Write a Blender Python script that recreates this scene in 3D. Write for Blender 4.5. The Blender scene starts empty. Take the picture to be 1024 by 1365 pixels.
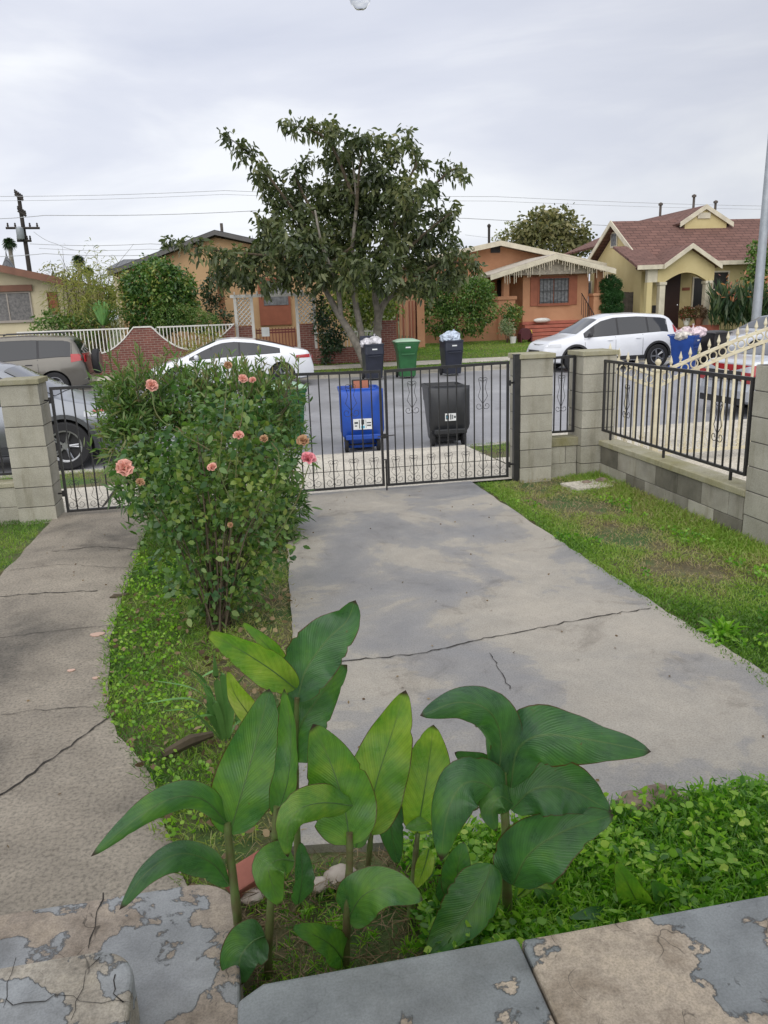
import bpy, bmesh, math, random
import numpy as np
from mathutils import Vector, Matrix
random.seed(7); rng = np.random.default_rng(11)
SC = bpy.context.scene; COL = SC.collection
rad = math.radians; sin = math.sin; cos = math.cos; PI = math.pi
# ---------------------------------------------------------------- camera (X along the street, Y away from the porch)
CH = 1.95; CF = 1026.0; CP = rad(14.7); CR = rad(2.1); CY = rad(10)
_F = Vector((0, cos(CP), -sin(CP))); _U0 = Vector((0, sin(CP), cos(CP))); _R0 = Vector((1, 0, 0))
_R = _R0*cos(CR) - _U0*sin(CR); _U = _U0*cos(CR) + _R0*sin(CR)
_M = Matrix.Rotation(-CY, 3, 'Z'); _F = _M@_F; _R = _M@_R; _U = _M@_U
CAM = Vector((0, 0, CH))
def ray(px, py): return _F + _R*((px-512)/CF) - _U*((py-682.5)/CF)
def at(px, py, z=0.0):
    d = ray(px, py); return CAM + d*((z-CH)/d.z)
def aT(px, py, t):
    d = ray(px, py); return CAM + d*(t/d.y)
cam = bpy.data.cameras.new('camera'); co = bpy.data.objects.new('camera', cam); COL.objects.link(co)
co.matrix_world = Matrix.Translation(CAM) @ Matrix((_R, _U, -_F)).transposed().to_4x4()
cam.sensor_fit = 'VERTICAL'; cam.sensor_height = 36; cam.lens = CF/1365*36; cam.clip_end = 4000; cam.clip_start = 0.02
SC.camera = co
# ---------------------------------------------------------------- materials
MATS = {}
def nt(name):
    m = bpy.data.materials.new(name); m.use_nodes = True; n = m.node_tree; n.nodes.clear()
    out = n.nodes.new('ShaderNodeOutputMaterial'); b = n.nodes.new('ShaderNodeBsdfPrincipled')
    n.links.new(b.outputs[0], out.inputs[0]); MATS[name] = m
    return m, n, b, out
def N(n, t, **k):
    x = n.nodes.new(t)
    for a, v in k.items():
        if a in x.inputs: x.inputs[a].default_value = v
        else: setattr(x, a, v)
    return x
def c4(c): return (c[0], c[1], c[2], 1)
def noise(n, vec, scale, detail=4, rough=.55, dist=0):
    x = N(n, 'ShaderNodeTexNoise'); x.inputs['Scale'].default_value = scale; x.inputs['Detail'].default_value = detail
    x.inputs['Roughness'].default_value = rough; x.inputs['Distortion'].default_value = dist
    n.links.new(vec, x.inputs['Vector']); return x.outputs['Fac']
def ramp(n, fac, stops):
    x = N(n, 'ShaderNodeValToRGB'); e = x.color_ramp.elements
    while len(e) > 1: e.remove(e[-1])
    e[0].position = stops[0][0]; e[0].color = c4(stops[0][1]) if not isinstance(stops[0][1], float) else c4((stops[0][1],)*3)
    for p, c in stops[1:]:
        q = e.new(p); q.color = c4(c) if not isinstance(c, float) else c4((c,)*3)
    n.links.new(fac, x.inputs[0]); return x.outputs[0]
def mix(n, fac, a, b, mode='MIX'):
    x = N(n, 'ShaderNodeMix', data_type='RGBA', blend_type=mode)
    for i, v in ((0, fac), (6, a), (7, b)):
        if isinstance(v, (int, float)): x.inputs[i].default_value = v
        elif isinstance(v, tuple): x.inputs[i].default_value = c4(v)
        else: n.links.new(v, x.inputs[i])
    return x.outputs[2]
def bump(n, b, h, strength=.3, dist=.01):
    x = N(n, 'ShaderNodeBump'); x.inputs['Strength'].default_value = strength; x.inputs['Distance'].default_value = dist
    n.links.new(h, x.inputs['Height']); n.links.new(x.outputs[0], b.inputs['Normal']); return x
def coords(n, kind='Object'): return N(n, 'ShaderNodeTexCoord').outputs[kind]
def M(name, col, rough=.6, col2=None, sc=3.0, metal=0, bs=None, bstr=.25, bd=.004, coat=0, trans=0, lo=.35, hi=.65, ior=None):
    if name in MATS: return MATS[name]
    m, n, b, out = nt(name)
    b.inputs['Roughness'].default_value = rough; b.inputs['Metallic'].default_value = metal
    if coat: b.inputs['Coat Weight'].default_value = coat
    if trans: b.inputs['Transmission Weight'].default_value = trans
    if ior: b.inputs['IOR'].default_value = ior
    v = coords(n)
    if col2 is None: col2 = tuple(x*.78 for x in col)
    f = noise(n, v, sc, 6, .6)
    n.links.new(ramp(n, f, [(lo, col2), (hi, col)]), b.inputs['Base Color'])
    if bs: bump(n, b, noise(n, v, bs, 6, .7), bstr, bd)
    return m
def leafmat(name, stops, rough=.45, trans=.35, spec=.5):
    m, n, b, out = nt(name)
    at_ = N(n, 'ShaderNodeAttribute', attribute_name='tint')
    c = ramp(n, at_.outputs['Fac'], stops)
    n.links.new(c, b.inputs['Base Color']); b.inputs['Roughness'].default_value = rough
    b.inputs['Specular IOR Level'].default_value = spec
    tr = N(n, 'ShaderNodeBsdfTranslucent'); n.links.new(mix(n, 1.0, c, (1.2, 1.5, .6), 'MULTIPLY'), tr.inputs[0])
    mx = N(n, 'ShaderNodeMixShader'); mx.inputs[0].default_value = trans
    n.links.new(b.outputs[0], mx.inputs[1]); n.links.new(tr.outputs[0], mx.inputs[2]); n.links.new(mx.outputs[0], out.inputs[0])
    return m
# ---------------------------------------------------------------- mesh builder
ORG = {}
class MB:
    def __init__(s): s.v = []; s.f = []
    def add(s, vs, fs):
        o = len(s.v); s.v += [tuple(v) for v in vs]; s.f += [tuple(i+o for i in f) for f in fs]; return s
    def box(s, x0, x1, y0, y1, z0, z1, M_=None, bev=0):
        if x0 > x1: x0, x1 = x1, x0
        if y0 > y1: y0, y1 = y1, y0
        if z0 > z1: z0, z1 = z1, z0
        if bev:
            b = min(bev, (x1-x0)*.4, (y1-y0)*.4, (z1-z0)*.4)
            bm = bmesh.new(); bmesh.ops.create_cube(bm, size=1)
            for v in bm.verts: v.co = Vector(((x0+x1)/2+v.co.x*(x1-x0), (y0+y1)/2+v.co.y*(y1-y0), (z0+z1)/2+v.co.z*(z1-z0)))
            bmesh.ops.bevel(bm, geom=bm.edges[:], offset=b, segments=2, affect='EDGES', profile=.6)
            vs = [v.co.copy() for v in bm.verts]; fs = [[v.index for v in f.verts] for f in bm.faces]; bm.free()
        else:
            vs = [Vector((x, y, z)) for z in (z0, z1) for y in (y0, y1) for x in (x0, x1)]
            fs = [(0,2,3,1),(4,5,7,6),(0,1,5,4),(2,6,7,3),(0,4,6,2),(1,3,7,5)]
        if M_ is not None: vs = [M_@v for v in vs]
        return s.add(vs, fs)
    def tube(s, pts, r, n=8, caps=True):
        pts = [Vector(p) for p in pts]; R = r if isinstance(r, (list, tuple)) else [r]*len(pts)
        ring = []; o = len(s.v); up = None
        for i, p in enumerate(pts):
            d = (pts[min(i+1, len(pts)-1)]-pts[max(i-1, 0)])
            if d.length < 1e-9: d = Vector((0, 0, 1))
            d.normalize()
            if up is None: up = Vector((0, 0, 1)) if abs(d.z) < .9 else Vector((1, 0, 0))
            a = d.cross(up)
            if a.length < 1e-4: a = d.cross(Vector((1, .3, 0)))
            a.normalize(); b = a.cross(d); up = b
            for k in range(n):
                t = 2*PI*k/n; s.v.append(tuple(p+(a*cos(t)+b*sin(t))*R[i]))
        for i in range(len(pts)-1):
            for k in range(n):
                s.f.append((o+i*n+k, o+i*n+(k+1) % n, o+(i+1)*n+(k+1) % n, o+(i+1)*n+k))
        if caps:
            s.f.append(tuple(o+k for k in range(n))[::-1]); s.f.append(tuple(o+(len(pts)-1)*n+k for k in range(n)))
        return s
    def lathe(s, prof, n=24, M_=None, axis='z'):
        o = len(s.v)
        for r, z in prof:
            for k in range(n):
                t = 2*PI*k/n; c, q = r*cos(t), r*sin(t)
                v = Vector((c, q, z)) if axis == 'z' else (Vector((c, z, q)) if axis == 'y' else Vector((z, c, q)))
                s.v.append(tuple(M_@v if M_ is not None else v))
        for i in range(len(prof)-1):
            for k in range(n): s.f.append((o+i*n+k, o+i*n+(k+1) % n, o+(i+1)*n+(k+1) % n, o+(i+1)*n+k))
        s.f.append(tuple(o+k for k in range(n))[::-1]); s.f.append(tuple(o+(len(prof)-1)*n+k for k in range(n)))
        return s
    def prism(s, poly, y0, y1, axis='y'):
        n = len(poly)
        def q(a, b, c): return {'y': (a, c, b), 'x': (c, a, b), 'z': (a, b, c)}[axis]
        vs = [q(a, b, y0) for a, b in poly]+[q(a, b, y1) for a, b in poly]
        fs = [tuple(range(n)), tuple(range(2*n-1, n-1, -1))]+[(i, i+n, (i+1) % n+n, (i+1) % n) for i in range(n)]
        return s.add(vs, fs)
    def grid(s, rows):
        nr, nc = len(rows), len(rows[0]); vs = [p for r in rows for p in r]
        return s.add(vs, [(i*nc+j, i*nc+j+1, (i+1)*nc+j+1, (i+1)*nc+j) for i in range(nr-1) for j in range(nc-1)])
    def blob(s, c, r, sub=2, jit=.12, seed=0):
        bm = bmesh.new(); bmesh.ops.create_icosphere(bm, subdivisions=sub, radius=1); R_ = random.Random(seed)
        r = r if isinstance(r, (tuple, list)) else (r, r, r)
        vs = []
        for v in bm.verts:
            k = 1+R_.uniform(-jit, jit); vs.append((c[0]+v.co.x*r[0]*k, c[1]+v.co.y*r[1]*k, c[2]+v.co.z*r[2]*k))
        fs = [[v.index for v in f.verts] for f in bm.faces]; bm.free(); return s.add(vs, fs)
    def build(s, name, mat, parent=None, smooth=False, fix=True):
        return mk(name, s.v, s.f, mat, parent, smooth, fix)
def mk(name, v, f, mat, parent=None, smooth=False, fix=True):
    m = bpy.data.meshes.new(name)
    o_ = ORG.get(parent.name, (0, 0, 0)) if parent is not None else (0, 0, 0)
    v = [(a[0]-o_[0], a[1]-o_[1], a[2]-o_[2]) for a in v] if o_ != (0, 0, 0) else v
    m.from_pydata(v, [], f)
    if fix:
        bm = bmesh.new(); bm.from_mesh(m); bmesh.ops.recalc_face_normals(bm, faces=bm.faces[:]); bm.to_mesh(m); bm.free()
    m.materials.append(mat)
    o = bpy.data.objects.new(name, m); COL.objects.link(o)
    if parent is not None:
        o.parent = parent; ORG[o.name] = o_
    if smooth:
        m.polygons.foreach_set('use_smooth', [True]*len(m.polygons))
        try: m.set_sharp_from_angle(angle=rad(38))
        except Exception: pass
    return o
def mesh_np(name, V, Q, mat, parent=None, tint=None, uv=None, smooth=False):
    """V (n,3), Q (m,4) quads, fast."""
    V = np.asarray(V, dtype=np.float32).reshape(-1, 3); Q = np.asarray(Q, dtype=np.int32)
    if parent is not None: V = V-np.array(ORG.get(parent.name, (0, 0, 0)), dtype=np.float32)
    m = bpy.data.meshes.new(name); k = Q.shape[1]
    m.vertices.add(len(V)); m.vertices.foreach_set('co', V.ravel())
    m.loops.add(Q.size); m.loops.foreach_set('vertex_index', Q.ravel())
    m.polygons.add(len(Q)); m.polygons.foreach_set('loop_start', np.arange(0, Q.size, k, dtype=np.int32))
    m.update(calc_edges=True)
    if tint is not None:
        a = m.attributes.new('tint', 'FLOAT', 'POINT'); a.data.foreach_set('value', np.asarray(tint, dtype=np.float32))
    if uv is not None:
        u = m.uv_layers.new(name='UVMap'); u.data.foreach_set('uv', np.asarray(uv, dtype=np.float32)[Q.ravel()].ravel())
    if smooth: m.polygons.foreach_set('use_smooth', [True]*len(m.polygons))
    m.materials.append(mat)
    o = bpy.data.objects.new(name, m); COL.objects.link(o)
    if parent is not None: o.parent = parent; ORG[o.name] = ORG.get(parent.name, (0, 0, 0))
    return o
def T(name, label, cat, origin=(0, 0, 0), group=None, local=False, rz=0):
    o = bpy.data.objects.new(name, None); COL.objects.link(o); o.location = origin; o.rotation_euler = (0, 0, rz)
    o.empty_display_size = .1
    ORG[o.name] = (0, 0, 0) if local else tuple(origin)
    o['label'] = label; o['category'] = cat
    if group: o['group'] = group
    return o
def tag(o, label, cat, group=None, kind=None):
    if kind != 'structure':
        o['label'] = label; o['category'] = cat
    if group: o['group'] = group
    if kind: o['kind'] = kind
    return o
def struct(name, mb, mat, smooth=False):
    o = mb.build(name, mat, None, smooth); o['kind'] = 'structure'; return o
def kids(o): return [c for c in bpy.data.objects if c.parent == o]
def dup(root, loc, rz=None, label=None, group=None):
    def cp(o, p):
        c = o.copy(); COL.objects.link(c); c.parent = p
        for ch in kids(o): cp(ch, c)
        return c
    r = cp(root, None); r.location = loc
    if rz is not None: r.rotation_euler = (0, 0, rz)
    if label: r['label'] = label
    if group: r['group'] = group
    return r
# ---------------------------------------------------------------- foliage helpers (numpy)
def unit(a): return a/np.maximum(np.linalg.norm(a, axis=-1, keepdims=True), 1e-9)
def leaves(P, D, L, W, bend=.25, Nrm=None, cup=.0):
    """leaf cards bent in two halves with a pointed tip: 5 rows.. returns V,Q.  P base, D direction (unit), L length, W width."""
    n = len(P); L = np.broadcast_to(L, (n,)); W = np.broadcast_to(W, (n,))
    r = rng.normal(size=(n, 3)) if Nrm is None else Nrm+rng.normal(size=(n, 3))*.45
    S = unit(np.cross(D, r)); Nn = unit(np.cross(S, D))
    ts = np.array([0, .3, .68, 1.0]); ws = np.array([.16, .95, .8, .04])
    rows = []
    for t, w in zip(ts, ws):
        c = P+D*(L*t)[:, None]+np.array([0, 0, -1.0])*(L*bend*t*t)[:, None]
        rows.append(c-S*(W*w*.5)[:, None]+Nn*(W*cup*w)[:, None]); rows.append(c+S*(W*w*.5)[:, None]+Nn*(W*cup*w)[:, None])
    V = np.stack(rows, axis=1).reshape(-1, 3)
    base = np.arange(n)[:, None]*8
    Q = np.concatenate([base+np.array([2*i, 2*i+1, 2*i+3, 2*i+2]) for i in range(3)], axis=0)
    return V, Q
def foliage(name, P, D, L, W, mat, parent, bend=.25, Nrm=None, tint=None, cup=0):
    V, Q = leaves(P, unit(D), L, W, bend, Nrm, cup)
    t = rng.uniform(0, 1, len(P)) if tint is None else tint
    return mesh_np(name, V, Q, mat, parent, tint=np.repeat(t, 8))
def rdir(n, up=0.0):
    d = unit(rng.normal(size=(n, 3))); d[:, 2] += up; return unit(d)
def inblob(n, c, r, shell=.55):
    """points in an ellipsoid, denser near the shell"""
    d = unit(rng.normal(size=(n, 3))); k = shell+(1-shell)*rng.uniform(0, 1, n)**.5
    return np.array(c)+d*k[:, None]*np.array(r), d
# ================================================================ world and light
W_ = bpy.data.worlds.new('World'); SC.world = W_; W_.use_nodes = True; n = W_.node_tree; n.nodes.clear()
out = n.nodes.new('ShaderNodeOutputWorld'); bg = n.nodes.new('ShaderNodeBackground'); n.links.new(bg.outputs[0], out.inputs[0])
sky = N(n, 'ShaderNodeTexSky', sky_type='NISHITA'); sky.sun_disc = False; sky.sun_elevation = rad(48); sky.sun_rotation = rad(200)
tc = N(n, 'ShaderNodeTexCoord').outputs['Generated']
mp = N(n, 'ShaderNodeMapping'); mp.inputs['Scale'].default_value = (1.0, 1.0, 4.2); mp.inputs['Rotation'].default_value = (0, rad(5), rad(20)); n.links.new(tc, mp.inputs[0])
f1 = noise(n, mp.outputs[0], 1.7, 6, .52, .35)
cl = ramp(n, f1, [(.30, (5.4, 5.7, 6.7)), (.50, (6.5, 6.72, 7.5)), (.64, (8.0, 8.15, 8.5))])
sx = N(n, 'ShaderNodeSeparateXYZ'); n.links.new(tc, sx.inputs[0])
side = ramp(n, sx.outputs[0], [(0, 1.0), (.25, .97), (.62, .80)])
cl = mix(n, 1.0, cl, side, 'MULTIPLY'); c_ = mix(n, .93, sky.outputs[0], cl)
n.links.new(c_, bg.inputs[0]); bg.inputs[1].default_value = .108
sun = bpy.data.lights.new('sun', 'SUN'); sun.energy = 2.0; sun.angle = rad(95); sun.color = (1, .96, .9)
so = bpy.data.objects.new('sun', sun); COL.objects.link(so)
# soft light from the left and a little behind the house across the yard
_d = Vector((sin(rad(200))*cos(rad(48)), cos(rad(200))*cos(rad(48)), sin(rad(48))))
so.rotation_euler = _d.to_track_quat('Z', 'Y').to_euler(); so.location = (-5, -5, 12)
SC.view_settings.view_transform = 'Standard'; SC.view_settings.look = 'None'; SC.view_settings.exposure = 0.2; SC.view_settings.gamma = 1
SC.render.engine = 'CYCLES'; SC.cycles.max_bounces = 8; SC.cycles.transparent_max_bounces = 8; SC.cycles.use_denoising = True
# ================================================================ materials for the setting
def concrete(name, cols, wet=None, speck=90, sc=.8, rough=.8, spk=.12, bd=.003, seed=0):
    m, n, b, out = nt(name); v = coords(n)
    mp = N(n, 'ShaderNodeMapping'); mp.inputs['Location'].default_value = (seed, seed*.7, 0); n.links.new(v, mp.inputs[0]); v = mp.outputs[0]
    f = noise(n, v, sc, 7, .62, .4); f2 = noise(n, v, speck, 3, .7); f3 = noise(n, v, 9, 5, .65)
    c = ramp(n, f, cols)
    c = mix(n, .55, c, mix(n, f3, (.72, .72, .72), (1.22, 1.2, 1.17)), 'MULTIPLY')
    c = mix(n, spk*4, c, ramp(n, f2, [(.36, .55), (.5, 1.0), (.66, 1.25)]), 'MULTIPLY')
    f4 = noise(n, v, sc*2.7, 8, .72, 1.2); c = mix(n, .75, c, ramp(n, f4, [(.33, (.62, .60, .58)), (.42, (.93, .92, .91)), (.60, (1.0, 1.0, 1.0)), (.66, (1.13, 1.11, 1.07))]), 'MULTIPLY')
    n.links.new(c, b.inputs['Base Color'])
    r = ramp(n, f, [(.38, float(wet if wet else rough)), (.55, float(rough))]); n.links.new(r, b.inputs['Roughness'])
    bump(n, b, mix(n, .5, f2, f3), .35, bd)
    return m
m_drive = concrete('driveway_concrete', [(.34, (.205, .203, .205)), (.45, (.265, .258, .25)), (.50, (.30, .287, .265)), (.515, (.355, .33, .285)), (.66, (.42, .385, .325))], wet=.32, sc=.75, rough=.7, speck=120)
m_walk = concrete('walkway_concrete', [(.32, (.12, .108, .09)), (.45, (.235, .208, .168)), (.62, (.33, .292, .235))], sc=1.1, speck=62, rough=.85, spk=.2, bd=.006, seed=3)
m_sidewalk = concrete('sidewalk_concrete', [(.3, (.44, .41, .35)), (.6, (.62, .58, .49))], sc=1.6, speck=40, spk=.2, seed=6)
m_curb = concrete('curb_concrete', [(.3, (.30, .285, .25)), (.6, (.48, .455, .39))], sc=2, seed=9)
m_asph = concrete('asphalt', [(.3, (.24, .243, .255)), (.55, (.32, .323, .34)), (.7, (.39, .393, .405))], wet=.42, sc=.35, speck=60, rough=.6, seed=12)
def ground_mat():
    m, n, b, out = nt('soil_and_turf'); v = coords(n)
    f = noise(n, v, 1.3, 6, .65); f2 = noise(n, v, 30, 4, .7)
    c = ramp(n, f, [(.33, (.10, .075, .045)), (.46, (.13, .12, .055)), (.56, (.06, .11, .025)), (.7, (.075, .14, .03))])
    c = mix(n, .6, c, ramp(n, f2, [(.35, .5), (.6, 1.3)]), 'MULTIPLY')
    n.links.new(c, b.inputs['Base Color']); b.inputs['Roughness'].default_value = .95
    bump(n, b, f2, .8, .02); return m
m_ground = ground_mat()
def peel_mat(name, paint, bare, thr, sc, seed, dark=(.03, .028, .025)):
    """old grey porch paint flaking off pale concrete, with a dark crack at the lip of every flake"""
    m, n, b, out = nt(name); v = coords(n)
    mp = N(n, 'ShaderNodeMapping'); mp.inputs['Location'].default_value = (seed, seed*1.3, 0); n.links.new(v, mp.inputs[0]); v = mp.outputs[0]
    f = noise(n, v, sc, 8, .58, .25); fine = noise(n, v, 40, 6, .7); mid = noise(n, v, 9, 5, .6)
    msk = ramp(n, f, [(thr-.004, 0.0), (thr+.004, 1.0)])
    lip = ramp(n, f, [(thr-.012, 1.0), (thr-.002, .0), (thr+.002, .0), (thr+.004, 1.0)])
    pc = mix(n, .7, paint, ramp(n, mid, [(.3, .68), (.65, 1.2)]), 'MULTIPLY')
    bc = mix(n, .8, bare, ramp(n, mid, [(.28, (.55, .5, .45)), (.5, (.95, .92, .9)), (.7, (1.25, 1.2, 1.12))]), 'MULTIPLY')
    bc = mix(n, .5, bc, ramp(n, fine, [(.35, .6), (.6, 1.15)]), 'MULTIPLY')
    vor = N(n, 'ShaderNodeTexVoronoi', feature='DISTANCE_TO_EDGE'); vor.inputs['Scale'].default_value = 5.5
    wv = N(n, 'ShaderNodeVectorMath', operation='ADD'); nn = N(n, 'ShaderNodeTexNoise'); nn.inputs['Scale'].default_value = 7; n.links.new(v, nn.inputs['Vector'])
    sc_ = N(n, 'ShaderNodeVectorMath', operation='SCALE'); sc_.inputs['Scale'].default_value = .22; n.links.new(nn.outputs['Color'], sc_.inputs[0])
    n.links.new(v, wv.inputs[0]); n.links.new(sc_.outputs[0], wv.inputs[1]); n.links.new(wv.outputs[0], vor.inputs['Vector'])
    ck = ramp(n, vor.outputs['Distance'], [(0.0, .25), (.006, .4), (.013, 1.0)])
    ckm = mix(n, 1.0, ramp(n, mid, [(.42, 1.0), (.50, 0.0)]), ramp(n, msk, [(0, .25), (1, 1.0)]), 'MULTIPLY')
    c = mix(n, msk, pc, bc)
    c = mix(n, mix(n, 1.0, ckm, (.8, .8, .8), 'MULTIPLY'), c, ck, 'MULTIPLY')
    c = mix(n, .6, c, lip, 'MULTIPLY'); c = mix(n, .6, c, ramp(n, noise(n, v, 1.6, 7, .7), [(.32, (.58, .55, .5)), (.52, (1, 1, 1))]), 'MULTIPLY'); c = mix(n, .5, c, ramp(n, noise(n, v, 160, 2, .7), [(.35, .7), (.6, 1.12)]), 'MULTIPLY')
    n.links.new(c, b.inputs['Base Color'])
    n.links.new(ramp(n, msk, [(0, .42), (1, .85)]), b.inputs['Roughness'])
    h = mix(n, .25, mix(n, 1.0, mix(n, msk, (1, 1, 1), (0, 0, 0)), lip, 'MULTIPLY'), fine)
    bump(n, b, h, .8, .004); return m
m_ledge = peel_mat('flaking_grey_paint', (.245, .262, .264), (.50, .43, .34), .555, 3.0, 4.0)
m_ledge2 = peel_mat('badly_flaking_grey_paint', (.245, .262, .264), (.50, .43, .34), .505, 2.4, 31.0)
m_step = peel_mat('worn_step_paint', (.29, .30, .305), (.36, .31, .255), .50, 2.6, 9.0)
m_step2 = peel_mat('cracked_step_paint', (.31, .325, .33), (.42, .39, .33), .49, 3.4, 15.0)
# ================================================================ ground
FT = 8.25      # the fence line
NC, FC = 11.95, 24.45   # near and far gutter
ZS = -.27
def gz(x, y):
    pts = [(-60, -.02), (8.4, -.02), (10.6, -.10), (11.3, -.13), (11.4, -.6), (24.8, -.6), (24.9, .03), (26.6, .12), (28.2, .28), (33, .52), (60, .6), (400, .6), (3000, .6)]
    for (a, b), (c, d) in zip(pts, pts[1:]):
        if y <= c: return b+(d-b)*max(0, (y-a))/(c-a)
    return .6
xs = [-2500, -400, -60, -30]+[-24+i for i in range(60)]+[50, 100, 500, 2500]
ys = [-60, -20, 0, 2, 4, 6, 8, 8.4, 9, 9.8, 10.6, 11.3, 11.4, 14, 20, 24.8, 24.9, 25.5, 26.6, 27.4, 28.2, 29, 30, 31, 32, 34, 38, 60, 120, 400, 1000, 3000]
g = MB(); g.grid([[(x, y, gz(x, y)) for x in xs] for y in ys]); struct('ground', g, m_ground)
def sz(y): return ZS+max(0, y-NC)/(FC-NC)*.19
st = MB()
st.grid([[(x, y, sz(y)) for x in (-300, -60, -20, 0, 20, 60, 300)] for y in (NC-.55, NC, 14.5, 18.5, 22.5, FC, FC+.4)]); struct('street', st, m_asph)
# near curb, gutter, apron and sidewalk
def slab(name, poly, z0, z1, mat):
    mb = MB(); mb.prism(poly, z0, z1, 'z'); return struct(name, mb, mat)
AL, AR = -.55, 3.3     # driveway apron between these
c = MB()
c.box(-60, AL-.7, 11.35, 11.5, -.6, -.115, bev=.02); c.box(AR+.7, 60, 11.35, 11.5, -.6, -.115, bev=.02)
c.prism([(AL-.7, -.6), (AL, -.6), (AL, -.19), (AL-.7, -.118)], 11.352, 11.498, 'y'); c.prism([(AR+.7, -.6), (AR, -.6), (AR, -.19), (AR+.7, -.118)], 11.352, 11.498, 'y')
struct('curb', c, m_curb)
c = MB(); c.grid([[(x, y, z) for x in (-60, -20, 0, 20, 60)] for y, z in ((11.5, ZS+.006), (NC, ZS+.012))]); struct('gutter', c, m_curb)
c = MB(); c.box(-60, 60, FC+.3, FC+.46, -.6, .055, bev=.02); c.box(-60, 60, FC-.0, FC+.298, -.6, ZS+.2); struct('far_curb', c, m_curb)
c = MB(); c.grid([[(x, y, z) for x in (AL, .3, 1.4, 2.6, AR)] for y, z in ((FT+.1, .0), (9.0, -.035), (9.75, -.06), (9.82, -.061), (10.6, -.085), (11.36, -.112), (11.55, -.16), (NC+.02, ZS+.02))]); struct('driveway_apron', c, m_sidewalk)
c = MB()
for x0, x1 in ((-40, AL-.01), (AR+.01, 4.30), (10.22, 40)): c.grid([[(x0+(x1-x0)*i/12, y, z) for i in range(13)] for y, z in ((FT+.12, -.004), (9.0, -.03), (9.9, -.055))])
struct('sidewalk', c, m_sidewalk)
slab('neighbour_drive', [(4.32, -2), (12, -2), (12, 8.2), (10.2, 8.5), (10.2, 11.34), (4.32, 11.34)], -.2, .004, m_sidewalk)
jn = MB()
for y in (9.77,): jn.box(AL, AR, y, y+.03, -.08, -.057)
for x in [-8.6+1.4*i for i in range(6)]: jn.box(x, x+.015, FT+.15, 9.9, -.06, -.001)
struct('sidewalk_joints', jn, M('joint_dirt', (.06, .055, .045), .95))
c = MB(); c.grid([[(x, y, z) for x in (-60, 0, 60)] for y, z in ((25.9, .10), (27.0, .165))]); struct('far_sidewalk', c, m_sidewalk)
# driveway of the yard and its walkway
dl = [(.30, 8.3), (.28, 6.5), (.2, 5.0), (.16, 4.0), (.12, 3.2), (.05, 2.5), (.6, 2.42), (1.36, 2.46), (1.9, 2.42), (2.7, 2.3), (2.62, 3.2), (2.56, 4.2), (2.53, 5.5), (2.50, 7.0), (2.49, 8.3)]
random.seed(3)
def rough_poly(p, amp=.012, step=.12):
    o = []
    for (a, b), (c, d) in zip(p, p[1:]+p[:1]):
        k = max(1, int(math.hypot(c-a, d-b)/step))
        for i in range(k): o.append((a+(c-a)*i/k+random.uniform(-amp, amp), b+(d-b)*i/k+random.uniform(-amp, amp)))
    return o
slab('driveway', rough_poly(dl), -.1, .018, m_drive)
wk = [(-2.0, 8.3), (-1.98, 6.3), (-3.4, 5.7), (-6, 5.6), (-6, 1.2), (-.2, 1.2), (-.2, 2.3), (-.42, 2.75), (-.5, 3.05), (-.72, 3.5), (-.82, 3.8), (-.95, 4.8), (-.98, 6), (-1.0, 7.6), (-1.0, 8.3)]
wk = [(-2.0, 8.3), (-2.0, 6.9), (-2.02, 5.9), (-2.04, 1.2), (-.3, 1.2), (-.3, 2.3), (-.44, 2.75), (-.5, 3.05), (-.72, 3.5), (-.82, 3.8), (-.95, 4.8), (-.98, 6), (-1.0, 7.6), (-1.0, 8.3)]
slab('walkway', rough_poly(wk), -.1, .016, m_walk)
# cracks and control joints: thin dark lines of dirt a few mm proud
def crack(pts, w=.006, z=.0205, amp=.012, name='crack'):
    mb = MB(); P = []
    for (a, b), (c, d) in zip(pts, pts[1:]):
        k = max(2, int(math.hypot(c-a, d-b)/.035))
        for i in range(k): P.append((a+(c-a)*i/k+random.uniform(-amp, amp), b+(d-b)*i/k+random.uniform(-amp, amp)))
    P.append(pts[-1]); rows = []
    for i, (a, b) in enumerate(P):
        c, d = P[min(i+1, len(P)-1)]; e, f = P[max(i-1, 0)]; dx, dy = c-e, d-f; L = math.hypot(dx, dy) or 1
        ww = w*random.uniform(.4, 1.5); rows.append([(a-dy/L*ww/2, b+dx/L*ww/2, z), (a+dy/L*ww/2, b-dx/L*ww/2, z)])
    mb.grid(rows); return mb
def pxs(L, z=0): return [tuple(at(a, b, z).xy) for a, b in L]
allc = MB()
for L, w, z in (([(455, 881), (560, 871), (640, 852), (720, 836), (790, 822), (868, 810)], .008, .0225), ([(655, 870), (668, 895), (680, 918)], .004, .0225),
                ([(0, 1060), (70, 1010), (145, 955)], .009, .0205), ([(0, 952), (70, 945), (138, 940)], .004, .0205), ([(0, 849), (80, 840), (150, 833)], .004, .0205),
                ([(0, 795), (60, 790), (130, 787)], .010, .0205), ([(70, 735), (130, 728), (190, 733)], .008, .0205), ([(10, 760), (80, 752), (170, 757)], .004, .0205)):
    q = crack(pxs(L, z), w, z); allc.add(q.v, q.f)
struct('cracks', allc, M('crack_dirt', (.035, .03, .025), .95))
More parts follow.
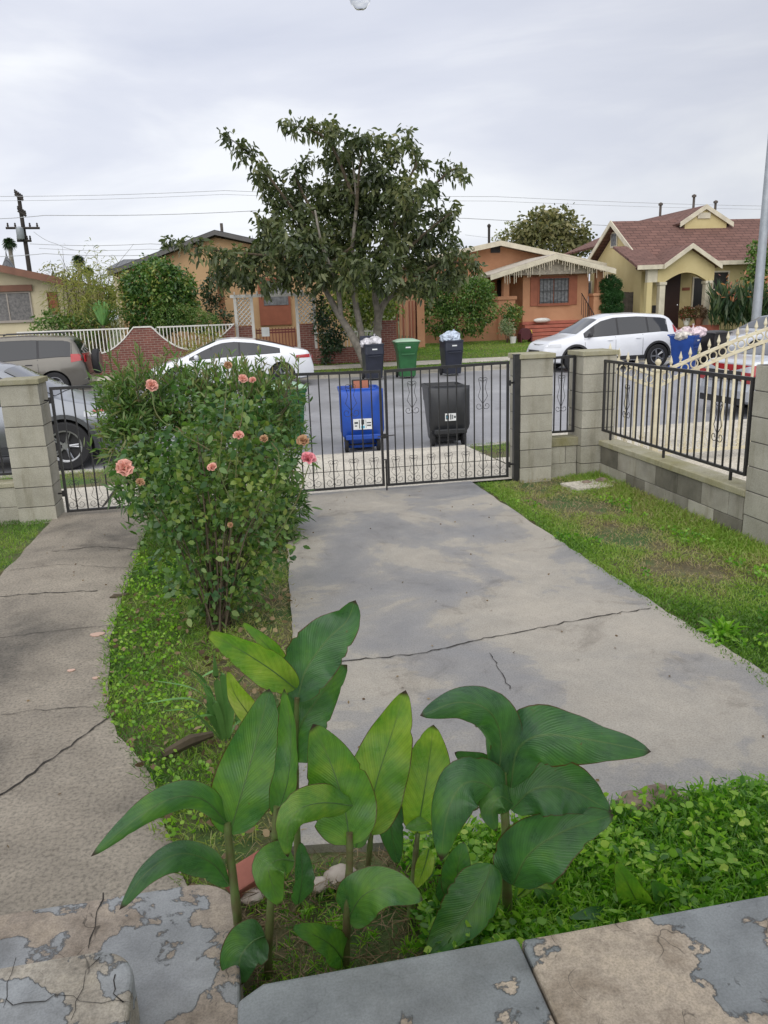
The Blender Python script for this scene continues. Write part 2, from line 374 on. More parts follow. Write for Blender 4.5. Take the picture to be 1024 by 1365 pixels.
# ---------------------------------------------------------------- porch: ledge slabs, steps
def rounded(x0, x1, y0, y1, r, n=8):  # rounded far-right corner
    p = [(x0, y0), (x1, y0), (x1, y1-r)]
    p += [(x1-r+r*cos(PI/2*i/n), y1-r+r*sin(PI/2*i/n)) for i in range(1, n)]
    return p+[(x1-r, y1), (x0, y1)]
def bevel_slab(name, poly, z0, z1, mat, bev=.014):
    mb = MB(); mb.prism(poly, z0, z1, 'z'); o = struct(name, mb, mat)
    md = o.modifiers.new('b', 'BEVEL'); md.width = bev; md.segments = 3; md.limit_method = 'ANGLE'; md.angle_limit = rad(50); return o
bevel_slab('porch_floor', [(-.135, -2.5), (.612, -2.5), (.612, 1.64), (-.07, 1.64), (-.135, 1.6)], -.1, .3, m_ledge)
bevel_slab('porch_floor', [(.618, -2.5), (4.5, -2.5), (4.5, 1.63), (.618, 1.63)], -.1, .3, m_ledge2)
bevel_slab('porch_step', rounded(-5, -.4, -2.5, 1.84, .12), -.1, .302, m_step2)
bevel_slab('porch_landing', rounded(-5, -.14, -2.4, 2.23, .16), -.1, .15, m_step)
ck = MB(); q = crack([tuple(at(a, b, .15).xy) for a, b in [(140, 1190), (128, 1225), (118, 1265)]], .004, .1525, .006); ck.add(q.v, q.f)
for L, w in (([(0, 1335), (55, 1338), (95, 1330), (130, 1335), (175, 1338)], .006), ([(128, 1275), (120, 1300), (108, 1330), (95, 1362)], .006), ([(25, 1280), (15, 1310), (5, 1345)], .005), ([(150, 1300), (152, 1320), (165, 1338)], .008)):
    q = crack([tuple(at(a, b, .3).xy) for a, b in L], w*.35, .3045, .016); ck.add(q.v, q.f)
struct('step_cracks', ck, MATS['crack_dirt'])
# porch roof above and behind the viewer shades the ledge
m_white = M('white_trim_paint', (.75, .74, .70), .5, (.62, .61, .57), 2)
pr = T('porch_roof', 'painted porch roof overhead that shades the near ledge', 'porch roof', (0, .2, 2.6))
mb = MB(); mb.box(-4, 4.5, -2.5, .60, 2.62, 2.74); mb.build('roof_deck', m_white, pr)
mb = MB(); mb.box(-4, 4.5, .603, .65, 2.50, 2.76); mb.build('fascia', m_white, pr)
for x in (-3.9, 4.3):
    mb = MB(); mb.box(x, x+.12, .45, .57, 0.0 if x < 0 else .302, 2.618); mb.build('post', m_white, pr)
bd = T('glass_bead', 'clear glass bead hanging on a thread from the porch roof edge', 'glass ornament', tuple(aT(480, -5, .63)))
p = aT(480, -5, .63); mb = MB(); mb.lathe([(.0085*a, .0085*b_) for a, b_ in ((.03, -1.05), (.45, -.95), (.8, -.6), (1, 0), (.8, .6), (.45, .95), (.03, 1.05))], 20, Matrix.Translation(p)); mb.build('bead', M('clear_glass', (.9, .92, .93), .02, trans=1, ior=1.45), bd, True)
mb = MB(); mb.tube([p+Vector((0, 0, .0089)), (p.x, p.y, 2.503)], .0005, 5); mb.build('thread', M('thread', (.3, .3, .3), .6), bd)
# ================================================================ block pillars and low walls
def block_mat(name, c1, c2, stain=.5):
    m, n, b, out = nt(name); v = coords(n)
    f = noise(n, v, 3.2, 6, .6); f2 = noise(n, v, 140, 3, .7); 
    oi = N(n, 'ShaderNodeObjectInfo').outputs['Random']
    c = ramp(n, f, [(.3, c2), (.6, c1)]); c = mix(n, 1.0, c, ramp(n, oi, [(0, .88), (1, 1.10)]), 'MULTIPLY')
    mpz = N(n, 'ShaderNodeMapping'); mpz.inputs['Scale'].default_value = (9, 9, 1.2); n.links.new(v, mpz.inputs[0]); c = mix(n, .7, c, ramp(n, noise(n, mpz.outputs[0], 1.0, 5, .65), [(.30, (.60, .57, .48)), (.45, (.95, .94, .9)), (.7, (1.06, 1.06, 1.06))]), 'MULTIPLY')
    c = mix(n, stain, c, ramp(n, f2, [(.35, .6), (.62, 1.2)]), 'MULTIPLY')
    n.links.new(c, b.inputs['Base Color']); b.inputs['Roughness'].default_value = .9; bump(n, b, f2, .5, .004); return m
m_blk = block_mat('tan_concrete_block', (.44, .42, .355), (.33, .315, .26))
m_blk_grey = block_mat('grey_weathered_block', (.36, .34, .29), (.22, .205, .17))
m_blk_dark = block_mat('damp_dark_block', (.20, .185, .15), (.10, .095, .075))
m_cap = block_mat('mossy_cap', (.36, .34, .25), (.26, .24, .12), .6)
m_mort = M('mortar', (.17, .16, .14), .95, (.10, .095, .085))
def pillar(x, y, w, d, courses, h, label, capmat=m_cap, z0=-.05, ch=.203, cap=True):
    t = T('block_pillar', label, 'pillar', (x, y, 0), group='concrete block gate pillars')
    core = MB(); core.box(x-w/2+.006, x+w/2-.006, y-d/2+.006, y+d/2-.006, z0, courses*ch+z0); core.build('mortar_core', m_mort, t)
    for i in range(courses):
        b = MB(); j = random.uniform(-.003, .003)
        b.box(x-w/2+j, x+w/2+j, y-d/2, y+d/2, z0+i*ch+.005, z0+(i+1)*ch-.004, bev=.004); b.build('block', m_blk, t)
    if cap: b = MB(); zt = z0+courses*ch; b.box(x-w/2-.02, x+w/2+.02, y-d/2-.02, y+d/2+.02, zt+.002, zt+.055, bev=.008); b.build('cap', capmat, t)
    return t
# positions read off the ground line
PLx = at(57, 690).x; PMx = (at(690, 637).x+at(732, 633).x)/2; P2x = (at(772, 628).x+at(820, 628).x)/2
# ================================================================ pillars, low walls and black ironwork of the yard
m_iron = M('black_iron_paint', (.018, .018, .02), .38, (.03, .028, .028), 12, bs=60, bstr=.1)
pillar(PLx, 8.22, .36, .36, 7, 0, 'tan block pillar with mossy cap left of the narrow walkway gate')
pillar(3.22, 8.36, .38, .36, 7, 0, 'tan block pillar with mossy cap at the right end of the driveway gate')
pillar(3.96, 8.36, .40, .38, 7, 0, 'tan block corner pillar where the short panel meets the side wall')
pillar(4.19, 5.32, .40, .40, 7, 0, 'tan block pillar at the right edge, near end of the side wall', z0=.01, cap=False)
def blockwall(name, label, x0, x1, y0, y1, courses, h, along='x', bl=.40, group=None, dark=0, top=.05, z0=-.05):
    t = T(name, label, 'wall', ((x0+x1)/2, (y0+y1)/2, 0), group=group)
    core = MB(); core.box(x0+.008, x1-.008, y0+.008, y1-.008, z0, z0+courses*.203-.002); core.build('mortar_core', m_mort, t)
    for i in range(courses):
        a, b = (x0, x1) if along == 'x' else (y0, y1); p = a-(bl/2 if i % 2 else 0)
        while p < b-.01:
            s, e = max(p, a), min(p+bl, b); p += bl
            if e-s < .05: continue
            m = MB(); z = z0+i*.203
            if along == 'x': m.box(s+.003, e-.003, y0, y1, z+.003, z+.200, bev=.004)
            else: m.box(x0, x1, s+.003, e-.003, z+.003, z+.200, bev=.004)
            r = random.random(); mt = m_blk_dark if r < dark else (m_blk_grey if r < .35+dark else m_blk)
            if not dark: mt = m_blk if r < .7 else m_blk_grey
            m.build('block', mt, t)
    m = MB(); z = z0+courses*.203; m.box(x0-.015, x1+.015, y0-.015, y1+.015, z+.002, z+top, bev=.008); m.build('coping', m_cap, t)
    return t
blockwall('block_wall', 'low tan block wall under the iron panel left of the narrow gate', -7.5, PLx-.185, 8.12, 8.30, 2, 0)
blockwall('block_wall', 'short stub of block wall between the two middle pillars', 3.415, 3.755, 8.27, 8.45, 2, 0, top=.10)
random.seed(21)
blockwall('block_wall', 'stained low block wall along the right side of the yard', 3.99, 4.19, 5.53, 8.165, 2, 0, along='y', dark=.32, top=.06)
def vbar(mb, x, y, z0, z1, r=.0065): mb.box(x-r, x+r, y-r, y+r, z0, z1)
def spiral(cx, cz, r0, a0, turns, sgn, n=16):
    return [(cx+sgn*r0*(1-.72*i/n)*cos(a0+turns*2*PI*i/n), cz+r0*(1-.72*i/n)*sin(a0+turns*2*PI*i/n)) for i in range(n+1)]
def lyre(mb, cx, y, z0, h, w, r=.0028, along='x', flip=False):
    """pair of C/S scrolls round one baluster, narrow at the top"""
    for sg in (-1, 1):
        sp = []
        n = 14
        # bottom spiral
        R_ = w*.26
        bot = [(sg*(w*.24)+sg*R_*(.25+.75*i/n)*cos(-PI*.2+2.4*PI*(1-i/n)+PI), z0+R_+R_*(.25+.75*i/n)*sin(-PI*.2+2.4*PI*(1-i/n)+PI)) for i in range(n+1)]
        Rt = w*.15
        top = [(sg*(w*.13)+sg*Rt*(1-.72*i/n)*cos(PI*.1+2.1*PI*i/n), z0+h-Rt+Rt*(1-.72*i/n)*sin(PI*.1+2.1*PI*i/n)) for i in range(n+1)]
        path = bot+[(sg*w*.30, z0+h*.42), (sg*w*.15, z0+h*.66)]+top
        if flip: path = [(a, 2*z0+h-b) for a, b in path]
        pts = [(cx+a, y, b) if along == 'x' else (y, cx+a, b) for a, b in path]
        mb.tube(pts, r, 5)
    for zz in (z0+h*.12, z0+h*.86):
        p = (cx, y, zz) if along == 'x' else (y, cx, zz); mb.blob(p, .013, 1, 0)
def gate(name, label, x0, x1, y, zb, ztL, ztR, nb, scrolls, low, cat='gate', post='both', group=None, flipsc=False):
    t = T(name, label, cat, ((x0+x1)/2, y, 0), group=group)
    zt = lambda x: ztL+(ztR-ztL)*(x-x0)/(x1-x0)
    f = MB(); f.box(x0, x1, y-.012, y+.012, zb, zb+.025)
    f.add([(x0, y-.013, zt(x0)-.03), (x1, y-.013, zt(x1)-.03), (x1, y-.013, zt(x1)), (x0, y-.013, zt(x0)), (x0, y+.013, zt(x0)-.03), (x1, y+.013, zt(x1)-.03), (x1, y+.013, zt(x1)), (x0, y+.013, zt(x0))],
          [(0,1,2,3),(7,6,5,4),(0,4,5,1),(3,2,6,7),(0,3,7,4),(1,5,6,2)])
    f.box(x0, x0+.026, y-.013, y+.013, zb, zt(x0)-.031); f.box(x1-.026, x1, y-.013, y+.013, zb, zt(x1)-.031)
    f.build('frame', m_iron, t)
    d = (x1-x0)/nb
    for i in range(1, nb):
        b = MB(); x = x0+i*d; vbar(b, x, y, zb+.025, zt(x)-.03, .0065)
        b.build('baluster', m_iron, t)
    for i in low:
        b = MB(); lyre(b, x0+i*d, y, zb+.03, .30, d*1.75, .0025); b.build('scroll', m_iron, t)
    for i in scrolls:
        b = MB(); lyre(b, x0+i*d, y, zb+.78, .36, d*1.8, .003); b.build('scroll', m_iron, t)
    return t
gx = [at(515, 658).x, at(682, 648).x]
y_g = 8.2
gR = gate('driveway_gate_leaf', 'right leaf of the black iron driveway gate, hinged by the block pillar', 1.50, 2.90, y_g, .06, 1.33, 1.36, 14, (3, 11), (1, 3, 5, 7, 9, 11, 13), group='leaves of the driveway gate')
gL = gate('driveway_gate_leaf', 'left leaf of the black iron driveway gate, half behind the rose bush', -.10, 1.47, y_g+.02, .06, 1.35, 1.33, 14, (3, 11), (1, 3, 5, 7, 9, 11, 13), group='leaves of the driveway gate')
b = MB(); b.tube([(1.485, y_g-.02, -.03), (1.485, y_g-.02, .35)], .009, 8); b.tube([(1.485, y_g-.02, .35), (1.485, y_g-.06, .37), (1.43, y_g-.06, .37)], .007, 8); b.build('drop_bolt', m_iron, gL)
b = MB(); b.tube([(1.40, y_g-.03, .62), (1.60, y_g-.03, .63)], .006, 8); b.box(1.46, 1.5, y_g-.045, y_g-.02, .6, .65); b.build('latch', m_iron, gR)
for z in (.2, 1.12):
    b = MB(); b.tube([(2.90, y_g, z), (3.03, y_g+.05, z)], .010, 8); b.lathe([(.016, -.03), (.016, .03)], 10, Matrix.Translation((2.91, y_g, z))); b.build('hinge', m_iron, gR)
t = T('gate_post', 'thick black steel post between the gate leaf and the block pillar', 'post', (2.985, y_g, 0)); b = MB(); b.box(2.955, 3.02, y_g-.03, y_g+.035, -.05, 1.42, bev=.004); b.build('post_tube', m_iron, t)
b = MB(); b.box(2.95, 3.025, y_g-.035, y_g+.04, 1.421, 1.43); b.build('post_cap', m_iron, t)
gN = gate('walkway_gate', 'narrow black iron gate across the walkway beside the left pillar', -1.875, -.93, 8.15, .05, 1.33, 1.33, 9, (5,), (1, 3, 5, 7), 'gate')
for z in (.25, 1.2):
    b = MB(); b.tube([(-1.875, 8.15, z), (-1.94, 8.17, z)], .009, 8); b.lathe([(.015, -.03), (.015, .03)], 10, Matrix.Translation((-1.885, 8.15, z))); b.build('hinge', m_iron, gN)
tL = gate('iron_fence_panel', 'black iron fence panel on the low wall at the far left', -4.6, PLx-.19, 8.21, .47, 1.28, 1.28, 20, (), (), 'fence panel')
tS = gate('iron_fence_panel', 'small black iron panel with one scroll between two block pillars', 3.42, 3.75, 8.36, .50, 1.37, 1.38, 4, (), (), 'fence panel')
b = MB(); lyre(b, 3.585, 8.36, .74, .42, .155, .003); b.build('scroll', m_iron, tS)
# side panel runs along Y on the right wall
t = T('iron_fence_panel', 'long black iron fence panel on the stained wall along the right side', 'fence panel', (4.0, 6.85, 0))
Y0, Y1, X = 5.53, 8.12, 3.99; zb = lambda y: .535; zt = lambda y: 1.315
f = MB(); f.box(X-.012, X+.012, Y0, Y1, .53, .555); f.box(X-.014, X+.014, Y0, Y1, 1.30, 1.33); f.box(X-.012, X+.012, Y0, Y0+.025, .556, 1.299); f.box(X-.012, X+.012, Y1-.025, Y1, .556, 1.299); f.build('frame', m_iron, t)
nb = 24; d = (Y1-Y0)/nb
for i in range(1, nb):
    b = MB(); vbar(b, X, Y0+i*d, .555, 1.30, .0065); b.build('baluster', m_iron, t)
for i in (4, 19):
    b = MB(); lyre(b, Y0+i*d, X, .74, .36, .19, .0035, along='y'); b.build('scroll', m_iron, t)
for y in (Y0+.2, Y1-.2, 6.8):
    b = MB(); b.box(X-.01, X+.01, y-.01, y+.01, .455, .5298); b.build('foot', m_iron, t)
# ---------------------------------------------------------------- cream ornate gate of the next drive
m_cream = M('cream_gate_paint', (.72, .67, .50), .45, (.55, .48, .33), 5)
cy = 8.62
def spear(mb, x, z, s=1.0):
    mb.lathe([(.006*s, 0), (.016*s, .01*s), (.008*s, .022*s), (.022*s, .055*s), (.014*s, .09*s), (.001, .135*s)], 8, Matrix.Translation((x, cy, z)))
pp = aT(877, 495, cy); p0 = aT(800, 462, cy); pr_ = aT(1024, 443, cy); zpost = pp.z
t = T('ornate_gate_post', 'cream gate post with a ball finial in the neighbouring driveway gate', 'post', (pp.x, cy, 0))
b = MB(); b.box(pp.x-.04, pp.x+.04, cy-.04, cy+.04, -.05, zpost, bev=.005); b.build('post_tube', m_cream, t)
b = MB(); b.box(pp.x-.055, pp.x+.055, cy-.055, cy+.055, zpost+.001, zpost+.03, bev=.006); b.lathe([(.045, .03), (.02, .05), (.018, .07), (.034, .095), (.036, .115), (.022, .14), (.001, .15)], 14, Matrix.Translation((pp.x, cy, zpost))); b.build('finial', m_cream, t)
def arched(name, label, xa, za, xb, zb_, bow, n, group):
    t = T(name, label, 'gate', ((xa+xb)/2, cy, 0), group=group)
    top = lambda x: za+(zb_-za)*(x-xa)/(xb-xa)+bow*4*((x-xa)/(xb-xa))*(1-(x-xa)/(xb-xa))
    X_ = [xa+(xb-xa)*i/24 for i in range(25)]
    for k, off in enumerate((0, -.145)):
        b = MB()
        rows = [[(x, cy-.016, top(x)+off-.018), (x, cy-.016, top(x)+off+.018), (x, cy+.016, top(x)+off+.018), (x, cy+.016, top(x)+off-.018), (x, cy-.016, top(x)+off-.018)] for x in X_]
        b.grid(rows); b.f += [(0, 1, 2, 3), tuple(len(b.v)-5+j for j in (3, 2, 1, 0))]; b.build('rail', m_cream, t)
    b = MB(); b.box(xa, xb, cy-.016, cy+.016, .10, .14); b.build('rail', m_cream, t)
    d = (xb-xa)/n
    for i in range(1, n):
        x = xa+i*d
        b = MB(); b.box(x-.015, x+.015, cy-.006, cy+.006, .14, top(x)-.165); b.build('bar', m_cream, t)
        b = MB(); spear(b, x, top(x)+.016); b.build('spearhead', m_cream, t)
    for i in range(n):
        x = xa+(i+.5)*d; z = top(x)-.0725
        b = MB(); b.tube([(x+.048*cos(a), cy, z+.048*sin(a)) for a in [2*PI*k/18 for k in range(19)]], .0085, 6, False); b.build('ring', m_cream, t)
    for i in range(0, n-1, 2):
        b = MB(); lyre(b, xa+(i+1)*d, cy-.004, .15, .22, d*1.5, .005); b.build('scroll', m_cream, t)
    return t
arched('ornate_gate_leaf', 'cream iron gate leaf with rings and spearheads rising towards the right edge', pp.x+.045, zpost-.02, pr_.x+1.3, pr_.z+.33, .08, 22, 'leaves of the cream ornate gate')
arched('ornate_gate_leaf', 'short cream iron gate leaf behind the long black side panel', 4.18, 1.40, pp.x-.045, zpost-.03, -.03, 6, 'leaves of the cream ornate gate')
# ================================================================ wheelie bins
m_tyre = M('rubber', (.02, .02, .022), .8)
def label_marks(t_parent, x, y, z, w, h, mats, marks):
    mb = MB(); mb.box(x-w/2, x+w/2, y-.003, y, z-h/2, z+h/2); s = mb.build('sticker', mats[0], t_parent)
    for (a, b_, c, d_, k) in marks:
        mm = MB(); mm.box(x-w/2+a*w, x-w/2+b_*w, y-.0045, y-.0031, z-h/2+c*h, z-h/2+d_*h); mm.build('print', mats[k], s)
    return s
m_stick = M('sticker_white', (.78, .8, .8), .5); m_ink = M('sticker_ink', (.04, .05, .06), .5); m_sky = M('sticker_blue', (.10, .42, .60), .5)
def bin_(label, pos, rz, col, open_lid=True, fill=None, W=.62, D=.74, Hh=1.05, name='wheelie_bin', group='wheeled refuse bins', sticker=None, logo=None, lid_up=False, lidcol=None, ribs=True):
    t = T(name, label, 'trash bin', pos, group=group, local=True, rz=rz)
    key = 'bin_%s' % '_'.join('%.2f' % c for c in col)
    m = M(key, col, .38, tuple(x*.75 for x in col), 4, bs=30, bstr=.08)
    # tapering hollow tub. front faces -y, wheels/hinge at +y.  pos = ground point; caller turns it
    def ring(z, w, d, r=.06, yo=0):
        p = []
        for cx, cy_, a0 in ((w/2-r, d/2-r, 0), (-w/2+r, d/2-r, PI/2), (-w/2+r, -d/2+r, PI), (w/2-r, -d/2+r, 1.5*PI)):
            for k in range(5): a = a0+PI/2*k/4; p.append((cx+r*cos(a), cy_+r*sin(a)+yo, z))
        return p
    lv = [(.06, .47, .52, .03), (.10, .49, .54, .03), (Hh*.68, .575, .66, .01), (Hh*.69, .59, .68, .01), (Hh*.90, W-.03, D-.03, 0), (Hh*.905, W, D, 0), (Hh*.955, W+.01, D+.01, 0), (Hh*.96, W-.05, D-.05, 0), (Hh*.6, .52, .6, .01), (.12, .44, .48, .03)]
    b = MB(); rows = [ring(z, w, d, .06, yo) for z, w, d, yo in lv]; rows = [r_+[r_[0]] for r_ in rows]; b.grid(rows)
    b.f.append(tuple(range(20))[::-1]); b.f.append(tuple(9*21+i for i in range(20)))
    body = b.build('tub', m, t, True)
    b = MB()
    for x in (-.16, 0, .16): b.box(x-.012, x+.012, -D/2+.012+.05, -D/2+.10, .2, Hh*.55)
    for sx in (-1, 1):
        w = MB(); Mx = Matrix.Translation((sx*(.26), D/2-.07, .12)); w.lathe([(.03, -.03), (.115, -.028), (.12, -.015), (.12, .015), (.115, .028), (.03, .03)], 20, Mx, 'x'); wo = w.build('wheel', m_tyre, t, True)
        w = MB(); w.lathe([(.001, -.034), (.05, -.033), (.055, .033), (.001, .034)], 12, Mx, 'x'); w.build('hub', m, wo, True)
    b = MB(); b.tube([(-.26, D/2-.07, .12), (.26, D/2-.07, .12)], .012, 8); b.build('axle', m_tyre, t)
    b = MB(); b.tube([(-.24, D/2-.02, Hh*.93), (-.24, D/2+.06, Hh*.97), (.24, D/2+.06, Hh*.97), (.24, D/2-.02, Hh*.93)], .016, 8); b.build('handle', m, t, True)
    ml = M(key+'lid', lidcol, .4) if lidcol else m
    if open_lid is True:    # lid swung right over, hanging down behind
        L = Hh*.74; b = MB(); rows = []
        for i in range(13):
            v = i/12; z = Hh*.97-v*L; bul = .10*sin(PI*min(1, v*1.05))**.6; w = (W+.04)*(1 if v < .82 else 1-.18*((v-.82)/.18)**2)
            rows.append([(x*w/2, D/2+.07+bul*(1-abs(x)**6), z) for x in (-1, -.96, -.85, -.5, 0, .5, .85, .96, 1)])
        b.grid(rows); lid = b.build('lid', ml, t, True); md = lid.modifiers.new('s', 'SOLIDIFY'); md.thickness = .02; md.offset = -1
        b = MB(); b.box(-W*.42, W*.42, D/2+.07+.07, D/2+.07+.118, Hh*.97-L-.008, Hh*.97-L+.07, bev=.015); b.build('lid_lip', m if not lidcol else ml, t)
        if sticker: label_marks(t, *sticker)
    elif open_lid == 'up':
        b = MB(); b.box(-W/2-.01, W/2+.01, D/2-.02, D/2+.03, Hh*.965, Hh*.965+.02, bev=.01); b.prism([(-W/2-.01, Hh*.985), (W/2+.01, Hh*.985), (W/2-.02, Hh*1.16), (-W/2+.02, Hh*1.16)], D/2+.02, D/2+.045, 'y'); b.build('lid', ml, t)
    else:
        b = MB(); rows = []
        for j in range(9):
            y = -D/2-.03+(D+.08)*j/8
            rows.append([(x*(W/2+.02), y, Hh*.965+.075*(1-abs(x)**4)*(1-abs(2*j/8-1)**4)) for x in (-1, -.9, -.6, -.2, .2, .6, .9, 1)])
        b.grid(rows); lid = b.build('lid', ml, t, True); md = lid.modifiers.new('s', 'SOLIDIFY'); md.thickness = .02; md.offset = 0
    if logo:
        yy = -D/2+.005
        mb = MB(); mb.box(-.075, .075, -D/2+.006, -D/2+.022, Hh*.80, Hh*.835); mb.build('print', m_stick, t)
        mb = MB(); mb.box(-.20, .20, -D/2-.012, -D/2+.03, Hh*.63, Hh*.655, bev=.008); mb.build('grip_bar', m, t)
    return t
def bag(label, pos, r, col, seed, name='rubbish_bag', group='bags of rubbish heaped in the bins', n=3):
    t = T(name, label, 'garbage bag', pos, group=group, local=True)
    m, nn, bb, out = nt('crumpled_plastic_%d' % seed); v = coords(nn); f = noise(nn, v, 7, 4, .7, .6)
    nn.links.new(ramp(nn, f, [(.38, tuple(x*.55 for x in col)), (.5, col), (.62, tuple(min(.9, x*1.25) for x in col))]), bb.inputs['Base Color']); bb.inputs['Roughness'].default_value = .3; bump(nn, bb, noise(nn, v, 18, 3, .7, 1.5), .8, .02)
    R_ = random.Random(seed); b = MB()
    for k in range(n): b.blob((R_.uniform(-.4, .4)*r[0], R_.uniform(-.4, .4)*r[1], R_.uniform(0, .35)*r[2]), (r[0]*R_.uniform(.5, .8), r[1]*R_.uniform(.5, .8), r[2]*R_.uniform(.6, .85)), 3, .15, seed+k)
    b.build('bag_skin', m, t, True)
    b = MB(); b.lathe([(.03, 0), (.012, .05), (.035, .11)], 9, Matrix.Translation((r[0]*.2, 0, r[2]*.85))); b.build('knot', m, t, True)
    return t
BLK = (.028, .03, .034); BLU = (.012, .075, .42); GRN = (.035, .16, .055); NVY = (.03, .035, .055)
# near kerb: hinge side and hanging lids face the yard
p = at(486, 602, ZS+.004)
bn1 = bin_('blue bin in the road by the near kerb, its lid hanging towards the gate', (p.x, p.y+.36, ZS+.004), PI+rad(-4), BLU, True, sticker=None, W=.66, D=.78)
p = at(600, 594, ZS+.004)
bn2 = bin_('open black bin in the road by the near kerb with its lid hanging down', (p.x, p.y+.38, ZS+.004), PI+rad(-3), BLK, True, W=.64, D=.78, Hh=1.02)
def sticker_on(t, z, w, h, marks, D=.78):
    # rests on the outside of the hanging lid (local +y side)
    y = D/2+.07+.10+.001
    mb = MB(); mb.box(-w/2, w/2, y, y+.004, z-h/2, z+h/2); s = mb.build('sticker', m_stick, t)
    for (a, b_, c, d_, k) in marks:
        mm = MB(); mm.box(w/2-a*w, w/2-b_*w, y+.0041, y+.006, z-h/2+c*h, z-h/2+d_*h); mm.build('print', [m_ink, m_sky][k], s)
sticker_on(bn1, .48, .30, .17, [(.06, .25, .55, .72, 0), (.08, .2, .3, .4, 0), (.42, .58, .45, .92, 0), (.40, .60, .1, .35, 1), (.72, .94, .55, .66, 0), (.72, .94, .3, .42, 0), (.3, .34, .1, .9, 0), (.66, .68, .1, .9, 0)])
sticker_on(bn2, .50, .19, .12, [(.08, .34, .2, .8, 0), (.14, .28, .35, .65, 1), (.45, .55, .15, .85, 0), (.62, .7, .2, .8, 0), (.78, .92, .35, .65, 0)])
# framed terracotta tray standing in the blue bin
q = bn1.location; t = T('framed_tray', 'black framed tray with two terracotta panels standing up out of the blue bin', 'tray', (q.x-.02, q.y-.37, 1.14+ZS), local=True, rz=rad(3))
mf = M('terracotta_panel', (.45, .17, .11), .7); b = MB(); b.box(-.14, .14, -.02, .02, -.5, .03, bev=.004); b.build('backing', m_iron, t)
for x in (-.068, .068): b = MB(); b.box(x-.05, x+.05, -.028, -.0203, -.2, .012, bev=.004); b.build('panel', mf, t)
p = at(384, 600, ZS+.004); bin_('green bin with a pale lid by the near kerb, behind the rose bush', (p.x+.02, p.y+.36, ZS+.004), rad(6), GRN, False, lidcol=(.34, .50, .36), W=.66, D=.78)
# far kerb
def fb(px, t_, label, col, rz=0, **k):
    s = aT(px, 480, t_).x; return bin_(label, (s, t_, sz(t_)+.004), rad(rz), col, **k)
f1 = fb(497, 23.4, 'dark bin with its lid up behind a white bag, by the tree trunk', NVY, 3, open_lid='up', logo=True, W=.60, D=.7, Hh=1.12)
f2 = fb(542, 23.4, 'green bin with closed lid standing across the road at the far kerb', GRN, -3, open_lid=False, logo=True, W=.72, D=.8, Hh=1.14, lidcol=(.03, .13, .05))
f3 = fb(602, 23.5, 'dark bin across the road heaped with a blue and white bag', NVY, 2, open_lid='none', logo=True, W=.60, D=.7, Hh=1.12)
for o in kids(f3):
    if o.name.startswith('lid'): bpy.data.objects.remove(o)
bag('white rubbish bag bulging from the dark bin before the tree trunk', (f1.location.x, 23.35, f1.location.z+1.06), (.36, .36, .22), (.62, .60, .63), 3)
bag('pale blue and white bag heaped on the dark bin beside the lawn', (f3.location.x, 23.45, f3.location.z+1.06), (.34, .36, .26), (.55, .62, .74), 5)
# right hand pair by the crossover
s = aT(913, 470, 21.4).x; f4 = bin_('blue bin overflowing with white rubbish behind the cream gate', (s, 21.4, sz(21.4)+.004), rad(38), (.015, .07, .33), open_lid='none', W=.66, D=.78, Hh=1.08, logo=True)
for o in kids(f4):
    if o.name.startswith('lid'): bpy.data.objects.remove(o)
bag('pinkish white bag on top of the overflowing blue bin', (s+.14, 21.4, f4.location.z+1.04), (.42, .38, .24), (.68, .55, .58), 8, n=4)
bag('pale crumpled bag at the left side of the overflowing blue bin', (s-.22, 21.3, f4.location.z+1.0), (.26, .3, .16), (.62, .58, .52), 9, n=3)
s = aT(951, 470, 21.9).x; bin_('black bin with closed lid right of the overflowing blue bin', (s, 21.9, sz(21.9)+.004), rad(10), (.025, .022, .022), open_lid=False, W=.62, D=.7, Hh=1.06)
# ================================================================ cars
m_glass = None
def glassmat():
    m, n, b, out = nt('tinted_car_glass'); b.inputs['Base Color'].default_value = (.018, .021, .026, 1); b.inputs['Roughness'].default_value = .05
    b.inputs['Coat Weight'].default_value = .25; return m
m_glass = glassmat()
m_dark = M('dark_plastic', (.03, .03, .033), .6); m_rim = M('alloy', (.45, .46, .48), .3, metal=.9); m_red = M('red_lamp', (.42, .015, .02), .15, coat=.6)
m_lamp = M('clear_lamp', (.55, .57, .6), .1, coat=.8); m_chrome = M('chrome', (.7, .7, .72), .15, metal=1)
def paint(name, col, metal=.3):
    m, n, b, out = nt(name); v = coords(n); f = noise(n, v, 1.2, 4, .6)
    n.links.new(ramp(n, f, [(.35, tuple(x*.9 for x in col)), (.65, col)]), b.inputs['Base Color']); b.inputs['Roughness'].default_value = .32; b.inputs['Metallic'].default_value = metal
    b.inputs['Coat Weight'].default_value = .7; b.inputs['Coat Roughness'].default_value = .08; return m
def interp(P, x):
    if x <= P[0][0]: return P[0][1]
    for (a, b), (c, d) in zip(P, P[1:]):
        if x <= c: return b+(d-b)*(x-a)/(c-a)
    return P[-1][1]
